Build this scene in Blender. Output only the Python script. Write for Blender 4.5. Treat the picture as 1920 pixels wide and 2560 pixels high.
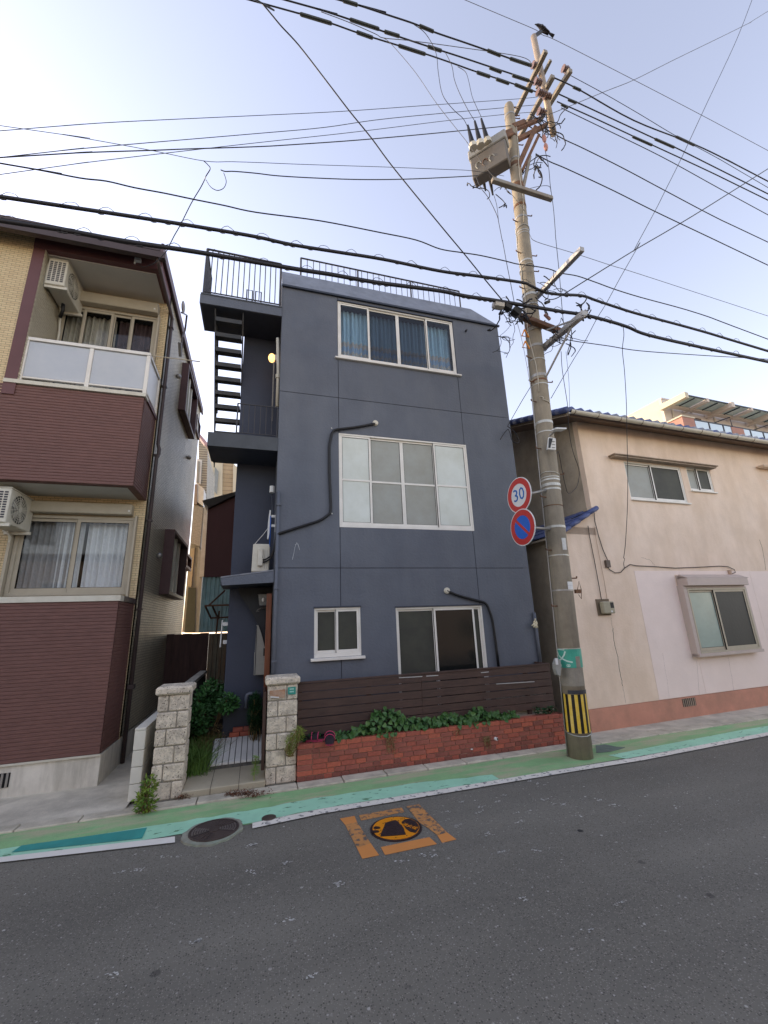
import bpy, bmesh, math, random
from math import sin, cos, pi, radians, sqrt, atan2, floor
from mathutils import Vector, Matrix
random.seed(7)
for o in list(bpy.data.objects): bpy.data.objects.remove(o)
SC = bpy.context.scene
COL = SC.collection

# ------------------------------------------------------------------ camera
FPX = 1035.81                       # focal length in pixels of the 1920x2560 photograph
PSI, TH, RO = radians(17.24544), radians(15.13176), radians(-2.3018)
CAM = Vector((0, 0, 2.0))
_f = Vector((sin(PSI)*cos(TH), cos(PSI)*cos(TH), sin(TH)))
_r = Vector((cos(PSI), -sin(PSI), 0)); _u = _r.cross(_f)
CR = _r*cos(RO)+_u*sin(RO); CU = _u*cos(RO)-_r*sin(RO); CF = _f
cd = bpy.data.cameras.new('camera'); co = bpy.data.objects.new('camera', cd); COL.objects.link(co)
co.matrix_world = Matrix(((CR.x, CU.x, -CF.x, CAM.x), (CR.y, CU.y, -CF.y, CAM.y), (CR.z, CU.z, -CF.z, CAM.z), (0, 0, 0, 1)))
cd.sensor_fit = 'HORIZONTAL'; cd.sensor_width = 36; cd.lens = 36*FPX/1920
cd.clip_start = .05; cd.clip_end = 2000
SC.camera = co

# ------------------------------------------------------------------ light
SUN_EL, SUN_AZ = radians(20), radians(-50)      # azimuth measured from +Y towards +X
W = bpy.data.worlds.new('World'); SC.world = W; W.use_nodes = True
nt = W.node_tree; nt.nodes.clear()
sk = nt.nodes.new('ShaderNodeTexSky'); sk.sky_type = 'NISHITA'; sk.sun_disc = False
sk.sun_elevation = SUN_EL; sk.sun_rotation = SUN_AZ; sk.air_density = 1.3; sk.dust_density = .45; sk.ozone_density = 1.4
hs = nt.nodes.new('ShaderNodeHueSaturation'); hs.inputs['Saturation'].default_value = .72; hs.inputs['Value'].default_value = 1.0
tint = nt.nodes.new('ShaderNodeMix'); tint.data_type = 'RGBA'; tint.blend_type = 'MULTIPLY'; tint.inputs[0].default_value = 1
tint.inputs[7].default_value = (1.15, .99, .985, 1)
bg = nt.nodes.new('ShaderNodeBackground'); bg.inputs[1].default_value = .15
ow = nt.nodes.new('ShaderNodeOutputWorld')
nt.links.new(sk.outputs[0], hs.inputs['Color']); nt.links.new(hs.outputs[0], tint.inputs[6])
nt.links.new(tint.outputs[2], bg.inputs[0]); nt.links.new(bg.outputs[0], ow.inputs[0])
sd = bpy.data.lights.new('sun', 'SUN'); sd.energy = 2.2; sd.angle = radians(.5); sd.color = (1, .79, .54)
so = bpy.data.objects.new('sun', sd); COL.objects.link(so)
_sd = Vector((sin(SUN_AZ)*cos(SUN_EL), cos(SUN_AZ)*cos(SUN_EL), sin(SUN_EL)))
so.rotation_euler = _sd.to_track_quat('Z', 'Y').to_euler()
SC.render.engine = 'CYCLES'
SC.view_settings.view_transform = 'Standard'; SC.view_settings.look = 'None'
SC.view_settings.exposure = 1.44; SC.view_settings.gamma = 1; SC.view_settings.use_curve_mapping = False

# ------------------------------------------------------------------ helpers: points read off the photograph, put on real planes
def ray(x, y): return CR*(x-960)-CU*(y-1280)+CF*FPX
def PZ(p, z=0):
    d = ray(*p); return CAM+d*((z-CAM.z)/d.z)
def PY(p, Y):
    d = ray(*p); return CAM+d*((Y-CAM.y)/d.y)
def PX(p, X):
    d = ray(*p); return CAM+d*((X-CAM.x)/d.x)
def zoomed(x0, y0, k): return lambda x, y: (x0+x*k, y0+y*k)
V1 = zoomed(0, 500, .339); V2 = zoomed(0, 1150, .339); V3 = zoomed(480, 600, .2893); V4 = zoomed(480, 1200, .2893)
V5 = zoomed(680, 700, .3737); V6 = zoomed(640, 1250, .4581); T1 = zoomed(1100, 0, .3014); T2 = zoomed(1100, 550, .3014)
T3 = zoomed(1240, 1130, .217); T4 = zoomed(1300, 1500, .2034); T5 = zoomed(1260, 950, .3978); T6 = zoomed(1400, 1350, .3134)
G7 = zoomed(0, 1800, .5787); G8 = zoomed(800, 1800, .3617); G2 = zoomed(340, 1640, .2773); A3 = zoomed(400, 1080, .2893)
A4 = zoomed(480, 1060, .19); W1 = zoomed(0, 280, .3858); W2 = zoomed(600, 0, .4219); W3 = zoomed(1340, 60, .3496)
B5 = zoomed(1540, 940, .229); M1 = zoomed(840, 2000, .1929)

class Frame:
    """A vertical plane: origin, horizontal direction u, outward normal n. p(a, b, c): along, height, outwards."""
    def __init__(s, O, u, n): s.O, s.u, s.n = Vector(O), Vector(u).normalized(), Vector(n).normalized()
    def p(s, a, b, c=0): return s.O+s.u*a+Vector((0, 0, b))+s.n*c
    def hit(s, q, c=0):
        d = ray(*q); t = ((s.p(0, 0, c)-CAM).dot(s.n))/d.dot(s.n); P = CAM+d*t
        return (P-s.O).dot(s.u), P.z
    def moved(s, c): return Frame(s.O+s.n*c, s.u, s.n)

def noise_rgb(c, k): return tuple(max(0, min(1, v*k)) for v in c[:3])+(1,)
MATS = {}
def mat(name, col, rough=.75, var=.12, scale=6, bump=.1, bscale=None, metal=0, stain=None, stain_amt=.3, stain_scale=1.2, spec=.35, detail=6, coat=0, stretch=None, streak=0):
    if name in MATS: return MATS[name]
    m = bpy.data.materials.new(name); m.use_nodes = True; n = m.node_tree.nodes; L = m.node_tree.links
    b = n['Principled BSDF']; b.inputs['Roughness'].default_value = rough; b.inputs['Metallic'].default_value = metal
    b.inputs['Specular IOR Level'].default_value = spec
    if coat: b.inputs['Coat Weight'].default_value = coat; b.inputs['Coat Roughness'].default_value = .1
    tc = n.new('ShaderNodeTexCoord'); src = tc.outputs['Object']
    if stretch:
        mp = n.new('ShaderNodeMapping'); mp.inputs['Scale'].default_value = stretch; L.new(src, mp.inputs[0]); src = mp.outputs[0]
    ns = n.new('ShaderNodeTexNoise'); ns.inputs['Scale'].default_value = scale; ns.inputs['Detail'].default_value = detail; ns.inputs['Roughness'].default_value = .62
    L.new(src, ns.inputs['Vector'])
    rp = n.new('ShaderNodeValToRGB'); rp.color_ramp.elements[0].position = .3; rp.color_ramp.elements[1].position = .72
    rp.color_ramp.elements[0].color = noise_rgb(col, 1-var); rp.color_ramp.elements[1].color = noise_rgb(col, 1+var)
    L.new(ns.outputs[0], rp.inputs[0]); cur = rp.outputs[0]
    if stain:
        n2 = n.new('ShaderNodeTexNoise'); n2.inputs['Scale'].default_value = stain_scale; n2.inputs['Detail'].default_value = 8; n2.inputs['Roughness'].default_value = .7
        if streak:
            mp = n.new('ShaderNodeMapping'); mp.inputs['Scale'].default_value = (streak, streak, .35); L.new(tc.outputs['Object'], mp.inputs[0]); L.new(mp.outputs[0], n2.inputs[0])
        else: L.new(tc.outputs['Object'], n2.inputs[0])
        r2 = n.new('ShaderNodeValToRGB'); r2.color_ramp.elements[0].position = .42; r2.color_ramp.elements[1].position = .72
        r2.color_ramp.elements[0].color = (0, 0, 0, 1); r2.color_ramp.elements[1].color = (stain_amt,)*3+(1,)
        L.new(n2.outputs[0], r2.inputs[0])
        mx = n.new('ShaderNodeMix'); mx.data_type = 'RGBA'; L.new(r2.outputs[0], mx.inputs[0]); L.new(cur, mx.inputs[6]); mx.inputs[7].default_value = tuple(stain)+(1,)
        cur = mx.outputs[2]
    L.new(cur, b.inputs['Base Color'])
    if bump:
        nb = n.new('ShaderNodeTexNoise'); nb.inputs['Scale'].default_value = bscale or scale*6; nb.inputs['Detail'].default_value = 5
        L.new(src, nb.inputs['Vector'])
        bp = n.new('ShaderNodeBump'); bp.inputs['Strength'].default_value = bump; bp.inputs['Distance'].default_value = .02
        L.new(nb.outputs[0], bp.inputs['Height']); L.new(bp.outputs[0], b.inputs['Normal'])
    MATS[name] = m; return m

def worn(name, col, under, thr=.5, scale=9, rough=.7, bump=.15, soft=.06, speck=0, speckcol=(.3, .3, .3), var=.15, under2=None, gx=None):
    """paint of one colour worn through in flakes to what lies beneath it"""
    m = mat(name, col, rough, var, 3, bump, 60, stain=under2 or under, stain_amt=.45 if under2 else 0, stain_scale=.9); n = m.node_tree.nodes; L = m.node_tree.links
    b = n['Principled BSDF']; cur = b.inputs['Base Color'].links[0].from_socket
    tc = n.new('ShaderNodeTexCoord')
    def layer(cur, c2, sc, t, s, dt=8, rg=.65):
        ns = n.new('ShaderNodeTexNoise'); ns.inputs['Scale'].default_value = sc; ns.inputs['Detail'].default_value = dt; ns.inputs['Roughness'].default_value = rg
        mp = n.new('ShaderNodeMapping'); mp.inputs['Scale'].default_value = gx or (1, 1, 1); L.new(tc.outputs['Object'], mp.inputs[0]); L.new(mp.outputs[0], ns.inputs[0]); r = n.new('ShaderNodeValToRGB')
        r.color_ramp.elements[0].position = t; r.color_ramp.elements[1].position = t+s; L.new(ns.outputs[0], r.inputs[0])
        mx = n.new('ShaderNodeMix'); mx.data_type = 'RGBA'; L.new(r.outputs[0], mx.inputs[0]); L.new(cur, mx.inputs[6]); mx.inputs[7].default_value = tuple(c2)+(1,)
        return mx.outputs[2]
    cur = layer(cur, under, scale, thr, soft)
    if speck: cur = layer(cur, speckcol, 140, .62, .04, 2)
    L.new(cur, b.inputs['Base Color']); return m

def glass(name, tintc=(.8, .85, .85), refl=.9):
    if name in MATS: return MATS[name]
    m = bpy.data.materials.new(name); m.use_nodes = True; n = m.node_tree.nodes; L = m.node_tree.links; n.clear()
    t = n.new('ShaderNodeBsdfTransparent'); t.inputs[0].default_value = tuple(tintc)+(1,)
    g = n.new('ShaderNodeBsdfGlossy'); g.inputs['Roughness'].default_value = .03; g.inputs[0].default_value = (refl,)*3+(1,)
    f = n.new('ShaderNodeFresnel'); f.inputs[0].default_value = 1.5
    ns = n.new('ShaderNodeTexNoise'); ns.inputs['Scale'].default_value = 1.5; tc = n.new('ShaderNodeTexCoord'); L.new(tc.outputs['Object'], ns.inputs[0])
    bp = n.new('ShaderNodeBump'); bp.inputs['Strength'].default_value = .04; L.new(ns.outputs[0], bp.inputs['Height']); L.new(bp.outputs[0], g.inputs['Normal'])
    mx = n.new('ShaderNodeMixShader'); o = n.new('ShaderNodeOutputMaterial')
    gm = n.new('ShaderNodeNewGeometry'); m1 = n.new('ShaderNodeMath'); m1.operation = 'SUBTRACT'; m1.inputs[0].default_value = 1; L.new(gm.outputs['Backfacing'], m1.inputs[1])
    m2 = n.new('ShaderNodeMath'); m2.operation = 'MULTIPLY'; L.new(f.outputs[0], m2.inputs[0]); L.new(m1.outputs[0], m2.inputs[1])
    L.new(m2.outputs[0], mx.inputs[0]); L.new(t.outputs[0], mx.inputs[1]); L.new(g.outputs[0], mx.inputs[2]); L.new(mx.outputs[0], o.inputs[0])
    MATS[name] = m; return m

def brickmat(name, c1, c2, mortar, axes, bw, bh, msize=.006, rough=.6, bump=.6, var=.25, spec=.3, squash=1, off=.5):
    if name in MATS: return MATS[name]
    m = mat(name, c1, rough, .1, 3, 0, spec=spec); n = m.node_tree.nodes; L = m.node_tree.links; b = n['Principled BSDF']
    tc = n.new('ShaderNodeTexCoord'); sp = n.new('ShaderNodeSeparateXYZ'); cb = n.new('ShaderNodeCombineXYZ')
    L.new(tc.outputs['Object'], sp.inputs[0]); L.new(sp.outputs[axes[0]], cb.inputs[0]); L.new(sp.outputs[axes[1]], cb.inputs[1])
    br = n.new('ShaderNodeTexBrick'); L.new(cb.outputs[0], br.inputs['Vector']); br.inputs['Scale'].default_value = 1
    br.inputs['Brick Width'].default_value = bw; br.inputs['Row Height'].default_value = bh; br.inputs['Mortar Size'].default_value = msize
    br.offset = off; br.inputs['Color1'].default_value = tuple(c1)+(1,); br.inputs['Color2'].default_value = tuple(c2)+(1,); br.inputs['Mortar'].default_value = tuple(mortar)+(1,)
    br.inputs['Mortar Smooth'].default_value = .2
    ns = n.new('ShaderNodeTexNoise'); ns.inputs['Scale'].default_value = 1.1; ns.inputs['Detail'].default_value = 8; L.new(tc.outputs['Object'], ns.inputs[0])
    rp = n.new('ShaderNodeValToRGB'); rp.color_ramp.elements[0].position = .3; rp.color_ramp.elements[1].position = .7
    rp.color_ramp.elements[0].color = (1-var,)*3+(1,); rp.color_ramp.elements[1].color = (1, 1, 1, 1); L.new(ns.outputs[0], rp.inputs[0])
    mx = n.new('ShaderNodeMix'); mx.data_type = 'RGBA'; mx.blend_type = 'MULTIPLY'; mx.inputs[0].default_value = 1
    L.new(br.outputs[0], mx.inputs[6]); L.new(rp.outputs[0], mx.inputs[7]); L.new(mx.outputs[2], b.inputs['Base Color'])
    bp = n.new('ShaderNodeBump'); bp.inputs['Strength'].default_value = bump; bp.inputs['Distance'].default_value = .012; bp.invert = True
    n3 = n.new('ShaderNodeTexNoise'); n3.inputs['Scale'].default_value = 22; L.new(tc.outputs['Object'], n3.inputs[0])
    ad = n.new('ShaderNodeMath'); ad.operation = 'MULTIPLY_ADD'; L.new(n3.outputs[0], ad.inputs[0]); ad.inputs[1].default_value = .9; L.new(br.outputs['Fac'], ad.inputs[2])
    L.new(ad.outputs[0], bp.inputs['Height']); L.new(bp.outputs[0], b.inputs['Normal']); return m

class MB:
    """collects simple shapes in world coordinates, then links them as ONE mesh object"""
    def __init__(s): s.v = []; s.f = []
    def add(s, vs, fs):
        k = len(s.v); s.v += [Vector(v) for v in vs]; s.f += [tuple(i+k for i in f) for f in fs]; return s
    def hexa(s, P): return s.add(P, [(0, 3, 2, 1), (4, 5, 6, 7), (0, 1, 5, 4), (1, 2, 6, 5), (2, 3, 7, 6), (3, 0, 4, 7)])
    def box(s, x0, x1, y0, y1, z0, z1):
        return s.hexa([(x0, y0, z0), (x1, y0, z0), (x1, y1, z0), (x0, y1, z0), (x0, y0, z1), (x1, y0, z1), (x1, y1, z1), (x0, y1, z1)])
    def fbox(s, F, a0, a1, b0, b1, c0, c1):
        p = F.p; return s.hexa([p(a0, b0, c1), p(a1, b0, c1), p(a1, b0, c0), p(a0, b0, c0), p(a0, b1, c1), p(a1, b1, c1), p(a1, b1, c0), p(a0, b1, c0)])
    def quad(s, *P): return s.add(P, [tuple(range(len(P)))])
    def prism(s, P, d):
        n = len(P); d = Vector(d); P = [Vector(p) for p in P]
        return s.add(P+[p+d for p in P], [tuple(range(n))[::-1], tuple(range(n, 2*n))]+[(i, (i+1) % n, (i+1) % n+n, i+n) for i in range(n)])
    def tube(s, P, r, n=6, cap=True, r1=None):
        P = [Vector(p) for p in P]; m = len(P); k = len(s.v); prev = None; rings = []
        for i, p in enumerate(P):
            t = (P[min(i+1, m-1)]-P[max(i-1, 0)])
            if t.length < 1e-9: t = Vector((0, 0, 1))
            t.normalize(); a = Vector((0, 0, 1)) if abs(t.z) < .95 else Vector((1, 0, 0))
            if prev is not None: a = prev
            e1 = (a-t*a.dot(t)); 
            if e1.length < 1e-6: e1 = t.orthogonal()
            e1.normalize(); e2 = t.cross(e1); prev = e1
            rr = r if r1 is None else r+(r1-r)*i/(m-1)
            if isinstance(r, (list, tuple)): rr = r[i]
            rings.append([p+e1*cos(2*pi*j/n)*rr+e2*sin(2*pi*j/n)*rr for j in range(n)])
        vs = [q for rg in rings for q in rg]
        fs = [(i*n+j, i*n+(j+1) % n, (i+1)*n+(j+1) % n, (i+1)*n+j) for i in range(m-1) for j in range(n)]
        if cap: fs += [tuple(range(n))[::-1], tuple((m-1)*n+j for j in range(n))]
        return s.add(vs, fs)
    def ball(s, c, r, n=8, m=5, sc=(1, 1, 1)):
        c = Vector(c); vs = []; fs = []
        for i in range(m+1):
            t = pi*i/m
            for j in range(n): a = 2*pi*j/n; vs.append(c+Vector((sin(t)*cos(a)*r*sc[0], sin(t)*sin(a)*r*sc[1], cos(t)*r*sc[2])))
        for i in range(m):
            for j in range(n): fs.append((i*n+j, i*n+(j+1) % n, (i+1)*n+(j+1) % n, (i+1)*n+j))
        return s.add(vs, fs)
    def build(s, name, m, parent=None, smooth=False, bevel=0, label=None, kind=None):
        loc = Vector((0, 0, 0)); q = parent
        while q is not None: loc = loc+q.location; q = q.parent
        me = bpy.data.meshes.new(name); me.from_pydata([tuple(v-loc) for v in s.v], [], s.f); me.materials.append(m)
        bm = bmesh.new(); bm.from_mesh(me)
        if bevel:
            bmesh.ops.remove_doubles(bm, verts=bm.verts, dist=1e-5)
            bmesh.ops.bevel(bm, geom=[e for e in bm.edges if len(e.link_faces) == 2 and e.calc_face_angle(0) > .6], offset=bevel, segments=1, affect='EDGES')
        bmesh.ops.recalc_face_normals(bm, faces=bm.faces); bm.to_mesh(me); bm.free()
        if smooth:
            for p in me.polygons: p.use_smooth = True
        o = bpy.data.objects.new(name, me); COL.objects.link(o)
        if parent: o.parent = parent
        if label: o['label'] = label
        if kind: o['kind'] = kind
        return o

def thing(name, label, cat, loc, group=None):
    o = bpy.data.objects.new(name, None); COL.objects.link(o); o.location = Vector(loc); o.empty_display_size = .2
    o['label'] = label; o['category'] = cat
    if group: o['group'] = group
    return o
def tag(o, label, cat, group=None):
    o['label'] = label; o['category'] = cat
    if group: o['group'] = group
    return o
def origin(o, p):
    """move a one-mesh thing's origin to p without moving the mesh"""
    p = Vector(p); o.data.transform(Matrix.Translation(-p)); o.location = p; return o
def copy_tree(o, parent=None):
    c = o.copy(); COL.objects.link(c); c.parent = parent
    for ch in list(o.children): copy_tree(ch, c)
    return c
def wall(F, a0, a1, b0, b1, holes, t=.15, c=0, xcuts=(), zcuts=()):
    """solid wall slab with openings"""
    m = MB(); A = sorted({a0, a1, *[h[0] for h in holes], *[h[1] for h in holes]}); B = sorted({b0, b1, *[h[2] for h in holes], *[h[3] for h in holes]})
    A = [a for a in A if a0-1e-6 <= a <= a1+1e-6]; B = [b for b in B if b0-1e-6 <= b <= b1+1e-6]
    ok = {}
    for i in range(len(A)-1):
        for j in range(len(B)-1):
            x, z = (A[i]+A[i+1])/2, (B[j]+B[j+1])/2
            ok[i, j] = not any(h[0] < x < h[1] and h[2] < z < h[3] for h in holes)
    for (i, j), g in ok.items():
        if not g: continue
        x0, x1, z0, z1 = A[i], A[i+1], B[j], B[j+1]; p = F.p
        m.quad(p(x0, z0, c), p(x1, z0, c), p(x1, z1, c), p(x0, z1, c)); m.quad(p(x0, z0, c-t), p(x1, z0, c-t), p(x1, z1, c-t), p(x0, z1, c-t))
        if not ok.get((i-1, j)): m.quad(p(x0, z0, c), p(x0, z1, c), p(x0, z1, c-t), p(x0, z0, c-t))
        if not ok.get((i+1, j)): m.quad(p(x1, z0, c), p(x1, z1, c), p(x1, z1, c-t), p(x1, z0, c-t))
        if not ok.get((i, j-1)): m.quad(p(x0, z0, c), p(x1, z0, c), p(x1, z0, c-t), p(x0, z0, c-t))
        if not ok.get((i, j+1)): m.quad(p(x0, z1, c), p(x1, z1, c), p(x1, z1, c-t), p(x0, z1, c-t))
    return m
def bar_frame(m, F, a0, a1, b0, b1, w, c0, c1, wb=None, wt=None):
    wb = w if wb is None else wb; wt = w if wt is None else wt
    m.fbox(F, a0, a1, b0, b0+wb, c0, c1); m.fbox(F, a0, a1, b1-wt, b1, c0, c1)
    m.fbox(F, a0, a0+w, b0+wb, b1-wt, c0, c1); m.fbox(F, a1-w, a1, b0+wb, b1-wt, c0, c1); return m
def curtain(F, a0, a1, b0, b1, c, mt, parent, amp=.02, per=.09, name='curtain'):
    m = MB(); n = max(6, int((a1-a0)/per*8)); P = []
    ph = random.random()*6
    for i in range(n+1):
        a = a0+(a1-a0)*i/n; w = amp*(sin(a/per*2*pi+ph)+.5*sin(a/per*3.7+ph*2))
        P.append((a, w))
    for i in range(n):
        (a, w), (a2, w2) = P[i], P[i+1]
        m.quad(F.p(a, b0, c+w*1.4), F.p(a2, b0, c+w2*1.4), F.p(a2, b1, c+w*.7), F.p(a, b1, c+w*.7))
    return m.build(name, mt, parent, smooth=True)
def room(F, a0, a1, b0, b1, parent, d=1.2, c=-.2, mt=None):
    m = MB(); p = F.p; e = .12; a0 -= e; a1 += e; b0 -= e; b1 += e
    m.quad(p(a0, b0, c-d), p(a1, b0, c-d), p(a1, b1, c-d), p(a0, b1, c-d))
    for (x, y), (x2, y2) in (((a0, b0), (a1, b0)), ((a1, b0), (a1, b1)), ((a1, b1), (a0, b1)), ((a0, b1), (a0, b0))):
        m.quad(p(x, y, c), p(x2, y2, c), p(x2, y2, c-d), p(x, y, c-d))
    return m.build('room_interior', mt or MATS['interior'], parent)
def window(F, a0, a1, b0, b1, splits, parent, fm, gm, rec=-.03, fw=.03, sw=.035, offs=None, mid=None, sill=None, cur=None, curm=None, dp=.07, wb=None, gms=None, rm=True, lab=None, name='window'):
    """frame part, with sashes, panes, curtains, sill as its sub-parts"""
    m = bar_frame(MB(), F, a0, a1, b0, b1, fw, rec-dp, rec, wb=wb)
    w = m.build(name, fm, parent, bevel=.003, label=lab)
    E = [a0+fw]+list(splits)+[a1-fw]; ba, bb = b0+(wb or fw), b1-fw
    for i in range(len(E)-1):
        of = (offs[i] if offs else (i % 2)); c = rec-.012-.028*of
        s0, s1 = E[i]-(sw*.5 if i and not of else 0), E[i+1]+(sw*.5 if i < len(E)-2 and not of else 0)
        m = bar_frame(MB(), F, s0, s1, ba, bb, sw, c-.024, c, wb=sw*1.4)
        if mid: m.fbox(F, s0+sw, s1-sw, mid-.018, mid+.018, c-.022, c+.001)
        m.build('sash', fm, w, bevel=.002)
        bar_frame(MB(), F, s0+sw-.001, s1-sw+.001, ba+sw*1.4-.001, bb-sw+.001, .007, c-.009, c-.003).build('gasket', MATS['interior'], w)
        if of == 0 and len(E) > 2: MB().fbox(F, s0-.004, s0+.001, ba, bb, c-.022, c-.004).build('gasket', MATS['interior'], w)
        MB().fbox(F, s0+sw*.7, s1-sw*.7, ba+sw*.7, bb-sw*.7, c-.014, c-.010).build('pane', (gms[i] if gms else gm), w)
    if cur is not None:
        for (c0, c1, mt, amp) in cur: curtain(F, c0, c1, b0-.05, b1-fw-.03, rec-dp-.12, mt, w, amp=amp)
    if sill:
        s0, s1, h, out = sill; MB().fbox(F, s0, s1, b0-h, b0-.002, -.02, out).build('sill', fm, w, bevel=.004)
    if rm: room(F, a0, a1, b0, b1, w, c=rec-dp-.02)
    return w

# ------------------------------------------------------------------ materials
mat('interior', (.012, .012, .013), .9, .1, 3, 0)
NAVY = mat('navy_stucco', (.103, .114, .140), .58, .10, 2.2, .30, 24, stain=(.150, .158, .175), stain_amt=.4, stain_scale=1.1, streak=1.8)
NAVYD = mat('navy_steel', (.035, .042, .06), .5, .15, 5, .05)
NAVYT = mat('navy_flashing', (.17, .185, .215), .45, .25, 4, .25, 9, stain=(.22, .24, .30), stain_amt=.5, stain_scale=3)
ALU = mat('aluminium_frame', (.78, .75, .69), .4, .06, 8, .02, stain=(.35, .31, .25), stain_amt=.35, stain_scale=4, metal=.0)
ALUB = mat('bronze_aluminium_frame', (.42, .37, .28), .42, .06, 8, .02, metal=.0)
WHITEP = mat('white_paint', (.72, .72, .70), .5, .05, 8, .02, stain=(.4, .38, .33), stain_amt=.3, stain_scale=5)
GL = glass('clear_glass', (.90, .92, .92)); GLD = glass('dark_screened_glass', (.22, .23, .22), .55)
FROST = mat('frosted_glass', (.60, .63, .58), .22, .05, 2.5, .03, 90, stain=(.46, .47, .38), stain_amt=.6, stain_scale=1.6, spec=.5)
FROSTD = mat('frosted_glass_behind_screen', (.33, .34, .31), .5, .06, 3, .02, stain=(.26, .245, .19), stain_amt=.6, stain_scale=1.6)
SCREEN = mat('dark_insect_screen', (.045, .045, .036), .6, .1, 2, 0, stain=(.07, .075, .05), stain_amt=.6, stain_scale=2)
BLACKR = mat('black_rubber', (.012, .012, .014), .5, .2, 20, .05)
CABLE = mat('cable_sheath', (.016, .015, .018), .55, .2, 20, .05)
GALV = mat('galvanised_steel', (.36, .35, .33), .45, .15, 12, .05, metal=.5, stain=(.22, .16, .1), stain_amt=.4, stain_scale=6)
RUST = mat('rusty_steel', (.17, .085, .045), .8, .35, 9, .3, stain=(.09, .06, .045), stain_amt=.8, stain_scale=5)
CREAMB = mat('cream_painted_metal', (.60, .57, .48), .5, .06, 6, .03, stain=(.36, .31, .22), stain_amt=.35, stain_scale=5)
CONC = mat('grey_concrete', (.38, .345, .28), .85, .18, 5, .25, 40, stain=(.13, .12, .105), stain_amt=.6, stain_scale=1.6)
CONCL = mat('light_foundation_concrete', (.66, .62, .54), .8, .12, 4, .15, 40, stain=(.26, .24, .19), stain_amt=.7, stain_scale=1.6, streak=2.5)
WOODF = mat('dark_stained_board', (.080, .046, .036), .6, .3, 5, .25, 40, stretch=(1.2, 8, 14), stain=(.035, .022, .019), stain_amt=.5, stain_scale=2)
WIREG = mat('grey_wire', (.09, .088, .09), .6, .1, 20, .05)
NAVYW = mat('wing_navy_stucco_shaded', (.040, .047, .072), .62, .08, 3, .2, 28, stain=(.055, .062, .085), stain_amt=.5, stain_scale=.7)  # darker wing paint, with the deep shade of the recess put into it
LEAF1 = mat('ivy_leaf_green', (.045, .115, .028), .45, .45, 3, .05, spec=.4)
LEAF2 = mat('weed_leaf_green', (.11, .20, .04), .6, .4, 4, .05)
LEAF3 = mat('dark_shrub_green', (.016, .06, .018), .55, .4, 4, .05)
LEAF5 = mat('mid_shrub_green', (.055, .15, .04), .55, .5, 5, .05)
LEAF4 = mat('yellow_green_leaf', (.20, .26, .035), .6, .35, 5, .05)
DRY = mat('dry_stem', (.20, .14, .06), .85, .35, 9, .05)
SOIL = mat('soil', (.045, .032, .022), .95, .3, 12, .4)

# ------------------------------------------------------------------ ground, road, markings
def sheet(name, pts, z, m, parent=None, kind=None, thick=0, **k):
    mb = MB(); P = [Vector((p[0], p[1], z)) for p in pts]
    if thick: mb.prism([p-Vector((0, 0, thick)) for p in P], (0, 0, thick))
    else: mb.quad(*P)
    o = mb.build(name, m, parent, **k)
    if kind: o['kind'] = kind
    return o
# asphalt: fine pale and dark aggregate, worn patches
ASPH = mat('asphalt', (.188, .176, .148), .86, .12, .5, .35, 260, spec=.25)
n = ASPH.node_tree.nodes; L = ASPH.node_tree.links; b = n['Principled BSDF']; cur = b.inputs['Base Color'].links[0].from_socket; tc = n.new('ShaderNodeTexCoord')
def _speck(cur, sc, t0, t1, colr, dens=None):
    v = n.new('ShaderNodeTexVoronoi'); v.inputs['Scale'].default_value = sc; v.inputs['Randomness'].default_value = 1; L.new(tc.outputs['Object'], v.inputs['Vector'])
    wn = n.new('ShaderNodeSeparateColor'); L.new(v.outputs['Color'], wn.inputs[0])
    r = n.new('ShaderNodeMapRange'); r.inputs[1].default_value = t0; r.inputs[2].default_value = t1; L.new(wn.outputs[0], r.inputs[0])
    dd = n.new('ShaderNodeMapRange'); dd.inputs[1].default_value = .42; dd.inputs[2].default_value = .30; L.new(v.outputs['Distance'], dd.inputs[0])
    ml = n.new('ShaderNodeMath'); ml.operation = 'MULTIPLY'; L.new(r.outputs[0], ml.inputs[0]); L.new(dd.outputs[0], ml.inputs[1])
    last = ml.outputs[0]
    if dens:
        ns = n.new('ShaderNodeTexNoise'); ns.inputs['Scale'].default_value = dens; ns.inputs['Detail'].default_value = 3; L.new(tc.outputs['Object'], ns.inputs[0])
        r3 = n.new('ShaderNodeMapRange'); r3.inputs[1].default_value = .45; r3.inputs[2].default_value = .65; L.new(ns.outputs[0], r3.inputs[0])
        m2 = n.new('ShaderNodeMath'); m2.operation = 'MULTIPLY'; L.new(last, m2.inputs[0]); L.new(r3.outputs[0], m2.inputs[1]); last = m2.outputs[0]
    mx = n.new('ShaderNodeMix'); mx.data_type = 'RGBA'; L.new(last, mx.inputs[0]); L.new(cur, mx.inputs[6]); mx.inputs[7].default_value = tuple(colr)+(1,)
    return mx.outputs[2]
_n = n.new('ShaderNodeTexNoise'); _n.inputs['Scale'].default_value = 1; _n.inputs['Detail'].default_value = 4; _m = n.new('ShaderNodeMapping'); _m.inputs['Scale'].default_value = (.22, 1.3, 1); L.new(tc.outputs['Object'], _m.inputs[0]); L.new(_m.outputs[0], _n.inputs[0])
_r = n.new('ShaderNodeValToRGB'); _r.color_ramp.elements[0].position = .35; _r.color_ramp.elements[1].position = .65; _r.color_ramp.elements[0].color = (.80, .80, .81, 1); _r.color_ramp.elements[1].color = (1.0, 1.0, 1.0, 1); L.new(_n.outputs[0], _r.inputs[0])
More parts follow.
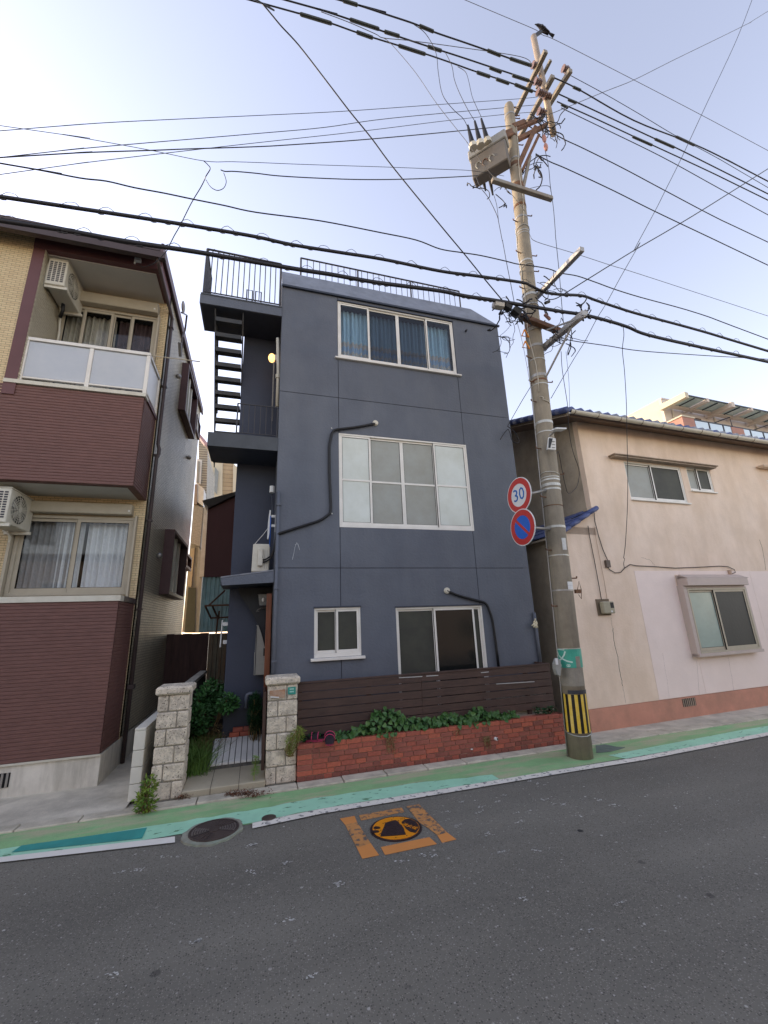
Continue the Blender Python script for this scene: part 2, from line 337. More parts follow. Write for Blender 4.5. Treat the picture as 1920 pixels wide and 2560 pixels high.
_x = n.new('ShaderNodeMix'); _x.data_type = 'RGBA'; _x.blend_type = 'MULTIPLY'; _x.inputs[0].default_value = 1; L.new(cur, _x.inputs[6]); L.new(_r.outputs[0], _x.inputs[7]); cur = _x.outputs[2]
cur = _speck(cur, 95, .50, .8, (.27, .25, .21)); cur = _speck(cur, 70, .55, .8, (.085, .079, .066)); cur = _speck(cur, 60, .96, .98, (.36, .34, .31))
cur = _speck(cur, 30, .982, .99, (.5, .48, .44), 1.5); cur = _speck(cur, 12, .988, .995, (.02, .02, .022), 1.1)
L.new(cur, b.inputs['Base Color'])
sheet('ground', [(-300, -300), (300, -300), (300, 400), (-300, 400)], -.03, CONC, kind='structure')
sheet('road', [(-80, -30), (80, -30), (80, 6.15), (-80, 6.15)], 0, ASPH, kind='structure')
APR = mat('apron_concrete', (.60, .55, .45), .9, .16, 3, .3, 60, stain=(.26, .235, .19), stain_amt=.8, stain_scale=1.3)
sheet('pavement', [(-80, 6.3), (-1.40, 6.3), (-1.40, 9.0), (-1.30, 14), (-80, 14)], .006, APR, kind='structure')
sheet('yard', [(-1.30, 6.5), (5.4, 6.5), (5.4, 30), (-1.30, 30)], .03, SOIL, kind='structure')
sheet('pavement', [(5.0, 6.25), (60, 6.25), (60, 9.8), (5.0, 6.9)], .010, APR, kind='structure')
GRN = worn('green_paint', (.26, .47, .22), (.44, .44, .28), .46, 2.6, .75, .2, .16, speck=1, speckcol=(.20, .30, .18), under2=(.28, .44, .20), gx=(.4, 1.7, 1))
TUR = worn('turquoise_paint', (.38, .70, .50), (.12, .27, .15), .60, 13, .65, .15, .03, var=.10, gx=(.5, 1.2, 1), under2=(.24, .52, .34))
TEAL = worn('dark_teal_paint', (.045, .30, .27), (.18, .45, .36), .72, 9, .6, .1, .04)
WLINE = worn('white_line_paint', (.76, .72, .64), (.22, .215, .21), .56, 17, .65, .2, .05, var=.07)
WLINE2 = worn('white_line_paint_fresh', (.78, .75, .68), (.32, .31, .30), .70, 22, .6, .15, .05, var=.05)
lane = sheet('green_footway_lane', [(-80, 5.46), (-2.4, 5.46), (0, 5.34), (2, 5.40), (8, 5.46), (80, 5.46), (80, 6.20), (8, 6.16), (3, 6.1), (-3, 6.12), (-80, 6.2)], .004, GRN, kind='structure')
def strip(pts_lo, pts_hi, z, m, name, parent=None, kind='structure'):
    mb = MB()
    for (a, b2), (c, d) in zip(zip(pts_lo, pts_lo[1:]), zip(pts_hi, pts_hi[1:])):
        mb.quad((a[0], a[1], z), (b2[0], b2[1], z), (d[0], d[1], z), (c[0], c[1], z))
    o = mb.build(name, m, parent); o['kind'] = kind; return o
def dens(pts, n=6, j=.012):
    out = []
    for (x0, y0), (x1, y1) in zip(pts, pts[1:]):
        for i in range(n): t = i/n; out.append((x0+(x1-x0)*t, y0+(y1-y0)*t+random.uniform(-j, j)))
    out.append(pts[-1]); return out
lo = [(-40, 5.46), (-2.2, 5.45), (-.8, 5.37), (0, 5.35), (.78, 5.43), (2, 5.41), (3.1, 5.42)]
hi = [(-40, 5.72), (-2.2, 5.70), (-.8, 5.68), (0, 5.70), (.78, 5.74), (2, 5.72), (3.1, 5.60)]
strip(dens(lo), dens(hi, j=.02), .008, TUR, 'turquoise_patch')
strip([(5.15, 5.40), (8, 5.48), (40, 5.5)], [(5.05, 5.62), (8, 5.78), (40, 5.85)], .008, TUR, 'turquoise_patch')
TL = [PZ(G7(*p)) for p in ((48, 578), (92, 548), (635, 470), (613, 517))]
sheet('teal_patch', [(p.x, p.y) for p in TL], .012, TEAL, kind='structure')
wp = lambda L_: [(p.x, p.y) for p in (PZ(q) for q in L_)]
wt = wp([(0, 2147), (437, 2095)]); wb_ = wp([(0, 2160), (437, 2110)])
o = strip([(-40, 5.40)]+wb_, [(-40, 5.54)]+wt, .014, WLINE2, 'white_edge_line')
wt = [(.05, 5.33), (.78, 5.40), (2, 5.39), (3.4, 5.39), (4.0, 5.39), (5.3, 5.37), (8.25, 5.50), (40, 5.55)]; wb_ = [(x, y-.13) for x, y in wt]
strip(wb_, wt, .014, WLINE, 'white_edge_line')
# dark seam and open asphalt below the wheel paths
KERB = mat('kerb_concrete', (.55, .50, .40), .88, .18, 7, .3, 60, stain=(.22, .20, .15), stain_amt=.6, stain_scale=3)
gut = MB().box(-60, 60, 6.10, 6.16, -.02, .002).build('gutter', CONC); gut['kind'] = 'structure'
x = -12.0
while x < 20:
    w = .60; y0 = 6.12+random.uniform(-.004, .004); h = .020+random.uniform(0, .006)
    yb = 6.33 if x > -1.6 else 6.30
    if x > 5.0: yb = 6.36
    k = MB().box(x+.006, x+w-.006, y0, yb, -.02, h).build('kerb_stone', KERB, gut, bevel=.008); x += w
# manholes
IRON = mat('manhole_iron', (.085, .065, .06), .5, .25, 8, .3, 120, metal=.35, stain=(.12, .085, .07), stain_amt=.5)
def ring(m, c, r0, r1, z0, z1, n=40, a0=0, a1=2*pi):
    for i in range(n):
        t0 = a0+(a1-a0)*i/n; t1 = a0+(a1-a0)*(i+1)/n
        P = [(c[0]+r*cos(t), c[1]+r*sin(t)) for r, t in ((r0, t0), (r0, t1), (r1, t1), (r1, t0))]
        m.quad(*[(x, y, z1) for x, y in P])
        m.quad((P[2][0], P[2][1], z0), (P[3][0], P[3][1], z0), (P[3][0], P[3][1], z1), (P[2][0], P[2][1], z1))
        m.quad((P[0][0], P[0][1], z0), (P[1][0], P[1][1], z0), (P[1][0], P[1][1], z1), (P[0][0], P[0][1], z1))
    return m
mc = PZ((535, 2080)); mc = (mc.x, mc.y)
t = thing('manhole_cover', 'plain dark iron manhole cover set between the green lane and the white line end', 'manhole', (mc[0], mc[1], 0))
_cm = MB(); _cp = [(mc[0]+r*cos(2*pi*k/40)*1.02, mc[1]+r*sin(2*pi*k/40)) for k, r in enumerate([.268+.022*random.random()+(.02 if 18 < k < 32 else 0) for k in range(40)])]
_cm.prism([(x, y, 0) for x, y in _cp], (0, 0, .017)); _cm.build('concrete_collar', mat('collar_concrete', (.29, .265, .215), .9, .25, 9, .4, 70, stain=(.2, .38, .28), stain_amt=.5, stain_scale=2), t)
m = MB(); ring(m, mc, 0, .245, .017, .021, 40); m.build('lid', IRON, t)
m = MB(); ring(m, mc, .230, .245, .021, .026, 40); m.build('rim', IRON, t)
for s in (0, 1):
    m = MB()
    for k in range(8):
        r0 = .030+k*.0245; ring(m, mc, r0, r0+.014, .021, .027, 10, radians(-16)+s*pi+radians(-12), radians(-16)+s*pi+radians(38))
    m.build('grip_ribs', mat('polished_iron', (.22, .19, .175), .35, .2, 30, metal=.5), t)
for k in range(8):
    an = radians(30+k*17)+(pi if k > 3 else 0)+(radians(-68+8) if k > 3 else 0)
    m = MB(); d = Vector((cos(an), sin(an), 0)); e = Vector((-sin(an), cos(an), 0)); c = Vector((mc[0], mc[1], .021))
    m.prism([c+d*.08+e*.004, c+d*.225+e*.006, c+d*.225-e*.006, c+d*.08-e*.004], (0, 0, .006)); m.build('spoke', IRON, t)
m = MB(); ring(m, mc, 0, .055, .021, .028, 16); m.build('hub', IRON, t)
p = PZ((672, 2048)); o = ring(MB(), (p.x, p.y), 0, .075, 0, .019, 20).build('small_valve_cover', IRON); tag(o, 'small round iron valve cover in the turquoise paint just above the white line', 'valve cover'); origin(o, (p.x, p.y, 0))
# orange hydrant cover with painted frame
ORA = worn('orange_road_paint', (.62, .25, .07), (.13, .12, .11), .80, 20, .7, .15, .06, var=.06)
ORW = worn('orange_road_paint_worn', (.52, .24, .08), (.11, .10, .09), .49, 14, .75, .2, .10, var=.15)
ORL = mat('orange_lacquer', (.72, .26, .012), .35, .06, 6, .05); DKL = mat('dark_lacquer', (.030, .020, .024), .4, .3, 30, .35, 60)
hc = PZ((990, 2072)); hc = (hc.x, hc.y)
t = thing('hydrant_cover', 'round orange and black painted hydrant cover inside the broken orange frame on the road', 'hydrant cover', (hc[0], hc[1], 0))
ring(MB(), hc, 0, .262, 0, .008, 44).build('rim', DKL, t)
ring(MB(), hc, 0, .236, .008, .013, 44).build('orange_face', ORL, t)
def poly(px, z0, h, name, mt, par, conv=M1):
    P = [PZ(conv(*q), z0) for q in px]; return MB().prism(P, (0, 0, h)).build(name, mt, par)
poly([(575, 475), (590, 420), (625, 350), (640, 300), (700, 280), (770, 265), (810, 285), (825, 315), (850, 330), (880, 375), (890, 410), (905, 450), (800, 460), (700, 468)], .013, .004, 'bell_motif', DKL, t)
poly([(850, 290), (890, 255), (960, 248), (1030, 280), (1070, 330), (1075, 370), (1035, 428), (960, 412), (905, 372)], .013, .004, 'dark_sector', DKL, t)
poly([(488, 355), (530, 345), (568, 352), (570, 370), (530, 378), (490, 376)], .013, .004, 'key_slot', DKL, t)
poly([(470, 400), (548, 396), (556, 418), (500, 428), (478, 422)], .013, .004, 'key_slot', DKL, t)
for k in range(46):
    an = random.random()*2*pi; r = sqrt(random.random())*.22; q = (hc[0]+r*cos(an), hc[1]+r*sin(an))
    if abs(q[0]-hc[0]) < .13 and abs(q[1]-hc[1]) < .12: continue
    ring(MB(), q, 0, .006, .013, .0145, 6).build('stud', DKL, t)
def text3(body, loc, rot, size, mt, parent, name='lettering', ext=.001, mx=None):
    cu = bpy.data.curves.new(name, 'FONT'); cu.body = body; cu.size = size; cu.extrude = ext; cu.align_x = 'CENTER'; cu.align_y = 'CENTER'; cu.resolution_u = 2
    o = bpy.data.objects.new(name, cu); COL.objects.link(o); dg = bpy.context.evaluated_depsgraph_get(); me = bpy.data.meshes.new_from_object(o.evaluated_get(dg))
    bpy.data.objects.remove(o); M_ = (Matrix.Translation(Vector(loc)) @ rot.to_4x4()) if mx is None else mx
    me.transform(M_); off = Vector((0, 0, 0)); q = parent
    while q is not None: off += q.location; q = q.parent
    me.transform(Matrix.Translation(-off)); me.materials.clear(); me.materials.append(mt)
    o = bpy.data.objects.new(name, me); COL.objects.link(o); o.parent = parent; return o
def rotm(x, y, z=None):
    x = Vector(x).normalized(); y = Vector(y).normalized(); z = x.cross(y).normalized(); y = z.cross(x)
    return Matrix(((x.x, y.x, z.x), (x.y, y.y, z.y), (x.z, y.z, z.z)))
c = PZ(M1(955, 340), .018); text3('消火栓', c, rotm((.55, -.83, 0), (.83, .55, 0)), .062, ORL, t, ext=.0015)
fr = thing('orange_frame_marking', 'broken orange painted square on the asphalt round the hydrant cover', 'road marking', (hc[0], hc[1], 0))
for pts, mt in (([(50, 240), (240, 205), (272, 285), (118, 322)], ORA), ([(118, 322), (272, 285), (450, 560), (270, 620)], ORW), ([(270, 620), (450, 560), (560, 715), (340, 762)], ORA),
                ([(298, 198), (850, 95), (888, 155), (325, 265)], ORW), ([(912, 82), (1075, 55), (1200, 180), (1190, 360), (1080, 290)], ORW), ([(1200, 180), (1440, 420), (1310, 450), (1190, 360)], ORW),
                ([(1310, 455), (1440, 420), (1562, 510), (1375, 555)], ORA), ([(580, 610), (1210, 480), (1310, 570), (635, 712)], ORA)):
    P = [PZ(M1(*q), .004) for q in pts]; MB().quad(*P).build('painted_bar', mt, fr)
# chips and droppings scattered on the asphalt
SPL = mat('white_splash', (.50, .49, .46), .8, .2, 60, .1)
m = MB()
def splat(m, c, r, z=.0055):
    for _ in range(random.randint(1, 4)):
        cx = c[0]+random.gauss(0, r*.7); cy = c[1]+random.gauss(0, r*.4); k = random.randint(5, 8); ph = random.random()*6; el = random.uniform(.35, 1)
        P = []
        for i in range(k):
            an = ph+2*pi*i/k; rr = r*random.uniform(.2, 1.0)*.6; P.append((cx+cos(an)*rr, cy+sin(an)*rr*el, z))
        m.quad(*P)
for px in ((1290, 2035), (1320, 2030), (1265, 1990), (1205, 2018), (1195, 2032), (1150, 2005), (1120, 2030), (1385, 2010), (1375, 1995), (1360, 1965), (1345, 1960), (1300, 2055), (1410, 2012), (1250, 2003), (1150, 2065), (1260, 2128), (1340, 2125), (1220, 2090), (835, 2212), (490, 2355), (60, 2235), (715, 2305), (445, 2140), (415, 2145), (345, 2177), (300, 2180), (705, 2160), (835, 2215), (1000, 2155), (1055, 2140), (1085, 2140), (1540, 2015), (1505, 2000), (1450, 2040), (1555, 2260), (1485, 2330), (1310, 2250), (780, 2440), (280, 2440), (630, 2115), (630, 2180), (1620, 1990), (1700, 2020), (1320, 1955), (1350, 2000)):
    c = PZ(px); [splat(m, (c.x+random.gauss(0, .03), c.y+random.gauss(0, .015)), random.uniform(.012, .034)) for _ in range(4)]
for _ in range(260):
    x, y = random.uniform(-3, 8), random.uniform(1.0, 5.1); splat(m, (x, y), random.uniform(.002, .006))
for _ in range(190):
    x, y = random.gauss(3.2, 1.2), random.gauss(4.6, .5)
    if y < 5.2: splat(m, (x, y), random.uniform(.004, .013))
o = m.build('splash_marks', SPL); tag(o, 'white chips and droppings scattered over the grey asphalt', 'road marks'); o['kind'] = 'stuff'

# ------------------------------------------------------------------ LEFT HOUSE (brown and cream)
DKM = mat('dark_maroon_frame', (.085, .042, .042), .5)
MAR = mat('maroon_siding', (.150, .074, .063), .55, .22, 7, .12, 50, stretch=(1, 1, 9), stain=(.19, .088, .07), stain_amt=.4, stain_scale=.8)
MART = mat('maroon_trim', (.13, .058, .058), .5, .06, 4, .03)
CTF = brickmat('cream_tile_front', (.74, .59, .35), (.66, .50, .29), (.36, .28, .17), (0, 2), .115, .042, .004, .6, .7, .15)
CTS = brickmat('cream_tile_side', (.64, .57, .42), (.56, .49, .35), (.32, .27, .20), (1, 2), .14, .048, .006, .42, 2.2, .3, .5)
SOFF = mat('grey_soffit', (.60, .58, .52), .7, .04, 3, .02)
DGUT = mat('dark_brown_gutter', (.07, .05, .048), .4, .1, 5, .03)
FL = Frame((0, 7.34, 0), (1, 0, 0), (0, -1, 0)); FLW = FL.moved(-.86); FS = Frame((-2.0, 0, 0), (0, 1, 0), (1, 0, 0)); FSL = Frame((-3.84, 0, 0), (0, 1, 0), (1, 0, 0))
LH = thing('apartment_house', 'brown and cream tiled two storey house with glass railed balcony left of the navy building', 'house', (-4, 9, 0))
def ribs(m, p0, p1, z0, z1, n, pitch=.050, d=.007):
    """horizontally ribbed cladding between two ground points, stepping out towards n"""
    n = Vector(n); p0, p1 = Vector(p0), Vector(p1); k = int(round((z1-z0)/pitch)); h = (z1-z0)/k
    prof = []
    for i in range(k):
        z = z0+i*h; prof += [(0, z), (d, z+h*.16), (d, z+h*.84), (0, z+h*.995)]
    prof.append((0, z1))
    for (c0, a), (c1, b2) in zip(prof, prof[1:]):
        m.quad(p0+n*c0+Vector((0, 0, a)), p1+n*c0+Vector((0, 0, a)), p1+n*c1+Vector((0, 0, b2)), p0+n*c1+Vector((0, 0, b2)))
    return m
for (z0, z1, yb, nm) in ((.41, 2.50, 8.2, 'lower_parapet'), (4.35, 5.97, 8.2, 'balcony_band')):
    m = MB(); ribs(m, (-9, 7.34, 0), (-2.012, 7.34, 0), z0, z1, (0, -1, 0)); ribs(m, (-2.012, 7.34, 0), (-2.012, yb, 0), z0, z1, (1, 0, 0))
    m.box(-9, -2.013, 7.345, 7.47, z0+.001, z1-.001); m.box(-2.13, -2.016, 7.475, 8.195, z0+.001, z1-.001); m.build(nm, MAR, LH)
m = MB().box(-9, -2.0, 7.36, 14, -.05, .40); m.build('foundation', CONCL, LH)
MB().box(-9, -1.995, 7.325, 7.36, .385, .41).build('drip_flashing', CREAMB, LH)
vx = PY(G7(46, 222), 7.35).x-.38
g = MB().box(vx, vx+.38, 7.352, 7.358, .13, .30).build('foundation_vent', MATS['interior'], LH)
for k in range(7): MB().box(vx+k*.057, vx+.025+k*.057, 7.34, 7.352, .13, .30).build('grille_bar', GALV, g)
MB().box(-9, -1.985, 7.31, 7.49, 2.50, 2.585).build('parapet_cap', CREAMB, LH)
MB().box(-2.15, -1.985, 7.49, 8.2, 2.50, 2.585).build('parapet_cap', DGUT, LH)
# cream rear wall of both balconies, side wall
wl = (-3.87, -2.13, 2.66, 4.02); wu = (-3.87, -2.16, 6.05, 8.28)
wall(FLW, -9, -2.0, .4, 8.94, [wl, wu], .12).build('front_wall', CTF, LH)
sb = [(9.95, 12.0, 2.80, 4.20), (12.25, 13.3, 3.75, 4.10), (10.0, 11.7, 7.2, 8.5)]
wall(FS, 8.21, 13.4, .42, 8.94, [], .12).build('side_wall', CTS, LH)
MB().box(-9, -2.12, 13.28, 13.4, .4, 8.94).build('rear_wall', CTF, LH)
wall(FL, -9, -4.0, 5.78, 8.94, [], .12, c=.004).build('front_wall', CTF, LH)
MB().box(-4.0, -3.84, 7.325, 8.2, 5.98, 8.88).build('balcony_pilaster', CTS, LH)
MB().box(-4.02, -3.85, 7.315, 7.325, 5.78, 8.88).build('pilaster_trim', MART, LH)
MB().box(-4.02, -1.99, 7.30, 7.42, 8.68, 8.93).build('top_beam', MART, LH)
MB().box(-2.10, -1.99, 7.42, 8.2, 8.68, 8.93).build('top_beam', MART, LH)
MB().box(-3.84, -2.1, 7.42, 8.2, 8.66, 8.70).build('ceiling', SOFF, LH)
MB().box(-9, -2.03, 7.47, 8.2, 4.355, 4.40).build('soffit', SOFF, LH)
MB().box(-9, -2.03, 7.47, 8.2, 5.90, 5.96).build('balcony_floor', SOFF, LH)
MB().box(-9, -1.98, 7.12, 13.45, 8.95, 9.05).build('roof', DGUT, LH)
MB().box(-9, -1.86, 6.98, 7.08, 8.67, 8.80).build('gutter', DGUT, LH)
MB().prism([(-9, 7.08, 8.76), (-1.98, 7.08, 8.76), (-1.98, 7.13, 8.95), (-9, 7.13, 8.95)], (0, .02, 0)).build('fascia', DGUT, LH)
MB().box(-1.978, -1.93, 7.08, 13.5, 8.90, 9.09).build('barge_board', mat('mauve_barge', (.12, .075, .085), .5), LH)
# balcony sill and glass railing
MB().box(-4.02, -1.985, 7.30, 7.50, 5.98, 6.045).build('balcony_sill', CREAMB, LH)
MB().box(-2.17, -1.985, 7.50, 8.2, 5.98, 6.045).build('balcony_sill', MART, LH)
RG = mat('milky_rail_glass', (.50, .52, .54), .16, .05, .9, .02, spec=.6, stain=(.36, .40, .47), stain_amt=.6, stain_scale=.7)
rl = MB(); FR = Frame((0, 7.38, 0), (1, 0, 0), (0, -1, 0))
rl.fbox(FR, -3.90, -2.0, 6.83, 6.89, -.03, .03); rl.fbox(FR, -3.90, -2.0, 6.12, 6.15, -.02, .02)
for a in (-3.88, -2.94, -2.06): rl.fbox(FR, a, a+.06, 6.045, 6.83, -.022, .022)
rl.box(-2.05, -2.0, 7.41, 8.18, 6.83, 6.89); rl.box(-2.04, -2.01, 7.41, 8.18, 6.12, 6.15); rl.box(-2.05, -2.0, 8.13, 8.18, 6.045, 6.83)
rl = rl.build('balcony_railing', ALU, LH, bevel=.004)
for a0, a1 in ((-3.82, -2.94), (-2.88, -2.06)):
    MB().fbox(FR, a0+.005, a1-.005, 6.16, 6.82, -.004, .004).build('glass_panel', RG, rl)
MB().box(-2.028, -2.022, 7.43, 8.12, 6.16, 6.82).build('glass_panel', mat('white_rail_panel', (.66, .66, .64), .3, .04, 2, .02), rl)
# windows with roller shutter boxes
CUR1 = mat('white_lace_curtain', (.85, .84, .86), .8, .08, 30, .1); CUR2 = mat('beige_curtain', (.62, .55, .45), .8, .15, 9, .1, stretch=(9, 9, .6)); CUR3 = mat('grey_net_curtain', (.38, .36, .36), .85, .1, 20, .05)
window(FLW, *wl, [-3.0], LH, ALUB, GL, rec=.02, fw=.05, sw=.055, offs=(1, 0), cur=[(-3.8, -3.1, CUR3, .02), (-2.9, -2.2, CUR1, .022), (-3.3, -2.95, CUR1, .015)], gms=(GL, GL))
window(FLW, *wu, [-3.45, -2.98, -2.62], LH, ALUB, GL, rec=.02, fw=.045, sw=.05, offs=(1, 0, 1, 0), cur=[(-3.8, -2.95, CUR2, .03), (-2.9, -2.2, mat('brown_curtain', (.10, .06, .06), .85, .2, 9, .1), .02)])
MB().fbox(FLW, -3.90, -2.18, 4.04, 4.23, .0, .16).build('shutter_box', ALUB, LH, bevel=.01)
MB().fbox(FLW, -3.90, -2.16, 8.30, 8.53, .0, .16).build('shutter_box', ALUB, LH, bevel=.01)
for z in (4.06, 8.33): MB().fbox(FLW, -2.235, -2.205, z+.03, z+.06, .16, .166).build('shutter_switch', WHITEP, LH)
MB().fbox(FLW, -2.13, -2.10, 2.60, 4.04, 0, .10).build('shutter_rail', ALUB, LH); MB().fbox(FLW, -3.92, -3.88, 2.60, 4.04, 0, .10).build('shutter_rail', ALUB, LH)
MB().fbox(FLW, -2.16, -2.13, 6.05, 8.30, 0, .10).build('shutter_rail', ALUB, LH)
# box windows on the side wall
DKW = mat('dark_window_opening', (.02, .018, .02), .3, .1, 3, 0)
for (a0, a1, b0, b1, d) in ((9.95, 11.9, 2.80, 4.22, .20), (12.2, 13.35, 3.72, 4.12, .12), (10.0, 11.7, 7.2, 8.5, .16), (12.5, 13.3, 7.9, 8.4, .06)):
    m = bar_frame(MB(), FS, a0, a1, b0, b1, .07, 0, d); w = m.build('bay_window', DKM, LH, bevel=.005)
    MB().fbox(FS, a0+.07, a1-.07, b0+.07, b1-.07, .005, .02).build('pane', DKW, w)
    nb = 3 if a1-a0 > 1.3 else 2
    for k in range(nb):
        a = a0+.10+k*(a1-a0-.25)/nb; MB().fbox(FS, a, a+.09, b0+.08, b1-.08, .02, d*.8-.02*k).build('sash', CREAMB, w)
for q, X in ((V2(1175, 705), -1.95), (V1(1318, 1300), -1.95), (V1(1395, 1900), -1.95)):
    p = PX(q, X); m = MB(); m.ball(p, .06, 10, 6, (1, 1, 1)); m.build('vent_cap', GALV, LH, smooth=True)
p0 = Vector((-2.0, 7.04, 8.70)); XP = -1.955
MB().tube([p0, (-1.99, 7.12, 8.62), (XP, 8.34, 8.45), (XP, 8.36, 8.3), (XP, 8.36, 5.55), (XP+.03, 8.36, 5.45), (XP+.03, 8.36, 5.35), (XP, 8.36, 5.25), (XP, 8.36, .02)], .034, 8).build('downpipe', DGUT, LH, smooth=True)
for z in (8.2, 6.8, 5.3, 4.0, 2.4, 1.15): MB().box(-2.0, -1.91, 8.32, 8.40, z, z+.03).build('pipe_clip', DGUT, LH)
MB().box(-2.0, -1.90, 8.30, 8.42, 1.12, 1.19).build('pipe_clip', DGUT, LH)
MB().tube([PY(V1(1130, 1150), 7.6), PY(V1(1475, 1192), 7.6)], .012, 6).build('laundry_pole', ALUB, LH)
# electricity drop bracket
p = PY(V1(1018, 450), 7.28); t = MB(); t.box(p.x-.05, p.x+.05, 7.24, 7.30, p.z-.02, p.z+.04); t.box(p.x-.045, p.x-.02, 7.22, 7.24, p.z-.12, p.z); t.build('service_bracket', WHITEP, LH)
# antenna bracket on the side wall
an = thing('antenna_bracket', 'small dish antenna on a tall bracket at the side eave of the brown house', 'antenna', PX(V1(1350, 1100), -1.9))
q = lambda x, y: PX(V1(x, y), -1.75)
MB().tube([q(1335, 1155), q(1345, 1010), q(1365, 960), q(1378, 850), q(1340, 830)], .02, 6).build('mast', DGUT, an); MB().tube([q(1330, 1155), q(1325, 1050)], .035, 6).build('clamp', GALV, an)
c = q(1352, 790); m = MB(); m.ball(c, .13, 10, 6, (.25, 1, 1)); m.build('dish', mat('dish_grey', (.35, .33, .33), .5), an, smooth=True)

def ac_unit(name, label, O, u, n, w=.78, h=.56, d=.29, group=None, short='left', fan=True, mt=None):
    """outdoor air conditioner: fan face looks along n, width along u, O = lower back corner"""
    F = Frame(O, u, n); mt = mt or CREAMB; t = thing(name, label, 'air conditioner', F.p(w/2, 0, d/2), group)
    MB().fbox(F, 0, w, 0, h, 0, d).build('casing', mt, t, bevel=.012)
    MB().fbox(F, -.006, w+.006, h, h+.018, -.006, d+.006).build('lid', mt, t, bevel=.006)
    if fan:
        cx, cz, R = w*.40, h*.5, h*.42
        m = MB(); N = 28
        m.add([F.p(cx+R*cos(2*pi*i/N), cz+R*sin(2*pi*i/N), d+.001) for i in range(N)], [tuple(range(N))]); fo = m.build('fan_opening', MATS['interior'], t)
        m = MB()
        for rr in (.16, .36, .52, .68, .84, 1.0):
            P = [F.p(cx+R*rr*cos(2*pi*i/N), cz+R*rr*sin(2*pi*i/N), d+.02-.012*rr) for i in range(N+1)]; m.tube(P, .0035, 4, cap=False)
        for k in range(20):
            an = 2*pi*k/20; m.tube([F.p(cx+R*.15*cos(an), cz+R*.15*sin(an), d+.02), F.p(cx+R*cos(an+.25), cz+R*sin(an+.25), d+.008)], .0035, 4, cap=False)
        m.build('fan_grille', mt, t)
        m = MB(); m.add([F.p(cx+R*.2*cos(2*pi*i/12), cz+R*.2*sin(2*pi*i/12), d+.024) for i in range(12)], [tuple(range(12))]); m.build('fan_hub', mt, t)
        for k in range(5):
            an = 2*pi*k/5; e = .30
            MB().quad(F.p(cx+R*.15*cos(an), cz+R*.15*sin(an), d+.004), F.p(cx+R*.9*cos(an), cz+R*.9*sin(an), d+.002), F.p(cx+R*.9*cos(an+e*1.6), cz+R*.9*sin(an+e*1.6), d+.005), F.p(cx+R*.15*cos(an+.9), cz+R*.15*sin(an+.9), d+.006)).build('fan_blade', GALV, t)
    sx = 0 if short == 'left' else w; dirn = -1 if short == 'left' else 1
    m = MB()
    for r in range(11):
        for c_ in range(4):
            z0 = h*.13+r*h*.073; c0 = d*.10+c_*d*.215
            a0, a1 = (sx-.003, sx+.001) if dirn < 0 else (sx-.001, sx+.003)
            m.fbox(F, a0, a1, z0, z0+h*.045, c0, c0+d*.155)
    m.build('side_louvres', mat('louvre_dark', (.03, .028, .04), .6), t)
    return t, F
ac, F = ac_unit('air_conditioner', 'cream air conditioner bracketed high on the balcony pilaster of the brown house', (-3.82, 7.42, 8.06), (0, 1, 0), (1, 0, 0), .78, .54, .30, 'air conditioners on the brown house', 'left')
MB().fbox(F, .03, .07, -.05, 0, -.02, .34).build('bracket_arm', CREAMB, ac); MB().fbox(F, .70, .74, -.05, 0, -.02, .34).build('bracket_arm', CREAMB, ac); MB().fbox(F, .03, .07, -.05, .45, -.04, -.01).build('bracket_post', CREAMB, ac)
MB().tube([F.p(.6, .1, -.02), F.p(.62, -.1, .05), F.p(.68, -.25, .02), F.p(.74, -.45, .02), F.p(.74, -.95, .02)], .02, 6).build('hose', CREAMB, ac, smooth=True)
MB().tube([F.p(.5, .1, .1), F.p(.5, -.15, .12), F.p(.60, -.22, .05)], .03, 6).build('hose', BLACKR, ac, smooth=True)
ac, F = ac_unit('air_conditioner', 'cream air conditioner hung under the lower balcony of the brown house', (-3.97, 7.42, 3.70), (0, 1, 0), (1, 0, 0), .74, .54, .30, 'air conditioners on the brown house', 'left')
MB().fbox(F, .03, .07, -.05, 0, -.02, .34).build('bracket_arm', CREAMB, ac); MB().fbox(F, .66, .70, -.05, 0, -.02, .34).build('bracket_arm', CREAMB, ac); MB().fbox(F, .03, .07, 0, .62, -.04, -.01).build('bracket_post', CREAMB, ac); MB().fbox(F, .66, .70, 0, .62, -.04, -.01).build('bracket_post', CREAMB, ac)
MB().tube([F.p(.6, .1, .02), F.p(.66, -.1, .08), F.p(.76, -.3, .05), F.p(.78, -1.2, .02)], .02, 6).build('hose', CREAMB, ac, smooth=True)

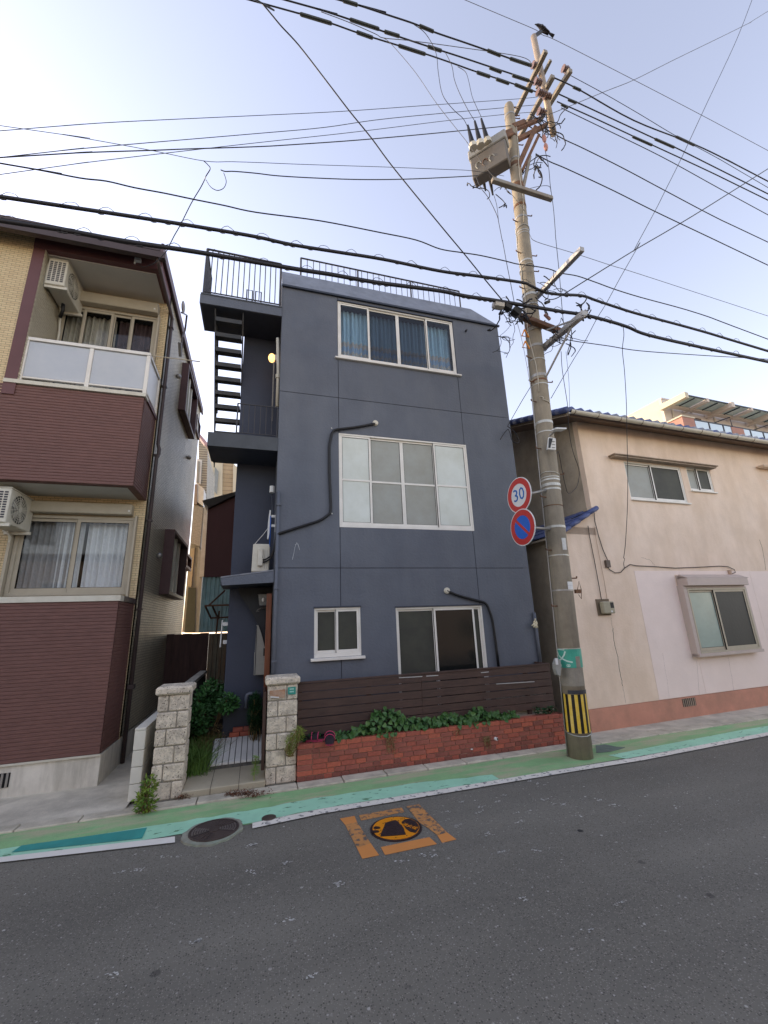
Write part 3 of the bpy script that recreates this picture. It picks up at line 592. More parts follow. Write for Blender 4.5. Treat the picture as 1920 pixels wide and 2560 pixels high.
# ------------------------------------------------------------------ NAVY BUILDING
FN = Frame((0, 6.96, 0), (1, 0, 0), (0, -1, 0)); XL, XR, ZT = .255, 5.08, 8.56; YW = 7.72
NB = thing('navy_building', 'tall three storey navy painted building with white framed windows and outside steel stair', 'building', (2.6, 8, 0))
w1, w4, w2, w3 = (.905, 1.68, 1.52, 2.295), (2.30, 3.975, .35, 2.265), (1.34, 3.97, 3.665, 5.465), (1.35, 3.925, 7.08, 8.425)
J = .006; X0s = [XL, 1.345, 3.93, XR]; Z0s = [.1, 2.95, 6.195, ZT]
for i in range(3):
    for j in range(3):
        a0, a1, b0, b1 = X0s[i]+(J if i else 0), X0s[i+1]-(J if i < 2 else 0), Z0s[j]+(J if j else 0), Z0s[j+1]-(J if j < 2 else 0)
        hs_ = [(max(h[0], a0), min(h[1], a1), max(h[2], b0), min(h[3], b1)) for h in (w1, w4, w2, w3)]
        hs_ = [h for h in hs_ if h[1]-h[0] > .001 and h[3]-h[2] > .001]
        full = [h for h in hs_ if h[0] <= a0+.03 and h[1] >= a1-.03]
        if full:
            h = full[0]
            for c0, c1 in ((b0, h[2]), (h[3], b1)): wall(FN, a0, a1, c0, c1, [], .14).build('wall_panel', NAVY, NB)
        else: wall(FN, a0, a1, b0, b1, hs_, .14).build('wall_panel', NAVY, NB)
m = MB()
for a in (1.345, 3.93): m.fbox(FN, a-.008, a+.008, .12, ZT-.02, -.05, -.012)
for z in (2.95, 6.195): m.fbox(FN, XL+.01, XR-.01, z-.008, z+.008, -.05, -.012)
for h in (): pass
# joint backing is cut where windows are
m = MB()
def seg(a0, a1, b0, b1): m.fbox(FN, a0, a1, b0, b1, -.05, -.010)
for a, zz in ((1.345, [(.12, 1.52), (2.295, 3.665), (5.465, 7.08), (8.43, ZT-.02)]), (3.93, [(.12, .35), (2.265, 3.665), (5.465, ZT-.02)])):
    for z0, z1 in zz: seg(a-.008, a+.008, z0, z1)
for z in (2.95, 6.195): seg(XL+.01, XR-.01, z-.0075, z+.0075)
m.build('joint_sealant', mat('joint_dark', (.03, .034, .05), .7), NB)
SW = Frame((XR, 0, 0), (0, 1, 0), (1, 0, 0)); wall(SW, 6.965, 14, .1, ZT, [], .12).build('side_wall', NAVY, NB)
MB().box(XL, XL+.12, 7.10, YW, .1, ZT-.02).build('side_wall', NAVY, NB)            # flank of the front block
MB().box(XL+.1, XR-.1, 6.98, 7.6, ZT-.05, ZT).build('roof_deck', NAVYD, NB)
MB().box(-.42, XR-.12, 7.7, 14, 8.0, 8.1).build('roof_deck', NAVYD, NB)
ZF = (PY(V3(775, 281), 7.25).z+PY(V5(1340, 190), 7.25).z)/2
# sloping parapet flashing: tilts back, hipped at the right
P = [(XL-.015, 6.935, ZT-.02), (XR+.02, 6.935, ZT-.02), (4.62, 7.25, ZF), (XL-.015, 7.25, ZF)]
MB().prism(P, (0, .03, -.02)).build('parapet_flashing', NAVYT, NB)
MB().prism([(XR+.02, 6.935, ZT-.02), (XR+.02, 14, ZT-.02), (4.62, 14, ZF), (4.62, 7.25, ZF)], (-.02, 0, -.02)).build('parapet_flashing', NAVYT, NB)
MB().box(XL-.02, XR+.03, 6.915, 6.955, ZT-.055, ZT-.015).build('flashing_edge', NAVYD, NB)
MB().box(XL-.015, 4.62, 7.25, 7.40, ZF-.04, ZF).build('parapet_cap', NAVYT, NB)
MB().box(XL-.02, XL, 6.94, 7.24, 8.0, ZT).build('parapet_end', NAVY, NB)
# windows
BLUEC = mat('blue_curtain_reflection', (.32, .50, .66), .8, .25, 3, .1, stretch=(7, 7, .5))
n_, L_ = BLUEC.node_tree.nodes, BLUEC.node_tree.links
tc = n_.new('ShaderNodeTexCoord'); sp = n_.new('ShaderNodeSeparateXYZ'); L_.new(tc.outputs['Object'], sp.inputs[0])
rp = n_.new('ShaderNodeValToRGB'); rp.color_ramp.interpolation = 'CONSTANT'; e = rp.color_ramp.elements
mr = n_.new('ShaderNodeMapRange'); mr.inputs[1].default_value = 7.0; mr.inputs[2].default_value = 8.4; L_.new(sp.outputs[2], mr.inputs[0]); L_.new(mr.outputs[0], rp.inputs[0])
e[0].position = 0; e[0].color = (.42, .32, .22, 1); e[1].position = .13; e[1].color = (.26, .34, .52, 1)  # brown bands: mirrored house opposite, painted into the curtain colour
for p_, c_ in ((.22, (.50, .37, .25)), (.28, (.25, .33, .52)), (.36, (.50, .37, .26)), (.44, (.34, .52, .66))):
    q_ = e.new(p_); q_.color = c_+(1,)
b_ = n_['Principled BSDF']; old = b_.inputs['Base Color'].links[0].from_socket; mx = n_.new('ShaderNodeMix'); mx.data_type = 'RGBA'; mx.blend_type = 'MIX'; mx.inputs[0].default_value = .6
L_.new(old, mx.inputs[6]); L_.new(rp.outputs[0], mx.inputs[7]); L_.new(mx.outputs[2], b_.inputs['Base Color'])
window(FN, *w3, [1.99, 2.64, 3.30], NB, ALU, GL, rec=-.012, offs=(0, 1, 1, 0), gms=(GL, glass('screened_glass', (.62, .64, .66), .8), glass('screened_glass', (.62, .64, .66), .8), GL), cur=[(1.37, 3.91, BLUEC, .028)], sill=(1.28, 4.01, .035, .05), wb=.05)
window(FN, *w2, [1.93, 2.575, 3.26], NB, ALU, FROST, rec=-.004, offs=(0, 1, 1, 0), gms=(FROST, FROSTD, FROSTD, FROST), mid=4.555, wb=.05)
window(FN, *w1, [1.285], NB, ALU, SCREEN, rec=-.012, offs=(1, 0), wb=.06, sill=(.85, 1.73, .045, .06))
window(FN, *w4, [3.03, 3.79], NB, ALU, SCREEN, rec=-.012, offs=(1, 0, 1), gms=(SCREEN, mat('black_pane', (.012, .013, .013), .12, .1, 3, .02, 8, spec=.5), SCREEN)); MB().fbox(FN, 3.13, 3.165, .4, 2.23, -.075, -.05).build('inner_sash_bar', ALU, NB)
for h in (w1, w4, w3): MB().fbox(FN, h[0]-.01, h[1]+.01, h[3], h[3]+.022, -.03, .012).build('window_head', NAVYD, NB)
# black air conditioning hose runs, wall sleeves
def hose(pts, r, name, m, parent, c=.03, F=FN, smooth=True, n=8):
    P = [F.p(*F.hit(q, c), c) for q in pts]
    # corner rounding
    Q = [P[0]]
    for i in range(1, len(P)-1):
        a, b2, d = P[i-1], P[i], P[i+1]; l1, l2 = (a-b2).length, (d-b2).length; k = min(.09, l1*.4, l2*.4)
        p1, p2 = b2+(a-b2).normalized()*k, b2+(d-b2).normalized()*k
        for t in (0, .33, .67, 1): Q.append(p1*(1-t)**2+b2*2*t*(1-t)+p2*t*t)
    Q.append(P[-1]); return MB().tube(Q, r, n).build(name, m, parent, smooth=smooth)
h1 = hose([V5(690, 960), V5(560, 985), V5(405, 1003), V5(383, 1110), V5(385, 1300), V5(395, 1520), V4(1195, 290), V4(1110, 350), V4(900, 415), V4(735, 470)], .024, 'ac_hose', BLACKR, None, c=.035)
tag(h1, 'long black wrapped hose running down the navy wall left of the frosted window', 'hose')
h2 = hose([V6(1040, 495), V6(1100, 520), V6(1190, 545), V6(1258, 560), V6(1290, 650), V6(1310, 790), V6(1325, 915)], .024, 'ac_hose', BLACKR, None, c=.035)
tag(h2, 'short black hose bending down at the right of the large ground floor window', 'hose')
for h in (h1, h2): h['group'] = 'air conditioner hoses on the navy wall'
for q in (V5(690, 960), V6(1040, 495)):
    a, z = FN.hit(q); m = MB(); N = 14
    m.tube([FN.p(a, z, 0), FN.p(a, z, .03)], .055, 14); m.tube([FN.p(a, z, .03), FN.p(a, z, .055)], .04, 14); m.build('hose_sleeve', mat('ivory_plastic', (.62, .58, .48), .5), NB)
for q in (V5(398, 993), V5(400, 1563), V4(1208, 293), V4(735, 485)):
    a, z = FN.hit(q); MB().ball(FN.p(a, z, .01), .012, 6, 4).build('wall_screw', WHITEP, NB)
a, z = FN.hit(V5(1295, 345)); MB().tube([FN.p(a, z, 0), FN.p(a, z, .06), FN.p(a-.03, z-.03, .07)], .018, 6).build('wall_hook', BLACKR, NB)
SCR = mat('white_scratch', (.45, .46, .48), .8)
for pl in ([(905, 540), (890, 580), (880, 630), (868, 688)], [(905, 540), (920, 570), (930, 605)], [(890, 560), (915, 550), (925, 580)]):
    P = [FN.p(*FN.hit(V4(*q)), .001) for q in pl]; MB().tube(P, .0035, 4).build('scratch', SCR, NB)
MB().tube([FN.p(XL+.035, 4.25, .03), FN.p(XL+.035, .3, .03)], .028, 8).build('drain_pipe', NAVY, NB, smooth=True)
for z in (4.0, 2.6, 1.5): MB().fbox(FN, XL, XL+.075, z, z+.03, 0, .065).build('pipe_clip', NAVY, NB)
MB().tube([FN.p(XR-.03, 2.1, .03), FN.p(XR-.03, 1.2, .03)], .03, 8).build('drain_pipe', NAVY, NB, smooth=True)
# recessed left wing: wall, landings, canopy
REC = Frame((0, YW, 0), (1, 0, 0), (0, -1, 0))
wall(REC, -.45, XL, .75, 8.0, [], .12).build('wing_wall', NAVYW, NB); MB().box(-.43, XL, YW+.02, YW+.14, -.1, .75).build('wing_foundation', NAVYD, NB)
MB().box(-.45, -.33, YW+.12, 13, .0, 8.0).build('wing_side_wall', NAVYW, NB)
MB().box(-.87, XL-.002, 6.97, YW-.002, 5.0, 5.05).build('landing_slab', NAVYD, NB)
DKS = mat('dark_grey_steel', (.06, .066, .075), .55, .12, 5, .08)
MB().box(-.87, XL-.004, 6.945, 6.97, 5.0, 5.25).build('landing_fascia', DKS, NB); MB().box(-.895, -.87, 6.945, YW-.05, 5.0, 5.25).build('landing_fascia', DKS, NB)
MB().box(-1.18, XL-.004, 6.97, YW-.002, 7.80, 7.86).build('landing_slab', NAVYD, NB)
MB().box(-1.18, XL-.004, 6.94, 6.97, 7.80, 7.99).build('landing_fascia', NAVY, NB); MB().box(-1.21, -1.18, 6.94, YW, 7.80, 7.99).build('landing_fascia', NAVY, NB)
MB().box(-1.20, XL-.004, 6.93, YW, 7.99, 8.02).build('landing_deck', DKS, NB)
# stair flight
STR = mat('stair_steel', (.045, .048, .052), .6, .15, 8, .08, stain=(.12, .09, .06), stain_amt=.3, stain_scale=5)
st = thing('outside_stair', 'steep black open riser steel stair between the two landings of the navy building', 'stair', (-.7, 7.8, 5.2))
ya, za, yb, zb = 7.30, 7.42, 8.30, 5.87
for k in range(-1, 10):
    t = k/7; y = ya+(yb-ya)*t; z = za+(zb-za)*t
    MB().box(-.93, -.47, y-.11, y+.11, z-.03, z).build('tread', STR, st); MB().box(-.93, -.47, y-.11, y-.10, z-.085, z-.03).build('tread_lip', STR, st)
for X in (-.955, -.465):
    d = Vector((0, yb-ya, zb-za)); A = Vector((X, ya, za))-d*.28; B = A+d*1.62; m = MB()
    m.prism([A+Vector((0, 0, .09)), B+Vector((0, 0, .09)), B-Vector((0, 0, .09)), A-Vector((0, 0, .09))], (.022, 0, 0)); m.build('stringer', STR, st)
m = MB(); d = Vector((0, yb-ya, zb-za)); A = Vector((-.95, ya, za+.85)); m.tube([A, A+d*1.2], .018, 6)
for k in range(10): q = A+d*(k*.12); m.tube([q, q-Vector((0, 0, .85))], .009, 4)
m.build('handrail', STR, st)
def railing(name, label, P, h, nb, m, posts, r=.009, rt=.02, zb=.06, parent=None):
    P = [Vector(p) for p in P]; t = thing(name, label, 'railing', P[0])
    for i in range(len(P)-1):
        a, b2 = P[i], P[i+1]
        MB().tube([a+Vector((0, 0, h)), b2+Vector((0, 0, h))], rt, 6).build('top_rail', m, t); MB().tube([a+Vector((0, 0, zb)), b2+Vector((0, 0, zb))], rt*.7, 6).build('bottom_rail', m, t)
        for k in range(1, nb[i]):
            q = a.lerp(b2, k/nb[i]); MB().tube([q+Vector((0, 0, zb)), q+Vector((0, 0, h))], r, 4).build('baluster', m, t)
        for k in range(posts[i]+1):
            q = a.lerp(b2, k/posts[i]); 
            if i and k == 0: continue
            MB().tube([q, q+Vector((0, 0, h))], rt*1.1, 6).build('post', m, t)
    return t
RLM = mat('railing_steel', (.05, .05, .058), .5, .15, 8, .05)
railing('balcony_railing', 'black barred railing round the upper stair landing left of the roof', [(-1.16, 7.68, 8.02), (-1.16, 6.97, 8.02), (.21, 6.97, 8.02)], 1.04, [9, 14], RLM, [1, 1])
railing('balcony_railing', 'low black barred railing on the lower landing below the stair', [(-.45, 7.0, 5.25), (.23, 7.0, 5.25)], .62, [7], RLM, [1], r=.008, rt=.012)
YR = 7.42; A = PY((752, 675), YR); A.z = 8.72
railing('roof_railing', 'long black barred railing along the flat roof above the blue curtained window', [(A.x, YR, 8.72), (4.45, YR, 8.72)], PY((752, 645), YR).z-8.72, [28], RLM, [3], r=.008, rt=.018)
m = MB(); c = PY(V3(475, 430), 7.4)
for s in (0, 1):
    x = c.x+s*.17; m.tube([(x, 7.4, 8.02), (x, 7.4, c.z), (x+.11, 7.4, c.z), (x+.11, 7.4, 8.02)], .013, 5)
o = m.build('step_frame', RLM); tag(o, 'small black tube frame standing on the upper landing', 'frame'); origin(o, (c.x, 7.4, 8.02))
# canopy over the porch
CN = Frame((0, 6.95, 0), (1, 0, 0), (0, -1, 0))
P = [CN.p(-.55, 2.785, .02), CN.p(XL-.004, 2.895, .02), CN.p(XL-.004, 2.715, .02), CN.p(-.52, 2.675, .02)]
MB().prism(P, (0, .05, 0)).build('canopy_fascia', NAVY, NB)
MB().prism([(-.55, 6.93, 2.79), (XL-.004, 6.93, 2.90), (XL-.004, YW-.002, 2.90), (-.55, YW-.002, 2.79)], (0, 0, .022)).build('canopy_roof', mat('canopy_sheet', (.16, .17, .20), .5, .2, 6, .1, stain=(.35, .32, .28), stain_amt=.5, stain_scale=5), NB)
MB().prism([(-.53, 6.98, 2.68), (XL-.004, 6.98, 2.72), (XL-.004, YW-.002, 2.72), (-.53, YW-.002, 2.68)], (0, 0, .03)).build('canopy_soffit', NAVYD, NB)
MB().box(-.55, -.52, 6.97, YW-.002, 2.68, 2.79).build('canopy_side', NAVYD, NB)
# dark curved bracket wall below the canopy with the porch lamp, brown door
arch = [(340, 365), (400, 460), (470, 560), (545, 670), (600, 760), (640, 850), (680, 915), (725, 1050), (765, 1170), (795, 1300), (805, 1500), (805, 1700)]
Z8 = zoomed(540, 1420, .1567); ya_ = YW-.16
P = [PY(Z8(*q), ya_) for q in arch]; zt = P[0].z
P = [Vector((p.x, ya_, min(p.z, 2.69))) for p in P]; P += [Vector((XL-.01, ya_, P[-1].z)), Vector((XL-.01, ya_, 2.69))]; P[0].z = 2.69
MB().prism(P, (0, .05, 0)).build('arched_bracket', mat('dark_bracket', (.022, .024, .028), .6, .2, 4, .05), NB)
DOOR = mat('brown_door_wood', (.17, .055, .025), .45, .3, 5, .1, stretch=(8, 8, .7))
MB().box(.155, .235, 7.08, 7.15, .45, 2.55).build('door_jamb', DOOR, NB)
MB().box(.20, .24, 7.15, 7.55, .45, 2.5).build('door', DOOR, NB)
lc = PY(Z8(752, 510), 7.50); lm = thing('porch_lamp', 'small glass lantern lamp on a curled bracket under the navy canopy', 'lamp', lc)
p = lambda x, y, Y=7.50: PY(Z8(x, y), Y)
m = MB(); 
def frus(m, c, w0, w1, h, d=.8):
    return m.hexa([c+Vector((sx*w, sy*w*d, z)) for z, w in ((-h/2, w1), (h/2, w0)) for sx, sy in ((-1, -1), (1, -1), (1, 1), (-1, 1))])
frus(m, lc, .085, .058, .18); m.build('lamp_glass', mat('lamp_glass_grey', (.20, .21, .21), .15, .3, 12, .1, spec=.6), lm)
MB().ball(lc+Vector((0, -.075, 0)), .024, 8, 6, (1, .5, 1.5)).build('bulb', WHITEP, lm, smooth=True)
frus(MB(), lc+Vector((0, 0, .10)), .06, .095, .02).build('lamp_cap', RLM, lm); frus(MB(), lc-Vector((0, 0, .10)), .06, .05, .02).build('lamp_base', RLM, lm)
MB().tube([p(860, 580), p(855, 610), p(800, 635), p(720, 640), p(665, 665), p(645, 700), p(655, 690), p(690, 690)], .008, 6).build('scroll_bracket', mat('bracket_iron', (.12, .11, .10), .6), lm)
MB().tube([p(850, 590), p(790, 645), p(830, 680), p(870, 690)], .005, 5).build('lamp_cable', BLACKR, lm)
# meter box cut to the curve
mb = [(645, 910), (675, 912), (700, 975), (735, 1090), (775, 1250), (790, 1290), (800, 1350), (798, 1560), (780, 1700), (602, 1710), (612, 1360), (620, 1350)]
y_ = YW-.20; P = [PY(Z8(*q), y_) for q in mb]; bx = thing('meter_cabinet', 'pale grey meter cabinet with curved edge on the wall beside the brown door', 'cabinet', (P[-1].x, y_, P[-3].z))
GREYB = mat('grey_cabinet', (.30, .30, .27), .5, .06, 5, .03, stain=(.2, .19, .16), stain_amt=.4, stain_scale=4)
MB().prism(P, (0, .19, 0)).build('cabinet_body', GREYB, bx)
a = [PY(Z8(*q), y_-.006) for q in ((648, 925), (632, 1360), (618, 1700))]; MB().tube(a, .005, 4).build('door_seam', MATS['joint_dark'], bx)
for q in ((770, 1310), (768, 1370)): c = PY(Z8(*q), y_-.01); MB().box(c.x-.014, c.x+.014, y_-.02, y_, c.z-.03, c.z+.03).build('latch', BLACKR, bx)
# conduit at the foot of the wing
p = lambda x, y: PY(G2(x, y), YW-.10)
o = MB().tube([p(1120, 340), p(1020, 340), p(1003, 350), p(995, 370), p(992, 470)], .028, 8).build('drain_elbow', mat('grey_pvc', (.12, .13, .16), .5), NB, smooth=True)
# air conditioner and antenna above the canopy
ac, F = ac_unit('air_conditioner', 'cream air conditioner standing on the porch canopy of the navy building', (-.23, 7.55, 2.93), (0, -1, 0), (-1, 0, 0), .62, .56, .10, 'air conditioners of the navy building', 'right', fan=False)
for ch in list(ac.children):
    bpy.data.objects.remove(ch)
q = lambda x, y, Y=7.2: PY(A4(x, y), Y)
c0 = q(780, 1945); c1 = q(1010, 1945); zt = q(830, 1575).z; zb = c0.z
MB().hexa([(c0.x, 7.2, zb), (c1.x, 7.2, zb), (c1.x, 7.5, zb), (c0.x, 7.5, zb), (c0.x+.01, 7.2, zt), (c1.x+.01, 7.2, zt), (c1.x+.01, 7.5, zt), (c0.x+.01, 7.5, zt)]).build('casing', CREAMB, ac, bevel=.015)
a = q(870, 1640, 7.18); b2 = q(930, 1870, 7.18); MB().box(a.x, b2.x, 7.15, 7.2, b2.z, a.z).build('valve_cover', CREAMB, ac, bevel=.012)
for x in (905, 960, 990): a = q(x, 1660, 7.19); MB().box(a.x, a.x+.004, 7.197, 7.2, zb+.05, a.z).build('casing_seam', GREYB, ac)
for dy in (0, 30):
    MB().tube([q(930, 1790+dy, 7.17), q(980, 1775+dy, 7.15), q(1040, 1735+dy, 7.1), q(1080, 1640+dy, 7.05), q(1095, 1540, 6.98), q(1112, 1450, 6.93)], .014, 6).build('refrigerant_pipe', BLACKR, ac, smooth=True)
ac.location.z += 0
at = thing('flat_antenna', 'slim white antenna panel on white clamps beside the corner of the navy wall', 'antenna', q(1020, 1300))
MB().prism([q(1022, 1130, 7.15), q(1038, 1135, 7.15), q(1028, 1300, 7.15), q(1018, 1440, 7.15), q(1003, 1515, 7.15), q(990, 1510, 7.15), q(1000, 1290, 7.15)], (0, .05, 0)).build('panel', WHITEP, at)
for y in (1212, 1337): a = q(1045, y-16, 7.1); b2 = q(1105, y+16, 7.1); MB().box(a.x, b2.x, 7.1, 7.14, b2.z, a.z).build('clamp', WHITEP, at)
MB().tube([q(1098, 1230, 7.1), q(1093, 1420, 7.1)], .006, 5).build('mast', WHITEP, at)
BLU = mat('blue_cable', (.02, .10, .42), .5); MB().tube([q(1035, 1210, 7.12), q(1030, 1400, 7.12), q(1022, 1560, 7.2), q(1015, 1750, 7.25)], .010, 5).build('blue_cable', BLU, at)
MB().tube([q(1000, 1370, 7.1), q(940, 1450, 7.15), q(830, 1575, 7.25)], .005, 5).build('white_cable', WHITEP, at)
a = q(1055, 862, 7.3); o = MB().tube([a-Vector((0, 0, .06)), a+Vector((0, 0, .06))], .045, 10).build('capped_pipe', WHITEP, smooth=False); tag(o, 'short white capped pipe end on the dark wing wall under the landing', 'pipe cap'); origin(o, a)
MB().tube([a-Vector((0, -.05, .06)), q(1060, 1200, 7.3)], .012, 5).build('conduit', NAVYD, NB)
# light and pipe beside the top flight
q = lambda x, y, Y=7.3: PY(V3(x, y), Y)
c = q(690, 1020); wl_ = thing('wall_light', 'warm orange lit bulkhead light beside the upper stair of the navy building', 'lamp', c)
EM = bpy.data.materials.new('warm_lamp_glow'); EM.use_nodes = True; bs = EM.node_tree.nodes['Principled BSDF']; bs.inputs['Base Color'].default_value = (.9, .5, .2, 1); bs.inputs['Emission Color'].default_value = (1, .50, .16, 1); bs.inputs['Emission Strength'].default_value = 1.1
MB().ball(c, .085, 10, 7, (.8, .8, 1.1)).build('lamp_globe', EM, wl_, smooth=True); MB().box(c.x+.05, c.x+.12, 7.26, 7.34, c.z-.06, c.z+.06).build('lamp_base', WHITEP, wl_)
o = MB().tube([q(740, 850, 7.1), q(745, 1150, 7.1), q(735, 1440, 7.1)], .03, 8).build('cream_pipe', CREAMB, NB, smooth=True)
MB().tube([q(742, 1165, 7.1), q(742, 1195, 7.1)], .045, 8).build('pipe_collar', CREAMB, NB)
m = MB(); a, b2 = q(708, 1060, 7.05), q(690, 1560, 7.05)
for k in range(44): m.ball(a.lerp(b2, k/43), .017, 5, 4, (1, 1, .7))
o = m.build('rain_chain', GALV); tag(o, 'pale rain chain hanging in front of the upper recess', 'rain chain'); origin(o, a)

# ------------------------------------------------------------------ gate pillars
BLK = mat('split_face_block', (.72, .63, .50), .9, .2, 7, .6, 45, stain=(.13, .11, .095), stain_amt=.75, stain_scale=9)
nb_ = BLK.node_tree.nodes; lb_ = BLK.node_tree.links; bs = nb_['Principled BSDF']; cur = bs.inputs['Base Color'].links[0].from_socket
v = nb_.new('ShaderNodeTexNoise'); v.inputs['Scale'].default_value = 55; v.inputs['Detail'].default_value = 2; tc = nb_.new('ShaderNodeTexCoord'); lb_.new(tc.outputs['Object'], v.inputs[0])
r = nb_.new('ShaderNodeValToRGB'); r.color_ramp.elements[0].position = .63; r.color_ramp.elements[1].position = .68; lb_.new(v.outputs[0], r.inputs[0])
mx = nb_.new('ShaderNodeMix'); mx.data_type = 'RGBA'; lb_.new(r.outputs[0], mx.inputs[0]); lb_.new(cur, mx.inputs[6]); mx.inputs[7].default_value = (.07, .055, .045, 1); lb_.new(mx.outputs[2], bs.inputs['Base Color'])
MOR = mat('mortar', (.27, .25, .21), .9, .1, 20, .2)
def pillar(name, label, x0, x1, y0, y1, zt, rows, flip, lean=0):
    t = thing(name, label, 'gate pillar', ((x0+x1)/2, (y0+y1)/2, 0), 'stone block gate pillars')
    MB().box(x0+.018, x1-.018, y0+.018, y1-.018, -.02, zt).build('mortar_core', MOR, t)
    h = zt/rows
    for k in range(rows):
        f = .34 if (k+flip) % 2 else .64; xm = x0+(x1-x0)*f; z0, z1 = k*h+.006, (k+1)*h-.006
        for a, b2 in ((x0, xm-.006), (xm+.006, x1)):
            j = random.uniform(-.006, .006); MB().box(a+j*.5, b2+j*.4, y0+j, y1, z0, z1).build('block', BLK, t, bevel=.012)
    MB().box(x0-.035, x1+.035, y0-.04, y1+.04, zt+.004, zt+.105).build('cap_stone', BLK, t, bevel=.022)
    return t
zl = PY(G2(150, 365), 6.42).z; zr = PY(G2(1185, 270), 6.42).z
pillar('gate_pillar', 'left stone block gate pillar standing between the white block wall and the weeds', -1.17, -.80, 6.42, 6.76, zl, 6, 0)
rp_ = pillar('gate_pillar', 'right stone block gate pillar with the small teal plate', .20, .605, 6.42, 6.76, zr, 6, 1)
a = [PY(G2(*q), 6.408) for q in ((1370, 283), (1440, 277), (1440, 345), (1370, 347))]
pl = MB().prism(a, (0, .008, 0)).build('house_number_plate', mat('teal_plate', (.03, .28, .23), .4)); tag(pl, 'small teal address plate on the right gate pillar', 'plate'); origin(pl, a[0])
for zz in (.72, .35):
    c = a[3].lerp(a[0], zz)+Vector((.022, -.004, 0)); MB().box(c.x-.0, c.x+.06, c.y-.002, c.y, c.z-.008, c.z+.010).build('plate_lettering', mat('pale_teal_print', (.35, .6, .52), .5), pl)
FP = Frame((0, 6.404, 0), (1, 0, 0), (0, -1, 0)); RST = mat('rust_orange_patch', (.42, .22, .12), .9, .3, 25, .4, stain=(.45, .40, .33), stain_amt=.7, stain_scale=14)
a = [PY(G2(*q), 6.409) for q in ((1205, 315), (1345, 300), (1340, 375), (1210, 370))]; MB().prism(a, (0, .006, 0)).build('nameplate_scar', RST, rp_)
a = [PY(G2(*q), 6.404) for q in ((1212, 363), (1290, 368), (1290, 378), (1212, 375))]; MB().prism(a, (0, .004, 0)).build('mortar_smear', WHITEP, rp_)
# white block kerb wall going back
WB = mat('white_block', (.72, .69, .6), .8, .08, 6, .2, stain=(.38, .36, .30), stain_amt=.5, stain_scale=3)
t = thing('block_wall', 'low white block wall running back beside the left gate pillar', 'wall', (-1.33, 7.4, 0))
zc = [0, .19, .38, .57, .80]
a0, a1 = -1.43, -1.30
for r in range(4):
    y = 6.55
    k = 0
    while y < 9.6:
        MB().box(a0, a1, y+.003, y+.397, zc[r]+.003, zc[r+1]-.003).build('block', WB, t, bevel=.006); y += .4; k += 1
MB().box(a0-.0, a1+.0, 6.55, 9.75, .80, .83).build('cap', WB, t, bevel=.004)
# step, path slabs, raised edge
STP = mat('step_concrete', (.44, .385, .28), .85, .15, 6, .3, 50, stain=(.22, .19, .13), stain_amt=.5, stain_scale=3)
t = thing('entrance_step', 'worn tan concrete step between the two gate pillars', 'step', (-.3, 6.6, 0))
MB().prism([(-.80, 6.37, -.02), (-.80, 6.37, .085), (-.80, 6.99, .125), (-.80, 6.99, -.02)], (1.0, 0, 0)).build('step_block', STP, t, bevel=.01)
for x in (-.47, -.13): MB().prism([(x, 6.365, 0), (x, 6.365, .087), (x, 6.99, .127), (x, 6.99, .1)], (.005, 0, 0)).build('joint', SOIL, t)
t = thing('path_slabs', 'pale grey slatted slab path leading back behind the step', 'path', (-.1, 7.3, .2))
PTH = mat('pale_path_slab', (.70, .69, .65), .8, .06, 6, .15, stain=(.30, .29, .27), stain_amt=.4, stain_scale=3)
x0_ = PZ(G2(660, 985), .2); x1_ = PZ(G2(740, 745), .2)
MB().prism([(x0_.x-.02, 6.98, 0), (x0_.x-.02, 6.98, .175), (x0_.x-.02, 7.66, .345), (x0_.x-.02, 7.66, 0)], (.22-x0_.x, 0, 0)).build('slab_bed', mat('dark_slab_bed', (.12, .115, .105), .9, .3, 30, .3), t)
nS = 9; W_ = (.20-x0_.x)/nS
for k in range(nS): MB().prism([(x0_.x+k*W_+.005, 6.965, .17), (x0_.x+k*W_+.005, 6.965, .20), (x0_.x+k*W_+.005, 7.66, .37), (x0_.x+k*W_+.005, 7.66, .34)], (W_-.010, 0, 0)).build('slab', PTH, t, bevel=.003)
o = MB().tube([PZ(G2(515, 1040), .03), PZ(G2(515, 1040), .03)+Vector((0, 0, .17))], .085, 12).build('tree_stump', mat('stump_wood', (.20, .13, .09), .9, .3, 9, .4)); tag(o, 'short sawn tree stump among weeds beside the step', 'stump')
t = thing('brick_edge', 'stub of red bricks at the far end of the pale path', 'brick edging', (-.25, 7.65, .2))
BRK = [mat('red_brick_%s' % nme, c, .75, .18, 9, .35, 50, stain=s_, stain_amt=.5, stain_scale=7) for nme, c, s_ in (('bright', (.46, .125, .075), (.18, .045, .03)), ('mid', (.38, .105, .070), (.13, .035, .025)), ('dull', (.30, .095, .07), (.30, .10, .06)), ('brown', (.23, .08, .06), (.24, .07, .045)))]
for r in range(2):
    for k in range(2): MB().box(-.33+k*.16+(r % 2)*.05, -.33+k*.16+.15+(r % 2)*.05, 7.64, 7.71, .37+r*.07, .433+r*.07).build('brick', BRK[(r+k) % 3], t, bevel=.004)
# gate leaf folded back
t = thing('gate_leaf', 'dark brown gate leaf folded back edge on beside the right pillar', 'gate', (.16, 6.7, .2))
p_t = PY(G2(1140, 310), 6.7).z
MB().box(.145, .185, 6.50, 6.56, .17, p_t).build('gate_stile', WOODF, t); MB().box(.155, .175, 6.56, 7.2, .2, p_t).build('gate_panel', WOODF, t)

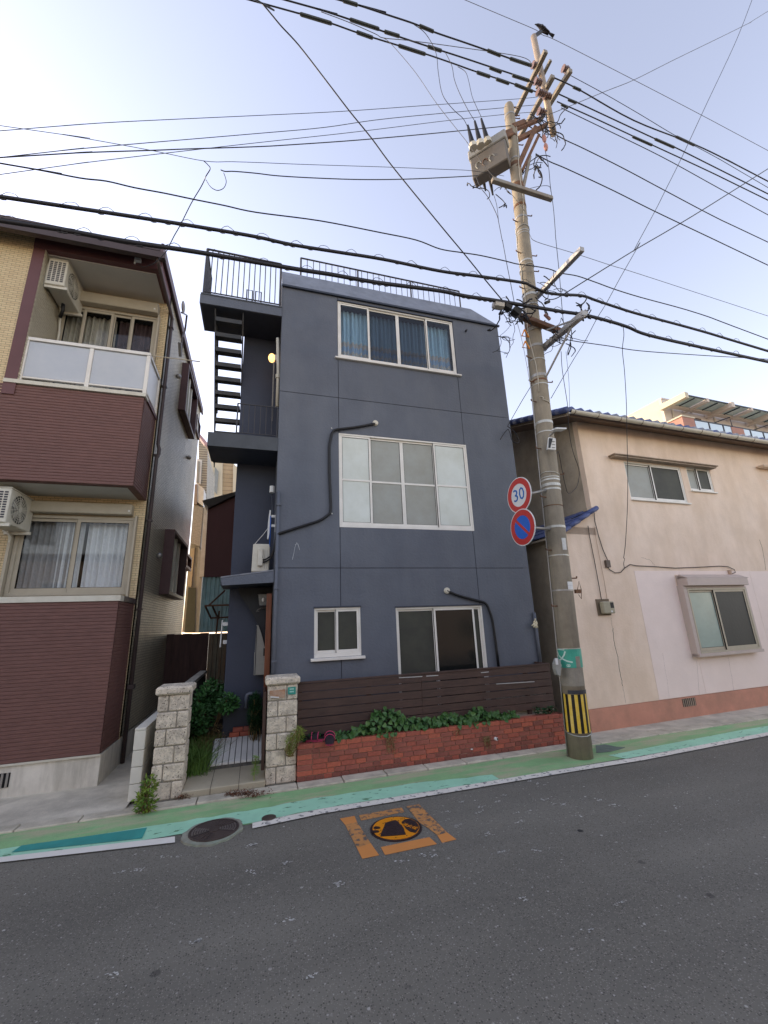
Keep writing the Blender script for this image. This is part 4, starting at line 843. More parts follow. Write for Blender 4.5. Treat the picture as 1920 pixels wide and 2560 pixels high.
# ------------------------------------------------------------------ brick planter, fence
PL = thing('brick_planter', 'long low red brick planter wall along the green lane', 'planter', (2.8, 6.5, 0))
yb0 = 6.37; zt = .455; rows = 7; rh = zt/rows
MB().box(.62, 4.93, yb0+.012, 6.62, -.02, zt-.012).build('mortar_core', mat('dark_mortar', (.34, .21, .15), .9, .2, 30, .2), PL)
MB().box(.62, 4.93, 6.49, 6.9, -.02, zt-.03).build('soil_bed', SOIL, PL)
bmeshes = {}
for r in range(rows):
    x = .612; k = 0
    while x < 4.94:
        if r == rows-1: w = .225
        else: w = random.choice((.10, .15, .20, .20, .21)) 
        if r == 0: w = .12
        w = min(w, 4.945-x)
        if w < .05: w = 4.945-x
        ln = round(w, 3); j = random.uniform(-.004, .004)
        mi = random.choice((0, 1, 1, 2, 2, 3)) if r < rows-1 else random.choice((0, 0, 1))
        if r == 0: mi = random.choice((1, 3, 3))
        key = (ln, mi, r == rows-1)
        if key not in bmeshes:
            o = MB().box(.0, ln-.008, 0, .10 if r < rows-1 else .13, .0, rh-.008).build('brick', BRK[mi], bevel=.003); bmeshes[key] = o.data
            o.parent = PL
        else: o = bpy.data.objects.new('brick', bmeshes[key]); COL.objects.link(o); o.parent = PL
        o.location = Vector((x, yb0+j, r*rh+.004))-PL.location; x += w; k += 1
        if x > 4.93: break
y = 6.38
while y < 6.9:
    for r in range(rows): 
        o = MB().box(4.86, 4.95, y+(r % 2)*.05, y+.1+(r % 2)*.05, r*rh+.004, (r+1)*rh-.004).build('brick', BRK[r % 4], PL)
    y += .11
c = PY(V6(1305, 1302), 6.36); m = MB(); m.tube([c, c+Vector((.012, -.04, 0))], .024, 10); m.build('drain_spout', WHITEP, PL); MB().tube([c+Vector((.012, -.041, 0)), c+Vector((.012, -.0415, 0))], .017, 10).build('spout_hole', BLACKR, PL)
c = PY(V6(1178, 1360), 6.36); MB().box(c.x-.015, c.x+.015, 6.355, 6.37, c.z-.008, c.z+.006).build('white_clip', WHITEP, PL)
def vines(q0, wd, hh, n, label):
    m = MB(); c = PY(q0, 6.35)
    for _ in range(n):
        x = c.x+random.uniform(-wd, wd); z = c.z; P = [Vector((x, 6.352, z))]
        for k in range(random.randint(4, 8)): x += random.gauss(0, .014); z -= random.uniform(.2, 1)*hh/5; P.append(Vector((x, 6.352+random.uniform(-.008, .006), z)))
        m.tube(P, .0022, 3)
        for p in P[1:]:
            if random.random() < .5: d = Vector((random.uniform(-.014, .014), -.008, random.uniform(-.02, .01))); m.quad(p, p+d, p+d+Vector((.006, 0, .01)), p+Vector((.004, 0, .006)))
    o = m.build('dry_vine', DRY); tag(o, label, 'dry vine', 'dry vines on the brick planter'); origin(o, c); return o
vines(V6(735, 1290), .055, .26, 16, 'long dry tan vine hanging down the brick planter under the ivy')
vines(V6(1255, 1290), .05, .17, 22, 'bushy dry vine beside the white drain spout of the planter'); vines(V6(1100, 1255), .03, .09, 6, 'tiny dry tendril at the top edge of the brick planter')
FE = thing('wooden_fence', 'dark brown horizontal board fence behind the ivy', 'fence', (2.8, 6.6, .5))
FF = Frame((0, 6.6, 0), (1, 0, 0), (0, -1, 0)); bt, bb = 1.205, .505; nbo = 6; bh = (bt-bb)/nbo
for r in range(nbo):
    cuts = [.625, 2.55+(.0 if r % 2 else .0), 4.98] if r != 2 else [.625, 2.55, 3.62, 4.98]
    for a0, a1 in zip(cuts, cuts[1:]):
        dz = random.uniform(-.0025, .0025); MB().fbox(FF, a0+.0015, a1-.0015, bb+r*bh+.006+dz, bb+(r+1)*bh-.004+dz, -.010, .012+random.uniform(-.002, .002)).build('board', WOODF, FE, bevel=.002)
    MB().box(4.955, 4.98, 6.63, 6.95, bb+r*bh+.006, bb+(r+1)*bh-.004).build('board', WOODF, FE, bevel=.002)
MB().box(.62, 4.985, 6.575, 6.645, bt, bt+.022).build('top_rail', WOODF, FE, bevel=.003); MB().box(4.93, 4.985, 6.645, 6.95, bt, bt+.022).build('top_rail', WOODF, FE)
for x in (.66, 1.7, 2.55, 3.62, 4.5, 4.92): MB().box(x-.03, x+.03, 6.612, 6.67, .42, bt).build('post', WOODF, FE)
for q0, q1 in ((V6(780, 970), V6(908, 963)), (V6(930, 961), V6(995, 957)), (V6(1228, 942), V6(1270, 938)), (V6(1312, 1004), V6(1520, 991))):
    a, b2 = PY(q0, 6.582), PY(q1, 6.582); MB().hexa([(a.x, 6.582, a.z-.006), (b2.x, 6.582, b2.z-.006), (b2.x, 6.586, b2.z-.006), (a.x, 6.586, a.z-.006), (a.x, 6.582, a.z+.005), (b2.x, 6.582, b2.z+.005), (b2.x, 6.586, b2.z+.005), (a.x, 6.586, a.z+.005)]).build('pale_strip', mat('pale_strip', (.5, .49, .47), .6), FE)
c = PY(V6(1365, 1200), 6.72); ac, F = ac_unit('air_conditioner', 'cream air conditioner half hidden below the right end of the board fence', (c.x, 7.0, .40), (1, 0, 0), (0, -1, 0), .95, .30, .30, 'air conditioners of the navy building', 'right', fan=False)
for k in range(7): MB().fbox(F, .03, .80, .02+k*.025, .028+k*.025, .30, .305).build('louvre', GREYB, ac)
# sandals
def sandal(c, yaw, label, tilt=0, K=1.25):
    t = thing('sandal', label, 'sandal', c, 'pair of pink and black sandals'); R = Matrix.Rotation(yaw, 3, 'Z') @ Matrix.Rotation(tilt, 3, 'X')
    def T(x, y, z): return c+R @ Vector((x*K, y*K, z*K))
    out = [(-.035, -.12), (.03, -.125), (.045, -.06), (.04, 0), (.052, .06), (.04, .12), (0, .14), (-.04, .12), (-.05, .05), (-.04, -.02), (-.045, -.08)]
    MB().prism([T(x, y, 0) for x, y in out], R @ Vector((0, 0, .034))).build('sole', mat('pink_sole', (.34, .035, .09), .6), t)
    MB().prism([T(x*.92, y*.95, .0285) for x, y in out], R @ Vector((0, 0, .008))).build('footbed', mat('black_footbed', (.02, .012, .018), .8), t)
    m = MB(); N = 8; R_ = 5
    for a in range(R_):
        for k in range(N):
            def f(a_, k_):
                u = a_/R_; an = pi*k_/N; w = .058*(1-.25*u*u); h = .062*sqrt(max(0, 1-u**2.2))
                return T(cos(an)*w, -.01+u*.155, .026+sin(an)*h)
            m.quad(f(a, k), f(a, k+1), f(a+1, k+1), f(a+1, k))
    m.build('upper', mat('black_footbed', (.02, .012, .018)), t)
    for y, r in ((-.01, .060), (.06, .058)): MB().tube([T(cos(pi*k/8)*r, y, .028+sin(pi*k/8)*.062) for k in range(9)], .005, 5).build('upper_trim', mat('pink_trim', (.62, .06, .16), .6), t)
    return t
p = PY(V6(335, 1300), 6.47); sandal(Vector((p.x, 6.47, .455)), radians(75), 'black sandal with pink trim lying left of its mate on the planter')
p = PY(V6(400, 1305), 6.44); sandal(Vector((p.x, 6.40, .470)), radians(170), 'pink soled sandal hanging over the brick edge nearest the ivy', radians(-14))

# ------------------------------------------------------------------ PINK HOUSE on the right
FK = Frame((5.77, 6.71, 0), (4.75, .17, 0), (.17, -4.75, 0))
def hb(F, tl, tr, bl, br, c=0):
    A = [F.hit(q, c) for q in (tl, tr, bl, br)]
    return ((A[0][0]+A[2][0])/2, (A[1][0]+A[3][0])/2, (A[2][1]+A[3][1])/2, (A[0][1]+A[1][1])/2)
def crackmat(m):
    n = m.node_tree.nodes; L = m.node_tree.links; b = n['Principled BSDF']; cur = b.inputs['Base Color'].links[0].from_socket
    tc = n.new('ShaderNodeTexCoord'); mp = n.new('ShaderNodeMapping'); mp.inputs['Scale'].default_value = (1.3, 1.3, .45); L.new(tc.outputs['Object'], mp.inputs[0])
    ns = n.new('ShaderNodeTexNoise'); ns.inputs['Scale'].default_value = 1.6; ns.inputs['Detail'].default_value = 9; ns.inputs['Roughness'].default_value = .66; L.new(mp.outputs[0], ns.inputs[0])
    r = n.new('ShaderNodeValToRGB'); r.color_ramp.elements[0].position = .40; r.color_ramp.elements[0].color = (.87, .845, .80, 1); r.color_ramp.elements[1].position = .60; r.color_ramp.elements[1].color = (1, 1, 1, 1)
    L.new(ns.outputs[0], r.inputs[0]); mx = n.new('ShaderNodeMix'); mx.data_type = 'RGBA'; mx.blend_type = 'MULTIPLY'; mx.inputs[0].default_value = .75
    L.new(cur, mx.inputs[6]); L.new(r.outputs[0], mx.inputs[7]); L.new(mx.outputs[2], b.inputs['Base Color']); return m
PNK = crackmat(mat('weathered_pink_mortar', (.82, .66, .53), .88, .07, 2, .18, 26, stain=(.74, .57, .43), stain_amt=.6, stain_scale=.9))
PNKL = mat('repainted_pale_pink', (.84, .70, .63), .8, .04, 2, .10, 26, stain=(.74, .60, .52), stain_amt=.5, stain_scale=.8)
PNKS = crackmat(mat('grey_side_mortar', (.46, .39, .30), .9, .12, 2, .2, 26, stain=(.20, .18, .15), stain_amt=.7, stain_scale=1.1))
TER = mat('terracotta_dado', (.54, .26, .18), .85, .10, 3, .2, 30, stain=(.33, .19, .13), stain_amt=.7, stain_scale=1.8)
PH = thing('pink_house', 'weathered pink mortar two storey house with blue tiled roof behind the pole', 'house', (9, 8.5, 0))
uA = hb(FK, T5(770, 520), T5(1105, 540), T5(783, 752), T5(1155, 772)); uB = hb(FK, T5(1145, 545), T5(1285, 555), T5(1172, 697), T5(1328, 705))
lo_ = hb(FK, T6(1010, 385), T6(1480, 378), T6(1125, 890), T6(1600, 885)); uC = (FK.hit(T5(1643, 600))[0], 9.5, 4.35, 5.28)
wall(FK, .88, 16, 3.75, 6.35, [uA, uB, uC], .13).build('front_wall', PNK, PH)
wall(FK, -.02, 16, .385, 3.75, [lo_], .13).build('front_wall', PNK, PH)
MB().fbox(FK, -.02, 16, -.05, .38, -.13, .012).build('dado', TER, PH)
FKb = Frame(FK.p(0, 0, 0), -FK.n, -FK.u)      # side walls run back from the front
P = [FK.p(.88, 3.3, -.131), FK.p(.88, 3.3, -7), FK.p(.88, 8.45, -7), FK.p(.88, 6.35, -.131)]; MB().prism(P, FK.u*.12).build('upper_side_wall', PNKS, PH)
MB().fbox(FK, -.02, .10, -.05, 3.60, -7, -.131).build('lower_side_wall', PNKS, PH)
MB().prism([FK.p(-.02, 3.6, -.0), FK.p(.88, 3.6, -.0), FK.p(.88, 4.08, -.0)], FK.n*-.12).build('gable_infill', PNK, PH)
# small pent roof over the wider lower storey
BLT = mat('blue_glazed_tile', (.06, .085, .21), .5, .3, 8, .08, spec=.3, stain=(.12, .12, .2), stain_amt=.4, stain_scale=6)
BLTG = mat('weathered_blue_tile', (.16, .18, .24), .45, .3, 8, .1, stain=(.30, .28, .24), stain_amt=.6, stain_scale=5)
pr = MB(); s0 = (-.18, 3.52); s1 = (.87, 4.10)
pr.prism([FK.p(s0[0], s0[1], .10), FK.p(s1[0], s1[1], .10), FK.p(s1[0], s1[1]+.03, .10), FK.p(s0[0], s0[1]+.03, .10)], FK.n*-6.5); pr = pr.build('pent_roof_board', mat('eave_board', (.38, .31, .23), .8, .1, 5, .05), PH)
for k in range(4):
    t0 = k/4; a = s0[0]+(s1[0]-s0[0])*t0; z = s0[1]+(s1[1]-s0[1])*t0+.03; a2 = a+(s1[0]-s0[0])/4*1.1; z2 = z+(s1[1]-s0[1])/4*1.1
    for j in range(10):
        c0 = .13-j*.3
        MB().prism([FK.p(a, z+.03, c0), FK.p(a2, z2-.0, c0), FK.p(a2, z2+.045, c0), FK.p(a, z+.075, c0)], FK.n*-.29).build('roof_tile', BLT, pr, bevel=.012)
        if j == 0:
            m = MB(); m.tube([FK.p(a-.01, z+.02, .135), FK.p(a2-.02, z2, .135)], .05, 8); m.build('verge_tile', BLT, pr, smooth=True)
MB().fbox(FK, s1[0]-.25, s1[0]+.02, s1[1]-.02, s1[1]+.035, .02, .12).build('flashing', mat('eave_board', (.38, .31, .23)), PH)
# main roof: eave boards, gutter, tiles
EB = MATS['eave_board']; oc = .42; az, aE = FK.hit(T5(400, 195), oc); ez = aE
a0r = az
MB().prism([FK.p(a0r, ez-.10, oc-.03), FK.p(16, ez-.10, oc-.03), FK.p(16, ez-.04, oc-.03), FK.p(a0r, ez-.04, oc-.03)], FK.n*-.03).build('fascia', mat('dark_fascia', (.13, .085, .06), .7), PH)
SL = .34
def rf(a, c, dz=0): return FK.p(a, ez-.04+(oc-c)*SL+dz, c)
MB().prism([rf(a0r, oc-.06, -.05), rf(16, oc-.06, -.05), rf(16, -4, -.05), rf(a0r, -4, -.05)], (0, 0, .05)).build('roof_deck', mat('dark_fascia', (.13, .085, .06)), PH)
MB().prism([rf(a0r, oc, -.06), rf(a0r, -4, -.06), rf(a0r, -4, .02), rf(a0r, oc, .02)], FK.u*.03).build('barge_board', EB, PH)
m = MB(); N = 7
prof = [(oc+.055+cos(pi+pi*i/N)*.06, ez-.02+sin(pi+pi*i/N)*.06) for i in range(N+1)]
for (c0, z0), (c1, z1) in zip(prof, prof[1:]): m.quad(FK.p(a0r, z0, c0), FK.p(16, z0, c0), FK.p(16, z1, c1), FK.p(a0r, z1, c1))
g = m.build('gutter', CREAMB, PH, smooth=True)
for k in range(22):
    a = a0r+.1+k*.62; MB().tube([FK.p(a, prof[i][1]-.003, prof[i][0]) for i in range(N+1)], .008, 4).build('gutter_joint', mat('dark_fascia', (.13, .085, .06)), g)
tw = .245; k = 0; a = a0r+.02
tmesh = {}
while a < 12:
    for r in range(3):
        c1 = oc-.01-r*.27; mt = BLT if (random.random() < .25 or k < 2) else BLTG
        key = (r, mt.name)
        m = MB(); 
        n8 = 8
        A = [rf(a+tw*i/n8, c1, .085+.075*(1-cos(2*pi*i/n8))/2+.012) for i in range(n8+1)]; B = [rf(a+tw*i/n8, c1-.30, .085+.075*(1-cos(2*pi*i/n8))/2) for i in range(n8+1)]
        for i in range(n8): m.quad(A[i], A[i+1], B[i+1], B[i]); m.quad(A[i], A[i+1], A[i+1]-Vector((0, 0, .07)), A[i]-Vector((0, 0, .07)))
        m.build('roof_tile', mt, PH, smooth=False)
    a += tw; k += 1
for j in range(14):
    c1 = oc+.0-j*.28; MB().tube([rf(a0r-.02, c1, .07), rf(a0r-.02, c1-.27, .065)], .07, 8).build('verge_tile', BLT, PH, smooth=True)
m = MB(); m.prism([rf(a0r, oc-.85, .05), rf(16, oc-.85, .05), rf(16, -4, .04), rf(a0r, -4, .04)], (0, 0, .02)); m.build('upper_roof', BLTG, PH)
# windows of the pink house
window(FK, *uA, [FK.hit(T5(945, 640))[0]], PH, ALU, FROSTD, rec=-.01, offs=(1, 0), gms=(FROSTD, SCREEN), sill=(uA[0], uA[1]+.04, .03, .05))
window(FK, *uB, [FK.hit(T5(1228, 620))[0]], PH, ALU, FROSTD, rec=-.01, offs=(1, 0), gms=(FROSTD, SCREEN), sill=(uB[0]-.02, uB[1]+.03, .03, .05))
window(FK, *uC, [8.6], PH, ALU, FROSTD, rec=-.01, offs=(1, 0), gms=(FROSTD, SCREEN))
hA = FK.hit(T5(705, 478), .18); hB_ = FK.hit(T5(1340, 530), .18)
m = MB(); z_ = (hA[1]+hB_[1])/2; HOOD = mat('weathered_hood', (.36, .28, .21), .8, .2, 6, .1, stain=(.12, .09, .07), stain_amt=.5)
m.fbox(FK, hA[0], hB_[0], z_-.035, z_-.0, 0, .15); m.fbox(FK, hA[0]-.03, hB_[0]+.03, z_+.001, z_+.028, 0, .18); m.build('window_hood', HOOD, PH, bevel=.006)
a_, z2_ = FK.hit(T5(1620, 530), .15); MB().fbox(FK, a_, a_+1.9, z2_-.06, z2_, 0, .2).build('window_hood', PNK, PH, bevel=.03)
BWT = mat('bay_trim', (.50, .41, .36), .6, .05, 4, .03)
fc = .14; lb = hb(FK, T6(1010, 385), T6(1480, 378), T6(1125, 890), T6(1600, 885), fc); b0, b1, b2_, b3 = lb
bw = MB(); bw.fbox(FK, b0-.10, b0, b2_-.05, b3+.06, 0, fc); bw.fbox(FK, b1, b1+.05, b2_-.05, b3+.02, 0, fc); bw.fbox(FK, b0-.10, b1+.05, b2_-.06, b2_, 0, fc+.03); bw.fbox(FK, b0, b1, b3, b3+.05, 0, fc)
bw = bw.build('window_surround', BWT, PH, bevel=.004)
hh = .24; m = MB(); p = FK.p
m.hexa([p(b0-.06, b3+.05, fc+.09), p(b1+.02, b3+.05, fc+.09), p(b1+.02, b3+.05, 0), p(b0-.06, b3+.05, 0), p(b0-.06, b3+.05+hh*.68, fc+.09), p(b1+.02, b3+.05+hh*.68, fc+.09), p(b1+.02, b3+.05+hh, 0), p(b0-.06, b3+.05+hh, 0)])
m.hexa([p(b0-.06, b3+.05+hh*.68, fc+.09), p(b1+.02, b3+.05+hh*.68, fc+.09), p(b1+.02, b3+.05+hh*.60, 0), p(b0-.06, b3+.05+hh*.6, 0), p(b0-.06, b3+.052+hh*.68, fc+.09), p(b1+.02, b3+.052+hh*.68, fc+.09), p(b1+.02, b3+.06+hh, fc*.5), p(b0-.06, b3+.06+hh, fc*.5)])
m.build('shutter_box', BWT, PH, bevel=.006)
window(FK.moved(fc+.01), b0, b1, b2_, b3, [FK.hit(T6(1290, 650), fc)[0]], PH, ALUB, SCREEN, rec=-.005, offs=(1, 0), fw=.04, sw=.045, gms=(mat('green_frosted_glass', (.34, .42, .37), .2, .06, 3, .03, 60, stain=(.25, .30, .25), stain_amt=.5), mat('black_screen', (.03, .033, .032), .5, .1, 3)), dp=.05, rm=False)
# repainted panel, vent, cracks, meter
pa = FK.hit(T6(590, 245)); pb = FK.hit(T6(765, 1280)); zt_ = pa[1]
for i, (x0, x1) in enumerate(((pa[0], 3.0), (3.006, 5.3), (5.306, 16))):
    m = MB(); z0_, z1_ = .39, zt_
    if x0 < b1+.05 and x1 > b0-.1:
        for (aa, bb, cc, dd) in ((x0, max(x0, b0-.1), z0_, z1_), (min(x1, b1+.05), x1, z0_, z1_), (max(x0, b0-.1), min(x1, b1+.05), z0_, b2_-.06), (max(x0, b0-.1), min(x1, b1+.05), b3+.3, z1_)):
            if bb-aa > .01: m.fbox(FK, aa, bb, cc, dd, .0005, .005)
    else: m.fbox(FK, x0, x1, z0_, z1_, .0005, .005)
    m.build('repainted_panel', PNKL, PH)
v0, v1, v2, v3 = hb(FK, T6(975, 1265), T6(1080, 1258), T6(980, 1330), T6(1085, 1322), .012)
vt = MB().fbox(FK, v0, v1, v2, v3, .0125, .0155).build('vent_opening', MATS['interior'], PH)
for k in range(7): MB().fbox(FK, v0+(v1-v0)*(k+.15)/7, v0+(v1-v0)*(k+.55)/7, v2, v3, .0155, .026).build('vent_bar', HOOD, vt)
CRK = mat('crack_dark', (.12, .09, .065), .95)  # dark line colour of the wall cracks
def crack(pts, r=.004, c=.0):
    P = []
    for (q0, q1) in zip(pts, pts[1:]):
        for i in range(5): t = i/5; P.append((q0[0]+(q1[0]-q0[0])*t+random.uniform(-1, 1), q0[1]+(q1[1]-q0[1])*t+random.uniform(-1, 1)))
    P.append(pts[-1]); MB().tube([FK.p(*FK.hit(q), c) for q in P], r, 4).build('crack', CRK, PH)
crack([T6(423, 700), T6(428, 800), T6(455, 900), T6(480, 1060), T6(500, 1165)], .005); crack([T6(1590, 0), T6(1620, 90), T6(1640, 240)], .004)
crack([T6(405, 620), T6(420, 700)], .002); crack([T6(500, 1165), T6(525, 1300)], .002); crack([T6(650, 140), T6(720, 160), T6(755, 200)], .002)
crack([T6(1090, 960), T6(1110, 1235)], .0022, .004); crack([T6(1340, 930), T6(1385, 1200)], .0022, .004); crack([T6(820, 900), T6(870, 1260)], .0018, .004)
m0, m1, m2, m3 = hb(FK, T6(330, 485), T6(425, 495), T6(338, 585), T6(430, 590), .08)
mt_ = thing('electric_meter', 'beige electric meter box on the pink wall right of the pole', 'meter', FK.p((m0+m1)/2, m2, .05))
MTB = mat('meter_beige', (.34, .31, .22), .5, .08, 8, .05)
MB().fbox(FK, m0-.05, m1-.02, m2-.03, m3+.05, 0, .02).build('back_plate', mat('plate_wood', (.16, .12, .08), .8), mt_); MB().fbox(FK, m0, m1, m2, m3, .02, .12).build('casing', MTB, mt_, bevel=.02)
MB().fbox(FK, m0+.62*(m1-m0), m0+.9*(m1-m0), m2+.45*(m3-m2), m2+.9*(m3-m2), .12, .123).build('meter_window', BLACKR, mt_); MB().fbox(FK, m0+.6*(m1-m0), m0+.72*(m1-m0), m2+.1*(m3-m2), m2+.25*(m3-m2), .12, .123).build('seal_tag', WHITEP, mt_)
def fwire(F, pts, r, label, cat='cable', c=.02, m=CABLE, group=None, name='wall_cable'):
    P = [F.p(*F.hit(q, c), c) for q in pts]; o = MB().tube(P, r, 5).build(name, m, smooth=True); tag(o, label, cat, group); origin(o, P[0]); return o
G_ = 'thin cables fixed on the pink wall'
fwire(FK, [T3(1060, 850), T3(1080, 980), T3(1140, 1280), T3(1180, 1500), T3(1215, 1700)], .007, 'left of two thin cables running down to the electric meter', group=G_)
fwire(FK, [T3(1130, 850), T3(1150, 980), T3(1210, 1300), T3(1250, 1500), T3(1280, 1700)], .005, 'right of two thin cables running down to the electric meter', group=G_, m=mat('pink_painted_conduit', (.5, .36, .27), .7))
fwire(FK, [T3(870, 770), T3(1000, 715), T3(1100, 675), T3(1130, 690), T3(1140, 800), T3(1180, 960), T3(1230, 1120), T3(1285, 1245)], .008, 'cable arching over the small blue pent roof down to the junction box', group=G_)
fwire(FK, [T6(370, 200), T6(395, 235), T6(440, 262), T6(485, 258), T6(515, 225), T6(560, 195), T6(610, 205), T6(760, 212), T6(920, 224), T6(1100, 217), T6(1270, 208), T6(1340, 212), T6(1390, 235), T6(1400, 258), T6(1370, 270)], .008, 'slack cable running right above the shuttered window of the pink house', group=G_)
j0, j1, j2, j3 = hb(FK, T6(362, 163), T6(395, 160), T6(368, 218), T6(398, 218), .03); o = MB().fbox(FK, j0, j1, j2, j3, 0, .05).build('junction_box', mat('junction_brown', (.12, .09, .07), .6)); tag(o, 'small dark junction box above the electric meter on the pink wall', 'junction box'); origin(o, FK.p(j0, j2))
c = FK.p(*FK.hit(T6(1355, 258), .03), .03); o = MB().tube([c+Vector((0, 0, .05)), c-Vector((0, 0, .05))], .045, 8, r1=.03).build('cable_entry', mat('pink_painted_conduit', (.5, .36, .27))); tag(o, 'small pale cable entry cap above the shuttered window', 'cable cap'); origin(o, c)

# ------------------------------------------------------------------ apartment block behind the pink house
YC = 24
FC = Frame((0, YC, 0), (1, .047, 0), (.047, -1, 0)); CRM = mat('condo_pale_pink', (.56, .49, .43), .8, .05, 2, .05); CRY = mat('condo_cream', (.54, .49, .38), .8, .05, 2, .05); ORG = mat('condo_orange', (.36, .19, .15), .8, .1, 2, .05)
CB = thing('apartment_block', 'pale pink apartment block with glass pergola behind the blue tiled roof', 'building', (30, 26, 0))
ca, cz = FC.hit(B5(490, 250)); w2a = FC.hit(B5(600, 325))[1]
wall(FC, ca, ca+30, 0, cz, [], .3).build('front_wall', CRM, CB)
MB().prism([FC.p(ca, 0, -.31), FC.p(ca, 0, -12), FC.p(ca, cz+.3, -12), FC.p(ca, cz, -.31)], FC.u*.3).build('side_wall', CRY, CB)
MB().prism([FC.p(ca-.02, cz-1.7, -3.2), FC.p(ca-.02, cz-1.7, -12), FC.p(ca-.02, cz-.9, -12), FC.p(ca-.02, cz-.9, -3.2)], FC.u*-.06).build('orange_band', ORG, CB)
MB().fbox(FC, ca, ca+30, cz-.02, cz+.12, -12, .05).build('roof_slab', CRM, CB)
pc = 2.2; pa_, pz = FC.hit(B5(770, 205), pc); BEAM = CRM; zb_ = pz-.25
beams = [FC.hit(B5(740, 215), pc)[0], FC.hit(B5(985, 240), pc)[0], FC.hit(B5(1240, 300), pc)[0], FC.hit(B5(1465, 335), pc)[0], FC.hit(B5(1700, 400), pc)[0]]
dd = (beams[4]-beams[0])/4; beams = [beams[0]+dd*k for k in range(11)]
for k, a in enumerate(beams):
    big = k % 2 == 0
    MB().fbox(FC, a-.22 if big else a-.15, a+.22 if big else a+.15, zb_-(.22 if big else .05), zb_+.30, .05, pc+(.25 if big else .05)).build('pergola_beam', CRY if k == 0 else CRM, CB)
for a, a2 in zip(beams, beams[1:]):
    gp = MB().fbox(FC, a+.25, a2-.25, zb_+.18, zb_+.22, .7, pc-.1).build('glass_panel', mat('pergola_glass', (.42, .55, .56), .15, .05, 1, .02, spec=.6), CB)
    MB().fbox(FC, (a+a2)/2-.04, (a+a2)/2+.04, zb_+.10, zb_+.18, .3, pc-.1).build('glazing_bar', NAVYD, gp)
    MB().fbox(FC, a+.2, a2-.2, zb_+.0, zb_+.26, .3, .7).build('pergola_edge', CRM, CB)
MB().fbox(FC, beams[0], beams[-1], zb_+.2, zb_+.30, pc-.08, pc).build('pergola_rail', NAVYD, CB)
for i, q in enumerate((B5(815, 395), B5(1285, 475), B5(1465, 500), B5(1570, 520))):
    P = FC.p(*FC.hit(q), 0); MB().ball(P+FC.n*.1, .13, 8, 5).build('vent_cap', HOOD, CB)
for q in (B5(610, 400), B5(1060, 450), B5(1515, 540)):
    a, z = FC.hit(q); MB().tube([FC.p(a, z-1.8, .08), FC.p(a, z+.9, .08)], .06, 6).build('drainpipe', CRY, CB)
for q0, q1 in ((B5(700, 430), B5(930, 500)),):
    a, z = FC.hit(q0); a1, z1 = FC.hit(q1); MB().fbox(FC, a, a1, z1-1.0, z, .02, .05).build('window', mat('brown_glass', (.12, .08, .06), .3), CB)
bc = 2.0; ba, bz = FC.hit(B5(850, 465), bc); MB().fbox(FC, ba-1.5, ba, bz-2.5, bz, .1, bc).build('balcony_parapet', ORG, CB); MB().fbox(FC, ba-1.6, ba+.1, bz, bz+.12, .1, bc+.06).build('parapet_cap', CRY, CB)
ba2, bz2 = FC.hit(B5(1260, 560), bc); MB().fbox(FC, ba2, ba2+1.7, bz-2.5, bz-.15, .1, bc).build('balcony_parapet', ORG, CB)
MB().fbox(FC, ba, ba+20, bz-.10, bz-.02, bc-.1, bc-.02).build('balcony_rail', NAVYD, CB)
k = 0; a = ba
while a < ba+16:
    gp = MB().fbox(FC, a+.1, a+1.8, bz-1.1, bz-.14, bc-.08, bc-.05).build('balcony_glass', mat('balcony_glass', (.45, .55, .62), .12, .05, 1, 0, spec=.6), CB); MB().fbox(FC, a, a+.08, bz-1.2, bz-.05, bc-.1, bc-.02).build('rail_post', NAVYD, CB); a += 1.9
for q in (B5(1240, 450), B5(1700, 520)):
    a, z = FC.hit(q, bc); MB().tube([FC.p(a, bz-.1, bc), FC.p(a, z, bc), FC.p(a-1.6, z-.5, .5)], .05, 4).build('brace', NAVYD, CB)

# ------------------------------------------------------------------ things seen down the gap on the left
def slab_px(Y, pts, d, name, m, parent=None, conv=A3):
    P = [PY(conv(*q), Y) for q in pts]; return MB().prism(P, (0, d, 0)).build(name, m, parent)
SHD = mat('maroon_sheet', (.11, .026, .024), .5, .12, 3, .05, stretch=(1, 1, .2))
s = thing('maroon_shed', 'dark maroon sheet metal shed upper storey behind the canopy', 'shed', PY(A3(500, 1250), 12))
slab_px(12, [(415, 640), (650, 545), (660, 1250), (378, 1252)], 2.5, 'shed_wall', SHD, s)
slab_px(11.85, [(365, 592), (670, 510), (670, 535), (418, 655)], 2.8, 'shed_roof', mat('shed_roof_grey', (.07, .06, .05), .7), s)
TEALC = mat('teal_corrugated', (.42, .64, .64), .6, .2, 3, .1, stain=(.16, .13, .09), stain_amt=.75, stain_scale=2.2, streak=3.5)
s = thing('teal_shed_wall', 'faded teal corrugated sheet wall below the maroon shed', 'wall', PY(A3(450, 1700), 12.1))
P0, P1 = PY(A3(335, 1735), 12.1), PY(A3(600, 1735), 12.1); z1 = PY(A3(500, 1250), 12.1).z; z0 = P0.z; w_ = (P1.x-P0.x)/7
for k in range(7):
    x = P0.x+k*w_; MB().prism([(x, 12.1, z0), (x+w_*.3, 12.1, z0), (x+w_*.4, 12.05, z0), (x+w_*.9, 12.05, z0), (x+w_, 12.1, z0), (x+w_, 12.2, z0), (x, 12.2, z0)], (.0, 0, z1-z0)).build('corrugated_sheet', TEALC, s)
fb = thing('back_fence', 'dark brown board fence across the gap beside the brown house', 'fence', PY(A3(300, 2100), 11.3))
P0, P1 = PY(A3(150, 1745), 11.3), PY(A3(425, 1745), 11.3); x0f = P0.x-.25; nb2 = 5; w_ = (P1.x-x0f)/nb2
